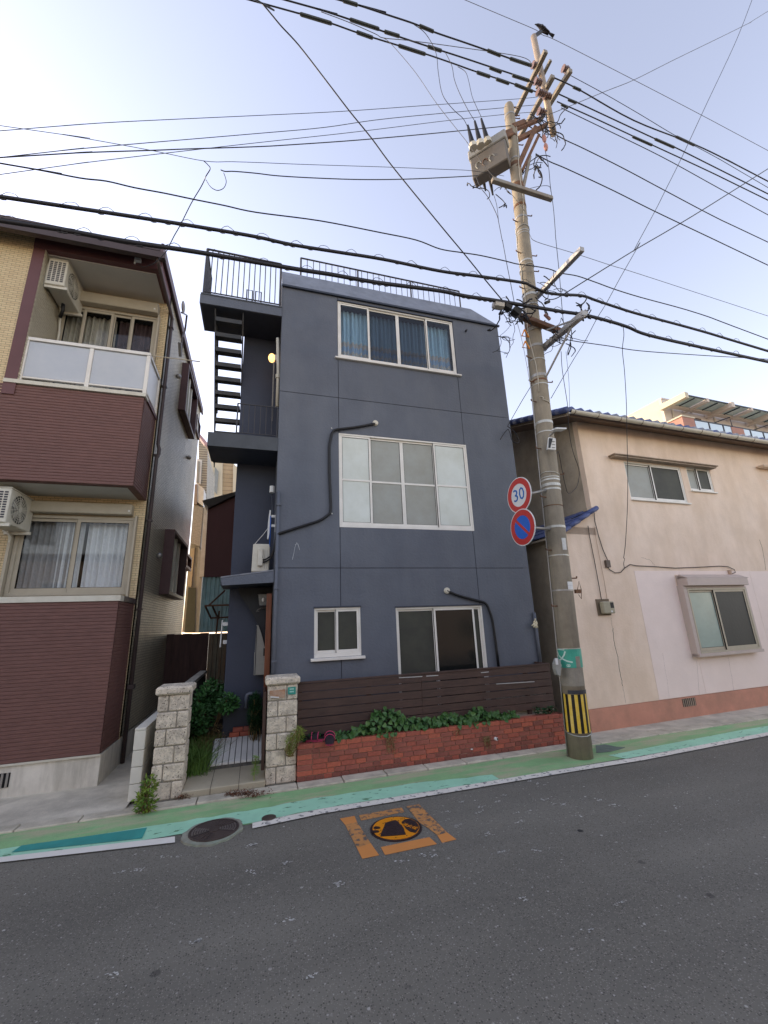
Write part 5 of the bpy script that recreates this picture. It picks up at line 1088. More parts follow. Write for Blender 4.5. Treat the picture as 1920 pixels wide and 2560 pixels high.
for k in range(nb2): MB().box(x0f+k*w_-.01, x0f+(k+1)*w_-.006, 11.3+(k%2)*.012, 11.33+(k%2)*.012, 0, P0.z+(-.01 if k % 2 else 0)).build('board', mat('old_brown_board', (.07, .036, .030), .7, .3, 4, .1, stretch=(3, 3, .5)), fb)
rs = thing('rusty_sheet_fence', 'rust streaked grey corrugated sheet fence between the board fence and the navy wall', 'fence', PY(A3(500, 2100), 11.2))
P0, P1 = PY(A3(425, 1745), 11.2), PY(A3(620, 1745), 11.2); w_ = (P1.x-P0.x)/5
RSM = mat('rust_streaked_sheet', (.17, .155, .11), .75, .2, 4, .1, stain=(.22, .10, .04), stain_amt=.8, stain_scale=2.5, streak=4)
for k in range(5):
    x = P0.x+k*w_; MB().prism([(x, 11.2, 0), (x+w_*.45, 11.2, 0), (x+w_*.5, 11.16, 0), (x+w_*.92, 11.16, 0), (x+w_, 11.2, 0), (x+w_, 11.28, 0), (x, 11.28, 0)], (0, 0, P0.z)).build('corrugated_sheet', RSM, rs)
# rusty awning frame
q = lambda x, y, Y=10.6: PY(A3(x, y), Y)
m = MB()
for P in ([q(390, 1503, 10.2), q(600, 1495, 10.2)], [q(440, 1608, 11), q(600, 1600, 11)], [q(390, 1503, 10.2), q(440, 1610, 11)], [q(450, 1500, 10.2), q(500, 1608, 11)], [q(560, 1370, 11), q(420, 1500, 10.2)], [q(500, 1600, 11), q(485, 1740, 11)], [q(512, 1550, 10.8), q(505, 1610, 11)]): m.tube(P, .022, 5)
o = m.build('awning_frame', RUST); tag(o, 'rusty bare awning frame in the gap in front of the teal sheets', 'awning frame'); origin(o, q(485, 1740, 11))
q = lambda x, y, Y=7.9: PY(A3(x, y), Y)
o = MB(); o.tube([q(540, 1625), q(520, 1860)], .012, 5); 
for y in (1660, 1815): a = q(545, y); o.box(a.x, a.x+.10, 7.88, 7.92, a.z-.03, a.z+.03)
o = o.build('towel_rail', WHITEP); tag(o, 'thin white pole on two white brackets at the corner of the navy wing', 'pole'); origin(o, q(520, 1860))
# pale houses further back
RH = thing('pale_rear_house', 'pale cream house with a narrow grey window beyond the maroon shed', 'house', PY(A3(450, 600), 24))
slab_px(24, [(385, 60), (540, 270), (525, 1700), (340, 1700)], 6, 'side_wall', CRY, RH); slab_px(23.9, [(330, 30), (350, 20), (440, 130), (430, 160)], 1.0, 'roof_edge', mat('mauve_trim', (.40, .25, .27), .6), RH)
slab_px(23.8, [(475, 300), (505, 340), (492, 540), (460, 495)], .1, 'window', mat('grey_pane', (.22, .24, .24), .3), RH)
slab_px(24.2, [(535, 270), (632, 272), (615, 1700), (520, 1700)], 6, 'tan_siding_wall', brickmat('tan_siding', (.48, .37, .24), (.42, .32, .2), (.3, .22, .14), (0, 2), 2.5, .25, .02), RH)
slab_px(24.1, [(632, 270), (665, 300), (650, 1700), (612, 1700)], 6, 'side_wall', CRY, RH)
BH = thing('balcony_rear_house', 'beige tiled house with a small balcony glimpsed past the brown house', 'house', PY(A3(300, 1000), 16))
slab_px(16, [(335, 60), (412, 160), (400, 600), (330, 600)], 3, 'wall', CTS, BH); slab_px(15.9, [(320, 230), (362, 240), (350, 450), (310, 440)], .1, 'window', ALU, BH); slab_px(15.85, [(326, 250), (345, 255), (334, 440), (315, 435)], .05, 'pane', GREYB, BH)
slab_px(15.2, [(300, 450), (322, 450), (318, 620), (290, 620)], .8, 'balcony_parapet', mat('peach_panel', (.34, .28, .24), .7), BH); slab_px(15.25, [(322, 445), (380, 490), (372, 640), (318, 600)], .7, 'balcony_glass', WHITEP, BH)
slab_px(15.3, [(290, 620), (375, 655), (345, 985), (262, 950)], .8, 'lower_wall', mat('beige_tile', (.34, .33, .31), .7, .2, 20, .2), BH); slab_px(15.6, [(262, 950), (345, 985), (330, 1730), (190, 1730)], .8, 'recess_wall', mat('recess_beige', (.30, .29, .27), .8), BH)
slab_px(15.4, [(330, 990), (375, 1060), (335, 1735), (290, 1735)], .3, 'corner_post', mat('grey_corner', (.30, .30, .29), .6), BH); slab_px(15.5, [(265, 1010), (300, 1000), (270, 1340), (240, 1330)], .1, 'window', ALUB, BH)
slab_px(15.35, [(245, 1345), (310, 1345), (300, 1735), (210, 1735)], .2, 'dark_panel', mat('dark_grey_green', (.07, .075, .06), .7), BH); slab_px(15.3, [(380, 640), (412, 680), (385, 1250), (340, 1250)], .2, 'grey_wall', mat('blue_grey_wall', (.42, .43, .44), .7), BH)
# low concrete wall with cap, running back behind the left pillar
t = thing('garden_wall', 'low concrete garden wall with a cap running back through the weeds', 'wall', (-.9, 8, 0))
a, b2 = PX(G2(495, 240), -1.02), PX(G2(640, 125), -1.02)
h_ = (a.z+b2.z)/2
MB().box(-1.12, -1.02, 6.8, 10.6, 0, h_-.06).build('wall_body', mat('mossy_concrete', (.20, .20, .16), .9, .2, 4, .3, stain=(.07, .08, .05), stain_amt=.7, stain_scale=2), t); MB().box(-1.14, -1.0, 6.8, 10.6, h_-.058, h_).build('wall_cap', CONCL, t)
# added unseen house past the left edge, keeping low sun off the road
nh = thing('added_sun_block_house', 'added unseen two storey house past the left edge, blocking low sun', 'house', (-24, 11, 0))
MB().box(-46, -9.4, 7.5, 14, 0, 9.0).build('wall', CTF, nh); MB().box(-46.4, -9.2, 7.1, 14.4, 9.0, 9.2).build('roof', DGUT, nh)
for k in range(7): w = MB().box(-44+k*5, -42+k*5, 7.46, 7.5, 5.2, 6.6).build('window', ALUB, nh); MB().box(-43.9+k*5, -42.1+k*5, 7.44, 7.46, 5.3, 6.5).build('pane', SCREEN, w)

# the row across the street behind the camera: it is what the panes mirror, and it hides the low sky from the fronts
for i, (x0, x1, h, c, lab) in enumerate(((-30, -12, 6.4, (.40, .34, .27), 'beige house row across the street at the far left'), (-11.6, -3.0, 7.0, (.34, .27, .21), 'tan house across the street facing the brown house'), (-2.6, 6.5, 6.2, (.42, .38, .31), 'cream house across the street facing the navy building'), (7.0, 16, 6.8, (.30, .24, .20), 'brown house across the street facing the pink house'), (16.5, 34, 6.3, (.42, .37, .32), 'pale house row across the street at the far right'))):
    t = thing('opposite_house', lab, 'house', ((x0+x1)/2, -10, 0), 'houses across the street behind the camera')
    MB().box(x0, x1, -15, -9.0, 0, h-1).build('wall', mat('opposite_wall_%s' % 'abcde'[i], c, .85, .1, 3, .1), t); MB().box(x0-.3, x1+.3, -15.3, -8.6, h-1, h-.85).build('roof', DGUT, t)
    x = x0+1
    while x < x1-2:
        for z in (1.0, 3.6): w = MB().box(x, x+1.7, -9.0, -8.95, z, z+1.2).build('window', ALU, t); MB().box(x+.08, x+1.62, -8.95, -8.94, z+.08, z+1.12).build('pane', SCREEN, w)
        x += 3.2

# ------------------------------------------------------------------ UTILITY POLE
PB, PT = Vector((4.66, 5.74, -.1)), Vector((5.25, 5.68, 13.75)); R0, R1_ = .172, .112
def pc_(z): t = (z-PB.z)/(PT.z-PB.z); return PB.lerp(PT, t)
def pr_(z): t = (z-PB.z)/(PT.z-PB.z); return R0+(R1_-R0)*t
def pz_(q):                     # height on the pole seen at a pixel
    return PY(q, 5.56).z
UP = thing('utility_pole', 'tall leaning concrete utility pole with steel steps, bands and crossarms', 'utility pole', pc_(0))
POL = mat('pole_concrete', (.285, .245, .185), .85, .18, 4, .2, 50, stain=(.12, .11, .09), stain_amt=.6, stain_scale=2, streak=3)
m = MB(); P = [pc_(z) for z in (-.1, 3, 6, 9, 12, 13.62, 13.7, 13.74)]; m.tube(P, [pr_(-.1), pr_(3), pr_(6), pr_(9), pr_(12), pr_(13.6), .095, .05], 24); m.build('pole_shaft', POL, UP, smooth=True)
def band(z, h, m, dr=.006, name='band', n=24, tilt=0): return MB().tube([pc_(z), pc_(z+h)], pr_(z)+dr, n).build(name, m, UP, smooth=False)
BANDM = mat('steel_band', (.44, .43, .39), .4, .1, 8, metal=.4)
for q, h, mt in (((1390, 1228-30), .03, BANDM), ((1390, 1212), .05, BANDM), ((1400, 1222), .03, BANDM), ((1393, 1317), .04, BANDM), ((1398, 1262), .012, RUST), ((1405, 1388), .02, BANDM), ((1410, 1477), .025, GALV), ((1380, 1190), .015, BANDM),
                 ((1355, 1052), .05, BANDM), ((1358, 1075), .02, BANDM), ((1325, 648), .04, BANDM), ((1320, 730), .05, BANDM), ((1340, 860), .05, GALV), ((1345, 935), .06, GALV), ((1347, 945), .03, RUST), ((1347, 955), .02, BANDM), ((1345, 893), .02, BANDM),
                 ((1290, 405), .10, RUST), ((1290, 390), .04, GALV), ((1300, 460), .12, RUST), ((1296, 505), .06, RUST), ((1300, 535), .05, GALV), ((1285, 335), .06, RUST), ((1280, 280), .05, GALV), ((1335, 810), .12, RUST), ((1311, 571), .02, BANDM), ((1312, 577), .015, BANDM), ((1330, 755), .02, BANDM)):
    band(pz_(q), h, mt)
# step bolts
for q, s in ((T4(350, 78), -1), (T3(480, 518), -1), (T3(540, 1130), -1), (T3(930, 1455), 1), (T3(765, 263), 1), (T2(770, 1895), -1), (T2(735, 1505), -1), (T2(915, 1355), 1), (T2(700, 1143), -1), (T2(640, 280), -1), (T2(735, 1345), -1), (T2(665, 575), -1), (T2(790, 440), 1), (T1(740, 1810), 1), (T1(600, 1845), -1), (T1(645, 1220), 1), (T1(640, 1010), 1), (T2(880, 860), 1), (T2(765, 310), 1), (T1(660, 935), 1), (T1(635, 985), 1)):
    z = PY(q, 5.7).z; c = pc_(z)+Vector((s*pr_(z)*.85, -.03, 0)); e = c+Vector((s*.13, -.02, 0)); MB().tube([c, e], .011, 5).tube([e, e+Vector((s*.008, 0, .03))], .012, 5).build('step_bolt', RUST, UP)
# plaques wrapped on the pole
def curved(z0, z1, a0, a1, dr, name, m, n=10, parent=UP, th=.004):
    mb = MB(); mm = MB()
    for i in range(n):
        t0, t1 = a0+(a1-a0)*i/n, a0+(a1-a0)*(i+1)/n
        def q(t, z, r): c = pc_(z); rr = pr_(z)+r; return c+Vector((cos(t)*rr, sin(t)*rr, 0))
        mm.quad(q(t0, z0, dr), q(t1, z0, dr), q(t1, z1, dr), q(t0, z1, dr))
        mm.quad(q(t0, z1, dr), q(t1, z1, dr), q(t1, z1, dr-th), q(t0, z1, dr-th)); mm.quad(q(t0, z0, dr), q(t1, z0, dr), q(t1, z0, dr-th), q(t0, z0, dr-th))
    return mm.build(name, m, parent)
def pang(t):  # angle on the pole facing the camera, t=-1 left edge .. 1 right edge
    c = pc_(1); base = atan2(-c.y, -c.x); return base+t*pi/2*.98
YEL = mat('yellow_reflective', (.72, .47, .02), .4, .08, 12, .05, spec=.6, stain=(.75, .68, .5), stain_amt=.35, stain_scale=6); BLKS = mat('black_reflective', (.014, .012, .010), .4, .1, 12, .05)
zA, zB = pz_((1470, 1833)), pz_((1450, 1737)); NS = 24
for k in range(NS): curved(zA, zB, 2*pi*k/NS+.1, 2*pi*(k+1)/NS+.1, .007, 'warning_stripe', YEL if k % 2 else BLKS, n=2)
zC, zD = pz_((1440, 1670)), pz_((1430, 1623)); TPL = mat('green_plaque', (.05, .33, .235), .35, .12, 5, .05, stain=(.10, .42, .34), stain_amt=.5, stain_scale=8)
curved(zC, zD, pang(-1), pang(1), .009, 'green_plaque', TPL, 14)
curved(zC-.26, zC-.005, pang(-.85), pang(.75), .006, 'torn_paste', mat('paste_grey', (.26, .235, .19), .9, .15, 9, .2), 12)
curved(zC+.002, zC+(zD-zC)*.6, pang(.30), pang(.58), .011, 'torn_patch', mat('paste_grey', (.26, .235, .19)), 3)
curved(zB+.01, zB+.06, pang(-.3), pang(.85), .012, 'dark_tape', mat('dark_tape', (.04, .042, .05), .5), 10)
curved(zD+.0, zD+.012, pang(-1), pang(1), .010, 'plaque_band', BANDM, 12)
def stroke(pts, wd, m, parent=UP, dr=.011, name='lettering'):
    mb = MB(); Q = []
    for (t0, z0), (t1, z1) in zip(pts, pts[1:]):
        for i in range(5): s = i/5; Q.append((t0+(t1-t0)*s, z0+(z1-z0)*s))
    Q.append(pts[-1]); rr = pr_(zC)
    def q(t, v): z = zC+(zD-zC)*v; c = pc_(z); a = pang(t); return c+Vector((cos(a)*(rr+dr), sin(a)*(rr+dr), 0))
    for i in range(len(Q)-1):
        d = Vector(((Q[i+1][0]-Q[i][0])*rr*1.5, (Q[i+1][1]-Q[i][1])*(zD-zC))).normalized(); nt_, nz = -d.y*wd/(rr*1.5), d.x*wd/(zD-zC)
        mb.quad(q(Q[i][0]-nt_, Q[i][1]-nz), q(Q[i+1][0]-nt_, Q[i+1][1]-nz), q(Q[i+1][0]+nt_, Q[i+1][1]+nz), q(Q[i][0]+nt_, Q[i][1]+nz))
    return mb.build(name, m, parent)
PMN = mat('pale_mint_print', (.55, .72, .62), .5)
stroke([(-.92, .98), (-.25, .96)], .006, PMN)
stroke([(-.80, .86), (-.70, .66), (-.48, .50), (-.15, .36), (.12, .30)], .0105, PMN); stroke([(-.22, .88), (-.30, .68), (-.50, .46), (-.78, .36)], .0105, PMN)
for t in (-.62, -.12):
    for seg_ in ([(t-.08, .17), (t+.08, .17)], [(t-.08, .08), (t+.08, .08)], [(t-.08, .17), (t-.08, .08)], [(t+.08, .17), (t+.08, .08)], [(t, .17), (t, .05)]): stroke(seg_, .0045, PMN)
pq = [T3(745, 975), T3(795, 985), T3(812, 1140), T3(762, 1135)]; zz = [PY(q, 5.56).z for q in pq]
c_ = curved(min(zz)+.02, max(zz)-.02, pang(.30), pang(.62), .008, 'number_label', mat('pale_label', (.55, .55, .52), .5, .1, 30), 4)
for z in (PY(T3(820, 1515), 5.56).z, PY(T3(835, 1560), 5.56).z): curved(z-.03, z+.03, pang(.35), pang(.85), .008, 'paper_label', WHITEP, 4)
# vertical earth cable and spiralling pale cord
zs = [0.0, 1, 2, 3, 4, 5, 6.2, 7.2, 8]; MB().tube([pc_(z)+Vector((cos(pang(-.88))*(pr_(z)+.012), sin(pang(-.88))*(pr_(z)+.012), 0)) for z in zs], .012, 6).build('ground_conduit', GALV, UP, smooth=True)
for (z0, z1, t0, t1) in ((6.0, 8.6, -.1, -.6), (8.6, 10, -.6, -.9), (5.9, 5.75, -.1, .6), (10, 13, .2, .7)):
    P = [];
    for i in range(10): s = i/9; z = z0+(z1-z0)*s; a = pang(t0+(t1-t0)*s+.12*sin(s*9)); P.append(pc_(z)+Vector((cos(a)*(pr_(z)+.010), sin(a)*(pr_(z)+.010), 0)))
    MB().tube(P, .009, 5).build('pale_cord', mat('pale_cord', (.5, .46, .38), .7), UP, smooth=True)
for z in (.35, 4.4, 7.4, 8.3, 8.9, 9.9): 
    m = MB(); P = [pc_(z+.04*sin(k*pi/6+z))+Vector((cos(2*pi*k/12)*(pr_(z)+.012), sin(2*pi*k/12)*(pr_(z)+.012), 0)) for k in range(13)]; m.tube(P, .007, 5, cap=False).build('wire_tie', BANDM, UP)
# crossarms read along their true directions
AB = mat('crossarm_steel', (.26, .235, .19), .55, .15, 9, .1, metal=.3, stain=(.20, .12, .06), stain_amt=.5, stain_scale=5)
def beam(a, b2, w, m=AB, name='crossarm', par=UP):
    a, b2 = Vector(a), Vector(b2); d = (b2-a).normalized(); s = d.cross(Vector((0, 0, 1))); 
    if s.length < .1: s = Vector((1, 0, 0))
    s.normalize(); u = s.cross(d).normalized(); P = [q+s*sx*w+u*sz*w for q in (a, b2) for sx, sz in ((-1, -1), (1, -1), (1, 1), (-1, 1))]
    return MB().hexa(P).build(name, m, par, bevel=w*.15)
for q0, q1, X, w in (((1365, 127), (1287, 288), 6.25, .055), ((1377, 150), (1341, 222), 6.55, .035), ((1383, 190), (1298, 345), 6.45, .055), ((1427, 175), (1348, 302), 6.85, .055)):
    beam(PX(q0, X), PX(q1, X), w)
zt1 = PX((1341, 743), 5.15); beam(PX((1341, 743), 5.15), PX((1456, 622), 5.15), .045, GALV); beam(PX((1356, 872), 5.12), PX((1462, 782), 5.12), .05, GALV)
beam(PY((1299, 790), 5.50), PY((1403, 830), 5.50), .05, RUST); beam(PY((1230, 450), 5.40), PY((1380, 498), 5.40), .045, AB)
beam(PY((1366, 945-120), 5.3), PY((1462, 790), 4.4), .012, GALV, 'brace'); beam(PY(T2(880, 1300), 5.56), PX((1430, 815), 5.12), .014, GALV, 'brace')
# steel extension mast beside the concrete top, braces
xm = 6.42; b0_ = PY((1392, 345), 5.68); t0_ = PY((1343, 96), 5.68)
MB().tube([(xm+.02, 5.68, b0_.z+.1), (xm, 5.68, t0_.z)], .075, 10).build('steel_mast', mat('mast_steel', (.30, .24, .18), .5, .12, 6, metal=.2), UP, smooth=True)
MB().tube([(xm, 5.68, t0_.z), PY((1352, 80), 5.68)], .045, 8).build('mast_tip', BLACKR, UP)
for q0, q1, w, mt in ((T1(640, 1400), T1(790, 1060), .05, RUST), (T1(680, 1420), T1(820, 1120), .03, RUST), (T1(600, 1060), T1(700, 1020), .06, RUST), (T1(510, 1120), T1(830, 990), .04, RUST), (T1(640, 1160), T1(880, 1040), .045, RUST), (T1(690, 1560), T1(745, 1300), .03, AB)):
    beam(PY(q0, 5.62), PY(q1, 5.62), w, mt, 'brace')
for q in (T1(790, 545), T1(810, 680), T1(830, 770), T1(840, 930), T1(1040, 575), T1(890, 800)):
    c = PY(q, 5.6); m = MB()
    for k in range(4): m.tube([c+Vector((k*.05-.08, 0, .0)), c+Vector((k*.05-.055, 0, 0))], .085-.012*(k % 2), 9)
    m.build('insulator', mat('brown_insulator', (.17, .10, .075), .3, .15, 9, spec=.6), UP)
for q in (T1(865, 1150), T1(878, 1220)): c = PY(q, 5.5); MB().ball(c, .06, 8, 6, (.8, .8, 2)).build('guy_insulator', mat('pink_insulator', (.42, .20, .15), .4), UP)
for q in (T2(705, 940), T2(712, 1035)):
    c = PY(q, 5.5); MB().tube([c+Vector((0, 0, .08)), c+Vector((.07, 0, -.07)), c+Vector((-.08, 0, -.07)), c+Vector((0, 0, .08))], .014, 5).build('orange_hook', ORL, UP)
# lamp and number sign on the pole
c = PY(T2(910, 1790), 5.45); sl = thing('pole_lamp', 'small white lamp on a bent arm clamped to the pole at eave height', 'lamp', c)
MB().tube([c, PY(T2(930, 1770), 5.4), PY(T2(960, 1745), 5.3)], .022, 6).build('arm', GALV, sl); a = PY(T2(985, 1745), 5.2); MB().hexa([a+Vector(v) for v in ((-.11, -.07, -.02), (.11, -.07, .0), (.11, .07, .02), (-.11, .07, 0), (-.11, -.07, .01), (.11, -.07, .03), (.11, .07, .05), (-.11, .07, .03))]).build('lamp_head', WHITEP, sl, bevel=.008)
P = [PY(T2(*q), 5.45) for q in ((905, 1800), (960, 1812), (963, 1905), (893, 1900))]; o = MB().prism(P, (0, .03, 0)).build('pole_plate', WHITEP); tag(o, 'white rectangular plate behind the lamp on the utility pole', 'plate'); origin(o, P[0])
P = [PY(T2(*q), 5.44) for q in ((905, 1810), (935, 1812), (915, 1890), (900, 1890))]; MB().prism(P, (0, -.002, 0)).build('dark_print', BLACKR, o)
for yy in (1835, 1860, 1885): a, b2 = PY(T2(930, yy), 5.44), PY(T2(955, yy+3), 5.44); MB().tube([a, b2], .006, 4).build('print_line', GREYB, o)
# small CCTV like bracket low on the pole, bracket + grey box
z = pz_((1430, 1478)); c = pc_(z); e = c+Vector((pr_(z), -.1, 0)); m = MB(); m.box(e.x, e.x+.10, e.y-.02, e.y+.02, e.z-.03, e.z+.03); m.tube([e+Vector((.05, 0, .02)), e+Vector((.08, -.03, .16)), e+Vector((.11, -.02, .02)), e+Vector((.10, 0, -.12)), e+Vector((.06, 0, -.05))], .006, 5); m.build('bolt_clamp', RUST, UP)
p = lambda x, y, Y=5.62: PY(zoomed(1280, 1580, .1447)(x, y), Y)
gb = MB().prism([p(785, 455), p(840, 480), p(860, 620), p(840, 770), p(790, 740), p(760, 650), p(748, 560)], (0, .08, 0)).build('grey_box', GREYB, UP, bevel=.006); a = p(765, 490, 5.60); MB().box(a.x-.02, a.x+.02, 5.59, 5.6, a.z-.06, a.z+.03).build('white_print', WHITEP, gb)
# ------------------------------------------------------------------ transformer
TRM = mat('transformer_shaded_paint', (.15, .135, .115), .55, .1, 5, .05, stain=(.15, .12, .09), stain_amt=.5, stain_scale=4)  # dark base: the shadow on the tank front is put into this colour
Yt = 5.7; cA, cB = PY(T1(245, 1300), Yt+.35), PY(T1(540, 1160), Yt-.25)
ud = Vector((cB.x-cA.x, cB.y-cA.y, 0)).normalized(); wl2 = Vector((cB.x-cA.x, cB.y-cA.y, 0)).length
FT = Frame(cA, ud, (ud.y, -ud.x, 0)); zt2 = cB.z; FT.O.z = 0
zb2 = FT.hit(T1(420, 1395))[1]; TR = thing('transformer', 'grey box transformer with six black bushings hung left of the pole top', 'transformer', FT.p(wl2/2, zb2, -.3))
zA_ = FT.hit(T1(245, 1300))[1]; zB_ = FT.hit(T1(540, 1160))[1]; zt2 = (zA_+zB_)/2
MB().fbox(FT, 0, wl2, zb2, zt2, -.26, 0).build('tank', TRM, TR, bevel=.02); MB().fbox(FT, -.03, wl2+.03, zt2, zt2+.24, -.28, .02).build('lid', mat('transformer_lid', (.30, .29, .26), .5, .06, 5), TR, bevel=.02)
for q in (T1(320, 1370), T1(375, 1345), T1(430, 1310)):
    a, z = FT.hit(q); MB().tube([FT.p(a+.06*cos(t), z+.09*sin(t), .004) for t in [pi*2*k/10 for k in range(8)]], .012, 4).build('painted_number', RUST if q == T1(375, 1345) else GREYB, TR)
for q0, q1 in ((T1(270, 1200), T1(230, 1040)), (T1(330, 1180), T1(288, 1005)), (T1(390, 1160), T1(342, 985))):
    a, b2 = PY(q0, Yt), PY(q1, Yt); m = MB(); m.tube([a, b2], .06, 8, r1=.022); m.build('bushing', BLACKR, TR); MB().tube([a-(b2-a)*.18, a], .09, 8).build('bushing_collar', CREAMB, TR)
for q0, q1 in ((T1(350, 1455), T1(378, 1580)), (T1(405, 1440), T1(438, 1615)), (T1(455, 1410), T1(462, 1490))):
    a, b2 = PY(q0, Yt+.45), PY(q1, Yt+.45); MB().tube([a, b2], .055, 8, r1=.02).build('bushing', BLACKR, TR); MB().tube([a-(b2-a)*.2, a], .08, 8).build('bushing_collar', CREAMB, TR)
beam(PY(T1(520, 1150), 5.6), PY(T1(600, 1110), 5.6), .05, RUST, 'hanger', TR)
# ------------------------------------------------------------------ road signs
RED = mat('sign_red', (.50, .035, .03), .35, .05, 8, spec=.5); WHT = mat('sign_white', (.70, .70, .70), .35, .04, 8, spec=.5); SBL = mat('sign_blue', (.015, .12, .55), .35, .05, 8, spec=.5); DIG = mat('sign_digit_blue', (.02, .13, .42), .4)
SNn = Vector((-1, -.06, 0)).normalized(); SNu = Vector((-.06, 1, 0)).normalized()*-1
def sign(c, label, kind):
    t = thing('road_sign', label, 'road sign', c, 'round signs clamped to the utility pole'); FS_ = Frame((c.x, c.y, 0), SNu, SNn); z = c.z
    def disc(r0, r1, c0, c1, m, name, n=40):
        mb = MB(); N = n
        for i in range(N):
            a0, a1 = 2*pi*i/N, 2*pi*(i+1)/N
            mb.quad(FS_.p(cos(a0)*r0, z+sin(a0)*r0, c1), FS_.p(cos(a0)*r1, z+sin(a0)*r1, c1), FS_.p(cos(a1)*r1, z+sin(a1)*r1, c1), FS_.p(cos(a1)*r0, z+sin(a1)*r0, c1))
            mb.quad(FS_.p(cos(a0)*r1, z+sin(a0)*r1, c0), FS_.p(cos(a1)*r1, z+sin(a1)*r1, c0), FS_.p(cos(a1)*r1, z+sin(a1)*r1, c1), FS_.p(cos(a0)*r1, z+sin(a0)*r1, c1))
        return mb.build(name, m, t)
    disc(0, .305, -.012, 0, WHT, 'plate'); disc(.195, .290, 0, .003, RED, 'red_ring')
    MB().fbox(FS_, -.03, .03, z-.02, z+.02, -.06, -.013).build('clamp', GALV, t)
    if kind == '30':
        text3('30', FS_.p(0, z, .002), rotm(SNu, (0, 0, 1)), .30, DIG, t, name='digits', ext=.002)
    else:
        disc(0, .195, 0, .002, SBL, 'blue_field'); m = MB(); k = .707; a = .21; w = .022
        m.prism([FS_.p(-a*k-w*k, z+a*k-w*k, .002), FS_.p(-a*k+w*k, z+a*k+w*k, .002), FS_.p(a*k+w*k, z-a*k+w*k, .002), FS_.p(a*k-w*k, z-a*k-w*k, .002)], SNn*.003); m.build('red_bar', RED, t)
    return t
c1 = PY((1297, 1238), 5.66); c2 = PY((1306, 1318), 5.66); sign(c1, 'red ringed speed limit sign reading 30, upper of the two on the pole', '30'); sign(c2, 'blue no parking sign with red diagonal bar, lower of the two on the pole', 'np')
for c, q in ((c1, (1350, 1225)), (c2, (1362, 1322))): e = pc_(c.z+.05); MB().tube([c+Vector((.06, 0, .0)), Vector((e.x-.14, 5.68, PY(q, 5.68).z))], .024, 8).build('sign_bracket', GALV, UP, smooth=True)
# crow
c = PY(T1(850, 235), 5.68); cr = thing('crow', 'dark crow perched on the tip of the pole', 'bird', c-Vector((0, 0, .1)))
FE_ = mat('crow_feathers', (.022, .02, .024), .45, .3, 20, .2); BD = mat('crow_beak', (.02, .018, .018), .3)
sk_v = [(-.20, 0, .085), (-.13, 0, .08), (-.05, 0, .03), (.06, 0, -.03), (.15, 0, -.07), (.26, 0, -.12)]; rad = [.045, .058, .085, .09, .055, .03]
m = MB(); m.tube([c+Vector((x*1.15, y, z+.04)) for x, y, z in [(-.27, 0, .06)]+sk_v+[(.36, 0, -.15)]], [.012]+rad+[.045], 10); m.build('body', FE_, cr, smooth=True)
MB().tube([c+Vector((-.27, 0, .115)), c+Vector((-.33, 0, .10)), c+Vector((-.37, 0, .06))], [.028, .018, .004], 6).build('beak', BD, cr, smooth=True)
MB().prism([c+Vector(v) for v in ((.28, -.02, -.05), (.50, -.06, -.16), (.52, 0, -.13), (.48, .05, -.19), (.28, .03, -.08))], (0, 0, .012)).build('tail', FE_, cr)
for s in (-1, 1): MB().hexa([c+Vector(v) for v in ((-.1, s*.07, .0), (.28, s*.05, -.13), (.28, s*.065, -.13), (-.1, s*.105, 0), (-.06, s*.06, .12), (.30, s*.03, -.04), (.30, s*.045, -.04), (-.06, s*.09, .12))]).build('wing', FE_, cr, bevel=.01); MB().tube([c+Vector((0, s*.03, -.02)), c+Vector((-.01, s*.03, -.13))], .008, 5).build('leg', BD, cr)
cr.scale = (.68, .68, .68)

# ------------------------------------------------------------------ overhead wires
def catm(P, n=5):
    if len(P) < 3: return P
    out = []
    for i in range(len(P)-1):
        p0, p1, p2, p3 = P[max(i-1, 0)], P[i], P[i+1], P[min(i+2, len(P)-1)]
        for k in range(n):
            t = k/n; out.append(.5*((2*p1)+(-p0+p2)*t+(2*p0-5*p1+4*p2-p3)*t*t+(-p0+3*p1-3*p2+p3)*t**3))
    out.append(P[-1]); return out
def wire(pts, Y, r_, label, ext0=0, ext1=0, m=CABLE, group='overhead wires', lash=0, name='overhead_wire', cat='cable', n=6):
    r = r_*(.62 if r_ < .03 else .66)
    k = len(pts); Ys = [Y]*k if not isinstance(Y, (list, tuple)) else [Y[0]+(Y[1]-Y[0])*i/(k-1) for i in range(k)] if len(Y) == 2 else list(Y)
    P = [PY(q, y) for q, y in zip(pts, Ys)]
    if ext0: P = [P[0]+(P[0]-P[1]).normalized()*ext0]+P
    if ext1: P = P+[P[-1]+(P[-1]-P[-2]).normalized()*ext1]
    Q = catm(P); o = MB().tube(Q, r, n).build(name, m, smooth=True); tag(o, label, cat, group); origin(o, Q[0])
    if lash:
        mm = MB(); L_ = 0; pts_ = [q+Vector((0, 0, r*1.6)) for q in Q]; mm.tube(pts_, .005, 4)
        # spiral hanger loops standing above the bundle
        acc = 0
        for a, b2 in zip(Q, Q[1:]):
            seg_ = (b2-a).length; acc += seg_
            if acc > lash:
                acc = 0; d = (b2-a).normalized(); cc = a; mm.tube([cc+d*(.20*s)+Vector((0, random.uniform(-.01, .01), r*1.2+.075*sin(pi*s))) for s in (0, .25, .5, .75, 1)], .0045, 4)
        mm.build('lashing_wire', m, o)
        for _ in range(int(len(Q)/3)):
            q = random.choice(Q); MB().tube([q+Vector((0, 0, -r*1.1)), q+Vector((.03, 0, -r*1.5)), q+Vector((.07, 0, -r*1.0))], .01, 5).build('tie', m, o)
    return o
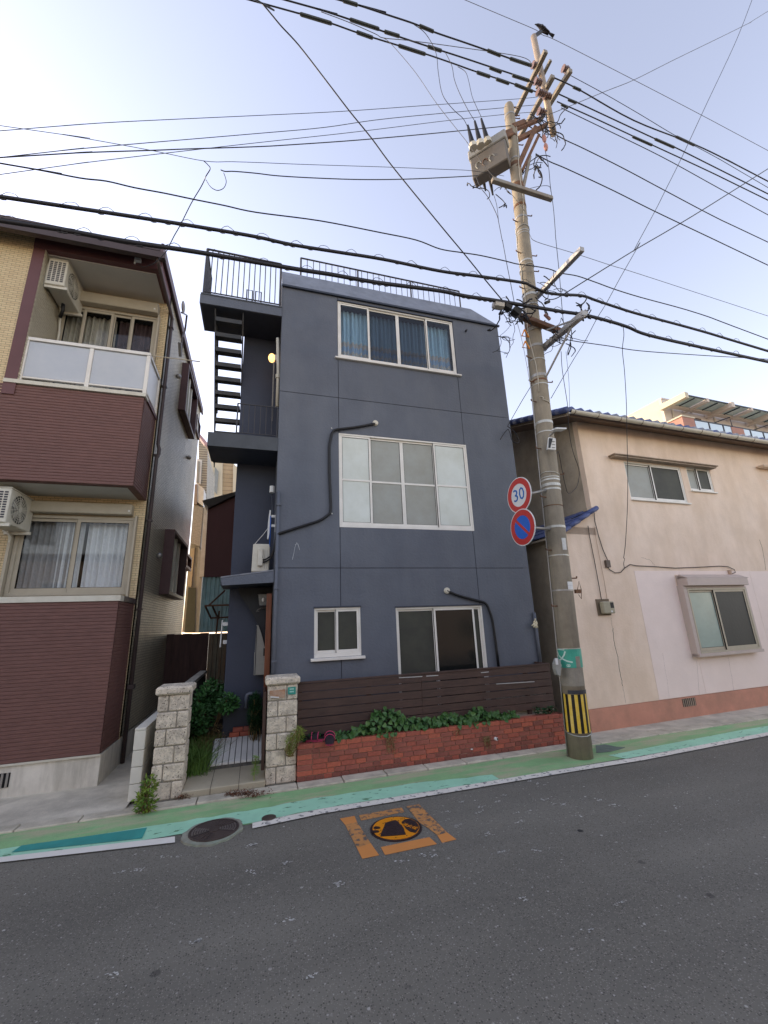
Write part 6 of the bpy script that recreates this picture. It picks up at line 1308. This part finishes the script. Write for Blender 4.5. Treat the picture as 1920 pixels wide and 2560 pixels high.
def sleeves(o, segs, Y, r, m):
    for q0, q1 in segs:
        a, b2 = PY(q0, Y), PY(q1, Y); mm = MB(); mm.tube([a, a.lerp(b2, .04), a.lerp(b2, .96), b2], [r*.7, r, r, r*.7], 8)
        mm.build('insulating_sleeve', m, o)
SLV = mat('sleeve_dark_green', (.035, .04, .035), .5, .15, 12)
o = wire([W2(590, 0), W2(700, 30), W2(880, 90), W2(1030, 140), W2(1150, 190), W2(1340, 255), W2(1540, 325), (1329, 166)], 5.1, .024, 'upper of the three thick high voltage wires left of the pole', 12)
sleeves(o, [(W2(610, 3), W2(697, 30)), (W2(1062, 152), W2(1148, 188)), (W2(1465, 298), W2(1545, 330)), (T1(580, 485), T1(760, 545))], 5.1, .034, SLV)
o = wire([W2(270, 0), W2(450, 50), W2(650, 115), W2(860, 190), W2(1130, 280), W2(1300, 335), W2(1480, 395), W2(1659, 455), (1335, 208)], 5.5, .024, 'middle of the three thick high voltage wires left of the pole', 12)
sleeves(o, [(W2(650, 115), W2(825, 173)), (W2(855, 187), W2(945, 215)), (W2(1112, 275), W2(1195, 302)), (W2(1478, 400), W2(1550, 428)), (T1(600, 625), T1(740, 670))], 5.5, .036, SLV)
o = wire([W2(60, 0), W2(350, 80), W2(545, 140), W2(700, 195), W2(940, 270), W2(1100, 320), W2(1260, 375), W2(1400, 425), W2(1600, 490), (1341, 230)], 5.9, .024, 'lowest of the three thick high voltage wires left of the pole', 12)
sleeves(o, [(W2(355, 83), W2(545, 140)), (W2(690, 190), W2(788, 225)), (W2(938, 270), W2(1100, 322)), (W2(1403, 428), W2(1482, 455)), (W2(1518, 468), W2(1595, 495)), (T1(620, 700), T1(770, 760))], 5.9, .038, SLV)
R_ = lambda *p: [W3(*q) for q in p]
wire(R_((250, 370), (500, 505), (750, 650), (1000, 800), (1300, 960), (1659, 1170)), 4.9, .010, 'thin wire joining the topmost power line on the right', 0, 15)
o = wire(R_((130, 385), (300, 465), (700, 690), (1130, 860), (1400, 990), (1659, 1125)), 5.0, .022, 'topmost of the thick power lines right of the pole', 0, 15); sleeves(o, [(W3(1000, 805), W3(1135, 868)), (W3(265, 450), W3(320, 475))], 5.0, .030, SLV)
o = wire(R_((160, 500), (400, 610), (850, 820), (990, 880), (1300, 1035), (1659, 1215)), 5.4, .022, 'second thick power line right of the pole with a long sleeve', 0, 15); sleeves(o, [(W3(850, 822), W3(990, 884)), (W3(230, 540), W3(290, 565))], 5.4, .032, SLV)
o = wire(R_((150, 555), (400, 665), (690, 800), (830, 865), (1250, 1060), (1659, 1260)), 5.8, .022, 'third thick power line right of the pole with a long sleeve', 0, 15); sleeves(o, [(W3(690, 805), W3(832, 868)), (W3(180, 575), W3(230, 600))], 5.8, .032, SLV)
wire(R_((180, 600), (460, 735), (900, 950), (1300, 1170), (1659, 1365)), 6.1, .016, 'fourth line below the thick power lines right of the pole', 0, 15)
wire(R_((70, 750), (200, 825), (340, 890), (620, 1030), (920, 1190), (1300, 1390), (1659, 1560)), 5.7, .017, 'dark line leaving the pole below its upper crossarms to the right', 0, 15)
wire(R_((0, 930), (100, 985), (230, 1040), (550, 1190), (850, 1340), (1250, 1530), (1659, 1725)), 5.5, .017, 'lowest of the straight lines sloping right from the upper pole', 0, 15)
wire([(1163, 0), (1270, 45), (1340, 75), W3(50, 80), W3(160, 125), W3(700, 400), W3(1190, 655), W3(1659, 905)], 5.68, .010, 'single thin wire passing under the crow at the very top', 12, 15, m=WIREG)
wire([T1(700, 1000)]+R_((80, 650), (210, 600), (500, 480), (700, 400), (1000, 250), (1510, 0))+[(1920, 28)], (5.6, 4.2), .010, 'thin wire rising from the pole to the upper right corner', 0, 10, m=WIREG)
wire([(1880, 0)]+R_((1480, 0), (1400, 190), (1230, 550), (1100, 830), (1030, 980), (930, 1180), (850, 1340), (700, 1620))+[T2(1659, 190), T2(1500, 470), T2(1380, 690), T2(1300, 820), T2(1200, 1010), T2(1100, 1170), T2(920, 1480)], (3.4, 5.6), .009, 'wavy thin cable dropping steeply from the upper right to the pole', 6)
wire([(1920, 422)]+R_((1190, 1330), (940, 1480), (700, 1620), (360, 1831))+[T2(1210, 500), T2(1050, 600), T2(950, 655), T2(880, 650), T2(830, 600)], (3.6, 5.5), .014, 'straight black cable crossing down to the pole from the right edge', 8)
L_ = lambda *p: [W1(*q) for q in p]
wire(L_((0, 122), (400, 90), (800, 63), (1659, 23))+[W2(600, 660), W2(1100, 625), W2(1659, 585), (1345, 242)], 5.7, .008, 'uppermost of four thin wires running left from the pole', 12)
wire(L_((0, 295), (400, 250), (800, 213), (1659, 140))+[W2(500, 755), W2(900, 700), W2(1659, 630), (1345, 262)], 5.75, .009, 'second of four thin wires running left from the pole', 12)
wire(L_((0, 405), (500, 335), (1000, 275), (1659, 200))+[W2(700, 780), W2(1250, 712), W2(1600, 675), (1340, 280)], 5.8, .008, 'third of four thin wires, crossing the others at far left', 12)
wire(L_((0, 295), (500, 265), (1000, 248), (1200, 240), (1659, 225))+[W2(300, 858), W2(700, 830), W2(1150, 790), W2(1600, 745), (1310, 312)], 5.6, .013, 'thickest and lowest of four wires running left from the pole', 12)
wire(L_((0, 88), (400, 145), (950, 243), (1320, 317), (1500, 322), (1659, 327))+[W2(400, 975), W2(870, 990), (1100, 423), (1181, 427), (1260, 440)], 5.5, .007, 'thin wire bent at the service drop joint above the brown house', 12)
wire(L_((1430, 375), (1460, 385), (1520, 385), (1659, 397))+[(700, 440), (810, 446), (920, 449), (1041, 447), (1180, 440), (1195, 438)], 5.45, .013, 'black service cable from the transformer to the joint above the brown house')
wire(L_((1320, 317), (1345, 340), (1362, 368), (1335, 415), (1325, 440), (1300, 490), (1240, 590), (1170, 730), (1130, 800), (1105, 850), (1080, 900), (1040, 945), (1000, 980), (975, 992), (930, 1005), (900, 990)), (5.45, 7.25), .012, 'service drop wire running down to the eave of the brown house')
wire(L_((1335, 440), (1360, 480), (1385, 500), (1415, 508), (1450, 492), (1466, 450), (1450, 395)), 5.45, .009, 'slack black loop at the service drop joint')
wire(L_((0, 332), (240, 373), (520, 428), (690, 448), (870, 490), (1060, 525), (1250, 565), (1450, 605), (1659, 650))+[(800, 552), (949, 581), (1040, 600), T2(0, 240), T2(180, 270), T2(340, 295), T2(540, 340), T2(640, 365), T2(760, 380), T2(900, 405), T2(1000, 440), T2(1140, 465), T2(1300, 520), T2(1450, 575), T2(1659, 640), (1750, 785), (1920, 848)], 5.45, .016, 'wavy twisted cable crossing the whole street above the thick bundles', 8, 12)
wire(L_((0, 550), (400, 610), (800, 670), (1250, 740), (1659, 810))+[V3(850, 40), V3(1250, 105), V3(1659, 170), T2(0, 425), T2(300, 465), T2(680, 520), T2(750, 545), T2(870, 600), T2(1000, 620), T2(1180, 630), T2(1300, 670), T2(1480, 730), T2(1659, 785), (1750, 827), (1920, 878)], 5.30, .034, 'upper thick black communication cable bundle in front of the buildings', 8, 12, lash=.42, n=8)
wire(L_((0, 705), (400, 765), (800, 838), (1250, 905), (1659, 975))+[V3(940, 260), V3(1200, 300), V3(1450, 345), V3(1659, 378), T2(0, 590), T2(220, 635), T2(450, 668), T2(700, 710), T2(1000, 760), T2(1200, 790), T2(1400, 840), T2(1560, 890), (1620, 838), (1750, 868), (1920, 905)], 5.15, .040, 'lower thick black communication cable bundle crossing the roof railings', 8, 12, lash=.5, n=8)
wire([(625, -10), W2(130, 20), W2(240, 150), W2(350, 270), W2(520, 490), W2(650, 660), W2(780, 820), W2(910, 995), T2(0, 40), T2(200, 280), T2(370, 490), T2(520, 670)], (4.2, 5.3), .018, 'long black cable falling diagonally from the top edge to the cable junction', 6)
wire([W2(850, 225), W2(900, 265), W2(1040, 430), W2(1170, 620), W2(1340, 835), T1(230, 1190), T1(420, 1440), T1(600, 1620), T1(700, 1750)], (5.6, 5.4), .008, 'thin guy wire passing diagonally in front of the transformer', m=WIREG)
wire([W2(480, 70), W2(640, 130), W2(800, 200), W2(850, 225), W2(1000, 240), W2(1300, 280), W2(1659, 335), (1330, 160)], 5.3, .010, 'thin wire threading between the high voltage wires', 0, m=WIREG)
DR = 'dropper wires to the transformer'
wire([W2(1030, 145), W2(1100, 200), W2(1160, 310), W2(1175, 430), W2(1200, 560), W2(1260, 645), W2(1320, 700), W2(1345, 745)], (5.2, 5.7), .010, 'left dropper wire curving down to the transformer', group=DR)
wire([W2(1215, 308), W2(1255, 390), W2(1270, 470), W2(1300, 550), W2(1350, 650), W2(1388, 712)], (5.5, 5.7), .010, 'middle dropper wire curving down to the transformer', group=DR)
wire([W2(1290, 395), W2(1335, 425), W2(1355, 480), W2(1375, 570), W2(1400, 630), W2(1428, 690)], (5.9, 5.7), .010, 'right dropper wire curving down to the transformer', group=DR)
VW = 'slack vertical wires beside the pole'
wire([T1(305, 1480), T1(340, 1560), T1(400, 1640), T1(470, 1780), T1(490, 1860), T1(515, 1990), T2(520, 180), T2(555, 370), T2(585, 520), T2(615, 680)], 5.4, .010, 'slack wire hanging left of the pole from the transformer', group=VW)
wire([T1(440, 1600), T1(470, 1700), T1(485, 1830)], 5.4, .008, 'short wire end below the transformer bushings', group=VW)
wire([T1(870, 1240), T1(900, 1380), T1(915, 1540), T1(940, 1720), T1(955, 1900), T2(960, 150), T2(990, 450), T2(1010, 700), T2(1030, 900), T2(1050, 1000)], 5.4, .010, 'slack wire hanging right of the pole from the pink insulators', group=VW)
wire([T1(740, 1565), T1(800, 1550), T1(870, 1540), T1(910, 1550), T1(920, 1590)], 5.4, .008, 'short arched wire above the lower crossarm', group=VW)
wire([T2(750, 130), T2(800, 180), T2(1110, 275), T2(1430, 380), T2(1659, 450), (1920, 790)], 5.4, .008, 'thin straight wire leaving the pole halfway up toward the right edge', 0, 10, m=WIREG)
wire([T2(1040, 990), T2(1150, 1010), T2(1400, 1045), T2(1659, 1085), (1750, 888), (1920, 898)], 5.5, .014, 'lowest black wire leaving the pole to the right above the pink house', 0, 10)
wire([T2(640, 850), T2(680, 1000), T2(730, 1260), T2(770, 1510), T2(790, 1750)], 5.45, .008, 'pale wire hanging down the left flank of the pole', m=GALV, group=VW)
wire([T2(1005, 1090), T2(1015, 1250), T2(1060, 1550), T2(1065, 1700), T2(1090, 1870), T2(1125, 1990), T3(900, 40), T3(950, 180), T3(960, 270)], (5.5, 6.3), .009, 'drop wire from the pole junction to the pink side wall', group=VW)
wire([T2(1045, 1090), T2(1070, 1350), T2(1075, 1560)], (5.5, 6.2), .006, 'second thinner drop wire beside the pole ending at the eave', group=VW)
wire([T3(960, 270), T3(930, 400), T3(840, 478), T3(800, 390), T3(760, 200), T3(720, 0), T2(950, 1900), T2(880, 1400)], (6.4, 5.6), .009, 'slack looped cable between the pole and the pink side wall', group=VW)
wire([T5(752, 1120), T6(515, 150), T6(508, 190), T6(515, 225)], 6.64, .009, 'short hanging cable end joining the slack wall cable', group=VW)
wire([T2(1520, 890), T2(1525, 960), T2(1513, 1080), T2(1530, 1250), T2(1545, 1500), T5(772, 300), T5(778, 700), T5(765, 1000), T5(752, 1120)], (5.15, 6.6), .010, 'long drop cable hanging from the bundle down the pink wall', group=VW)
wire([T2(760, 1370), T2(680, 1500), T2(600, 1640), T2(560, 1710)], (5.5, 6.8), .009, 'short stay wire between the pole and the navy building corner', group=VW)
wire([T2(560, 1710), T2(620, 1760), T2(655, 1830), T2(640, 1850), T2(600, 1830), T2(570, 1740), T2(540, 1760), T2(500, 1820)], 6.85, .014, 'dark cable bunch tied at the upper right corner of the navy building', group=VW)
# junction tangles and closures
def tangle(q, w, h, n, Y, label, r=.008, group='cable tangles on the pole'):
    m = MB(); c = PY(q, Y); s = (PY((q[0]+100, q[1]), Y)-c).length/100
    for _ in range(n):
        a = Vector((random.uniform(-w, w)*s, random.uniform(-.15, .15), random.uniform(-h*.3, h*.5)*s)); P = [c+a]; d = Vector((random.gauss(0, 1), random.gauss(0, .4), random.gauss(0, 1))).normalized()
        L = random.uniform(.05, .10)
        for k in range(random.randint(5, 10)):
            d = (d+Vector((random.gauss(0, .38)+.25*d.z, random.gauss(0, .15), random.gauss(-.08, .38)-.25*d.x))).normalized(); nx = P[-1]+d*L
            if abs((nx-c).x) > w*s*1.15 or abs((nx-c).z) > h*s*1.2: d = -d; nx = P[-1]+d*L
            P.append(nx)
        m.tube(catm(P, 4), random.uniform(.6, 1.2)*r, 4)
    o = m.build('cable_tangle', CABLE, smooth=True); tag(o, label, 'cables', group); origin(o, c); o['kind'] = 'stuff'; return o
tangle((1291, 775), 38, 22, 16, 5.35, 'dense tangle of black cables left of the pole at roof height', .012); tangle((1285, 830), 22, 45, 10, 5.35, 'loose cable ends dangling below the left tangle')
tangle((1405, 855), 30, 26, 14, 5.3, 'cable tangle right of the pole around the lower grey crossarm', .009); tangle((1370, 730), 28, 26, 8, 5.35, 'few loose cable loops right of the pole under the upper grey crossarm', .010)
tangle((1365, 325), 38, 34, 20, 5.6, 'knot of wires at the upper brackets of the pole', .012); tangle((1225, 470), 34, 25, 7, 5.6, 'curled wires under the transformer bushings', .010); tangle((1455, 780), 22, 10, 8, 5.1, 'cable knot at the tip of the lower grey crossarm', .012); tangle((1340, 415), 22, 38, 9, 5.6, 'bundle of wires following the upper pole', .012)
def closure(q0, q1, r, Y, label, m):
    a, b2 = PY(q0, Y), PY(q1, Y); o = MB().tube([a, a.lerp(b2, .08), a.lerp(b2, .92), b2], [r*.5, r, r, r*.5], 8).build('cable_closure', m, smooth=False); tag(o, label, 'cable box', 'splice boxes on the cables'); origin(o, a)
closure(T2(440, 700), T2(525, 715), .075, 5.2, 'grey ribbed splice box on the bundle left of the pole', GALV); closure(T2(530, 705), T2(590, 740), .07, 5.2, 'black splice box next to the left cable tangle', BLACKR)
closure(T2(600, 740), T2(660, 790), .09, 5.25, 'largest black splice box against the pole', BLACKR); closure(T2(865, 780), T2(915, 828), .03, 5.3, 'small pinkish splice on a loop right of the pole', mat('pink_splice', (.35, .2, .17), .6))
closure(T2(870, 690), T2(908, 675), .03, 5.3, 'small black splice under the upper grey crossarm', BLACKR); closure(T2(1180, 765), T2(1210, 790), .07, 5.1, 'clamp block at the tip of the lower grey crossarm', GALV)

# ------------------------------------------------------------------ PLANTS
def leafpoly(m, c, d, up, L, w, heart=False):
    d = d.normalized(); s = d.cross(up); 
    if s.length < 1e-3: s = Vector((1, 0, 0))
    s.normalize(); n_ = s.cross(d)
    if heart: P = [c, c+d*L*.12+s*w*.5-d*L*.1, c+d*L*.4+s*w*.5, c+d*L, c+d*L*.4-s*w*.5, c+d*L*.12-s*w*.5-d*L*.1]; mid = c+d*L*.45-n_*w*.14; m.add(P+[mid], [(6, 0, 1), (6, 1, 2), (6, 2, 3), (6, 3, 4), (6, 4, 5), (6, 5, 0)])
    else: mid = c+d*L*.5-n_*w*.12; m.add([c, c+d*L*.45+s*w*.5, c+d*L, c+d*L*.45-s*w*.5], [(0, 1, 2), (0, 2, 3)])
def foliage(m, c, rad, n, L, w, droop=.0, heart=False, shell=.5, z0=None):
    for _ in range(n):
        while True:
            v = Vector((random.uniform(-1, 1), random.uniform(-1, 1), random.uniform(-1, 1)))
            if shell*shell < v.length_squared < 1: break
        p = Vector(c)+Vector((v.x*rad[0], v.y*rad[1], v.z*rad[2])); d = (Vector((v.x, v.y, v.z*.5+random.uniform(-.4, .5)-droop))+Vector((random.gauss(0, .5),)*1+(random.gauss(0, .5), random.gauss(0, .4))))
        if z0 is not None and p.z < z0: continue
        leafpoly(m, p, d, Vector((random.gauss(0, .5), random.gauss(0, .5)-.2, 1)), L*random.uniform(.6, 1.3), w*random.uniform(.7, 1.2), heart)
# ivy behind the brick edge
IV = thing('ivy', 'dark green ivy hedge spilling over the brick planter in front of the fence', 'ivy', (2.2, 6.5, .45))
hull = [(.98, .53), (1.1, .56), (1.35, .57), (1.6, .63), (1.75, .80), (1.95, .82), (2.1, .76), (2.25, .66), (2.5, .61), (2.75, .60), (2.9, .66), (3.05, .61), (3.25, .60), (3.4, .71), (3.55, .69), (3.7, .60), (3.95, .56), (4.1, .58)]
def hz(x):
    for (x0, z0), (x1, z1) in zip(hull, hull[1:]):
        if x0 <= x <= x1: return z0+(z1-z0)*(x-x0)/(x1-x0)-.035
    return .5
lm_ = []
for k in range(4):
    m = MB(); L = .058+.008*k; leafpoly(m, Vector((0, 0, 0)), Vector((0, -.35, -1)), Vector((0, -1, .3)), L, L*.95, True); o = m.build('leaf', LEAF1); lm_.append(o.data); bpy.data.objects.remove(o)
lm2_ = []
for d_ in lm_: e_ = d_.copy(); e_.materials.clear(); e_.materials.append(mat('young_ivy_leaf', (.085, .17, .045), .45, .3, 3, .05, spec=.4)); lm2_.append(e_)
for k in range(280):
    x = random.uniform(.98, 4.1); t = random.random(); z = .45+(hz(x)-.45)*t; y = 6.50-.10*sin(pi*min(1, t+.15))+random.uniform(-.02, .015)
    if random.random() < .05: z = .44; y = 6.36
    o = bpy.data.objects.new('leaf', random.choice(lm_ if random.random() < .65 else lm2_)); COL.objects.link(o); o.parent = IV; o.location = Vector((x, y, z+.03))-IV.location; s = random.uniform(.7, 1.25); o.scale = (s, s, s); o.rotation_euler = (random.gauss(0, .45), random.gauss(0, .5), random.gauss(0, .6))
m = MB()
for k in range(1700):
    x = random.uniform(.95, 4.15); t = random.random()**.8; z = .44+(hz(x)-.47)*t; y = 6.56-.12*sin(pi*min(1, t+.1))*random.random()
    leafpoly(m, Vector((x, y, z)), Vector((random.gauss(0, .5), -.5+random.gauss(0, .4), random.gauss(-.3, .6))), Vector((random.gauss(0, .4), -.6, 1)), random.uniform(.03, .06), random.uniform(.03, .05), True)
o = m.build('ivy_foliage', LEAF1, IV); o['kind'] = 'stuff'
m = MB()
for x0, x1, n in ((4.45, 4.9, 90), (.64, .95, 60)):
    for _ in range(n): leafpoly(m, Vector((random.uniform(x0, x1), 6.5+random.uniform(-.07, .05), random.uniform(.45, .56))), Vector((random.gauss(0, 1), -.6, random.gauss(.3, .5))), Vector((0, -.3, 1)), .045, .035, True)
o = m.build('creeping_leaves', LEAF3); tag(o, 'small dark creeping leaves at the two ends of the planter', 'creeper'); o['kind'] = 'stuff'
# weeds left of the path
def blades(m, x0, x1, y0, y1, n, h0, h1, lean=.3, w=.006, z=.03):
    for _ in range(n):
        c = Vector((random.uniform(x0, x1), random.uniform(y0, y1), z)); h = random.uniform(h0, h1); d = Vector((random.gauss(0, lean), random.gauss(0, lean), 1)); s = Vector((random.uniform(-1, 1), random.uniform(-1, 1), 0)).normalized()*w
        a = c+d*h*.55; b2 = a+Vector((d.x*1.8, d.y*1.8, .6))*h*.45; m.add([c-s, c+s, a+s*.8, a-s*.8, b2], [(0, 1, 2, 3), (3, 2, 4)])
m = MB(); blades(m, -.98, -.56, 6.85, 8.3, 3400, .14, .50); blades(m, -.78, -.54, 6.8, 7.2, 500, .05, .16)
o = m.build('weeds', LEAF2); tag(o, 'long grassy weeds beside the pale path', 'weeds'); o['kind'] = 'stuff'
m = MB(); blades(m, -.75, -.42, 7.3, 8.2, 420, .2, .55, .25, .005); foliage(m, (-.50, 7.7, .40), (.16, .3, .2), 260, .035, .014)
o = m.build('dry_weeds', DRY); tag(o, 'tan dry weeds with seed heads between the grass and the navy wing', 'weeds'); o['kind'] = 'stuff'
def shrub(name, label, blobs, L, w, mt, stem_c, zb, cat='shrub', droop=0, group=None, heart=False):
    t = thing(name, label, cat, (stem_c[0], stem_c[1], zb), group); m = MB()
    for c, r, n in blobs: foliage(m, c, r, n, L, w, droop, heart, .25, zb)
    m.build('foliage', mt, t); m = MB()
    for c, r, n in blobs:
        for _ in range(5): m.tube(catm([Vector((stem_c[0]+random.gauss(0, .02), stem_c[1], zb)), Vector(((stem_c[0]+c[0])/2, (stem_c[1]+c[1])/2, (zb+c[2])/2))+Vector((random.gauss(0, .04), random.gauss(0, .03), 0)), Vector(c)+Vector((random.gauss(0, r[0]*.4), random.gauss(0, r[1]*.3), r[2]*.4))], 3), .006, 4)
    m.build('stem', DRY, t); return t
def at(q, Y): p = PY(q, Y); return (p.x, p.y, p.z)
shrub('shrub', 'dark leafy shrub against the far end of the navy wing foot', [(at(G2(690, 360), 8.6), (.26, .3, .26), 700), (at(G2(620, 440), 8.3), (.24, .3, .24), 600), (at(G2(560, 570), 8.0), (.22, .3, .22), 500), (at(G2(830, 430), 7.55), (.14, .1, .14), 260)], .085, .045, LEAF5, (-.8, 8.3), .03)
shrub('conifer_shrub', 'narrow feathery dark conifer beside the grey drain pipe', [(at(G2(1075, 420), 7.5), (.085, .1, .14), 900), (at(G2(1070, 520), 7.5), (.10, .12, .16), 1200), (at(G2(1075, 610), 7.5), (.09, .12, .13), 900)], .055, .010, LEAF3, (at(G2(1075, 690), 7.5)[0], 7.5), .2, droop=-.5)
shrub('fern_weed', 'yellow green feathery weed growing over the corner of the right pillar', [(at(G2(1400, 770), 6.33), (.07, .05, .10), 420), (at(G2(1460, 700), 6.34), (.10, .05, .09), 420), (at(G2(1385, 840), 6.32), (.045, .04, .06), 160)], .034, .007, LEAF4, (at(G2(1400, 860), 6.34)[0], 6.36), .33, 'weed')
# tall single weed with whorled leaves at the step
c = PZ(G2(1062, 1190), .0); zt_ = PY(G2(1080, 905), c.y).z; t = thing('tall_weed', 'single tall weed with whorled narrow leaves growing at the step by the right pillar', 'weed', c); top = Vector((c.x+.015, c.y, zt_))
MB().tube(catm([Vector(c), Vector(c).lerp(top, .5)+Vector((-.01, 0, 0)), top]), .006, 5).build('stem', LEAF4, t)
m = MB()
for k in range(150):
    s = .42+.58*random.random(); p = Vector(c).lerp(top, s); an = random.random()*6.28; leafpoly(m, p, Vector((cos(an), sin(an), .35-.9*(1-s))), Vector((0, 0, 1)), .075*(1.15-s*.35), .013)
m.build('leaves', mat('fresh_leaf_green', (.24, .38, .08), .55, .35, 5, .05), t)
# leafy weed at the foot of the left pillar
c = PZ(G2(50, 1440), .0); t = shrub('weed_clump', 'bushy green and yellow weed at the street corner of the white block wall', [((c.x+.02, c.y+.05, .10), (.10, .07, .11), 200), ((c.x+.03, c.y+.08, .26), (.07, .06, .12), 150), ((c.x-.01, c.y+.03, .16), (.08, .06, .08), 60)], .055, .028, mat('mixed_weed_green', (.10, .20, .03), .55, .7, 14, .05, stain=(.35, .33, .03), stain_amt=.6, stain_scale=9), (c.x+.03, c.y+.06), 0, 'weed')
m = MB()
for q, r in ((G2(950, 1245), .17), (G2(1000, 1250), .12), (G2(870, 1250), .1), (G2(420, 1285), .1), (G2(1100, 1260), .15)):
    p = PZ(q, .02); 
    for _ in range(120): leafpoly(m, Vector((p.x+random.gauss(0, r*.5), p.y+random.gauss(0, .035), .025+abs(random.gauss(0, .018)))), Vector((random.gauss(0, 1), random.gauss(0, 1), random.gauss(0, .4))), Vector((0, 0, 1)), .028, .014)
o = m.build('dead_leaves', mat('dead_leaf_brown', (.13, .055, .03), .8, .4, 12, .05)); tag(o, 'brown dead leaves gathered on the kerb below the step', 'dead leaves'); o['kind'] = 'stuff'
# work glove stuck at the right edge of the navy building
p = PY(V6(1525, 672), 6.86); g = thing('work_glove', 'cream work glove hung at the lower right edge of the navy wall', 'glove', p); GLV = mat('glove_cotton', (.62, .55, .38), .9, .1, 20, .2)
me_ = MB(); me_.ball(p, .05, 8, 6, (1, .35, 1.1)); me_.build('palm', GLV, g, smooth=True)
for k, (dx, dz) in enumerate(((-.09, -.04), (-.055, -.075), (-.01, -.09), (.03, -.085), (.0, .085))): MB().tube([p+Vector((dx*.3, 0, dz*.3)), p+Vector((dx, -.01, dz))], [.018, .012], 6).build('finger', GLV, g, smooth=True)
# stepped kerb patch repair next to the pole foot
P = [PZ(T6(*q), .006) for q in ((285, 1640), (360, 1632), (450, 1650), (520, 1655), (470, 1672), (400, 1690), (290, 1700))]
o = MB().prism(P, (0, 0, .004)).build('asphalt_patch', mat('patch_asphalt', (.15, .19, .16), .9, .2, 9, .3, 80)); o['kind'] = 'structure'
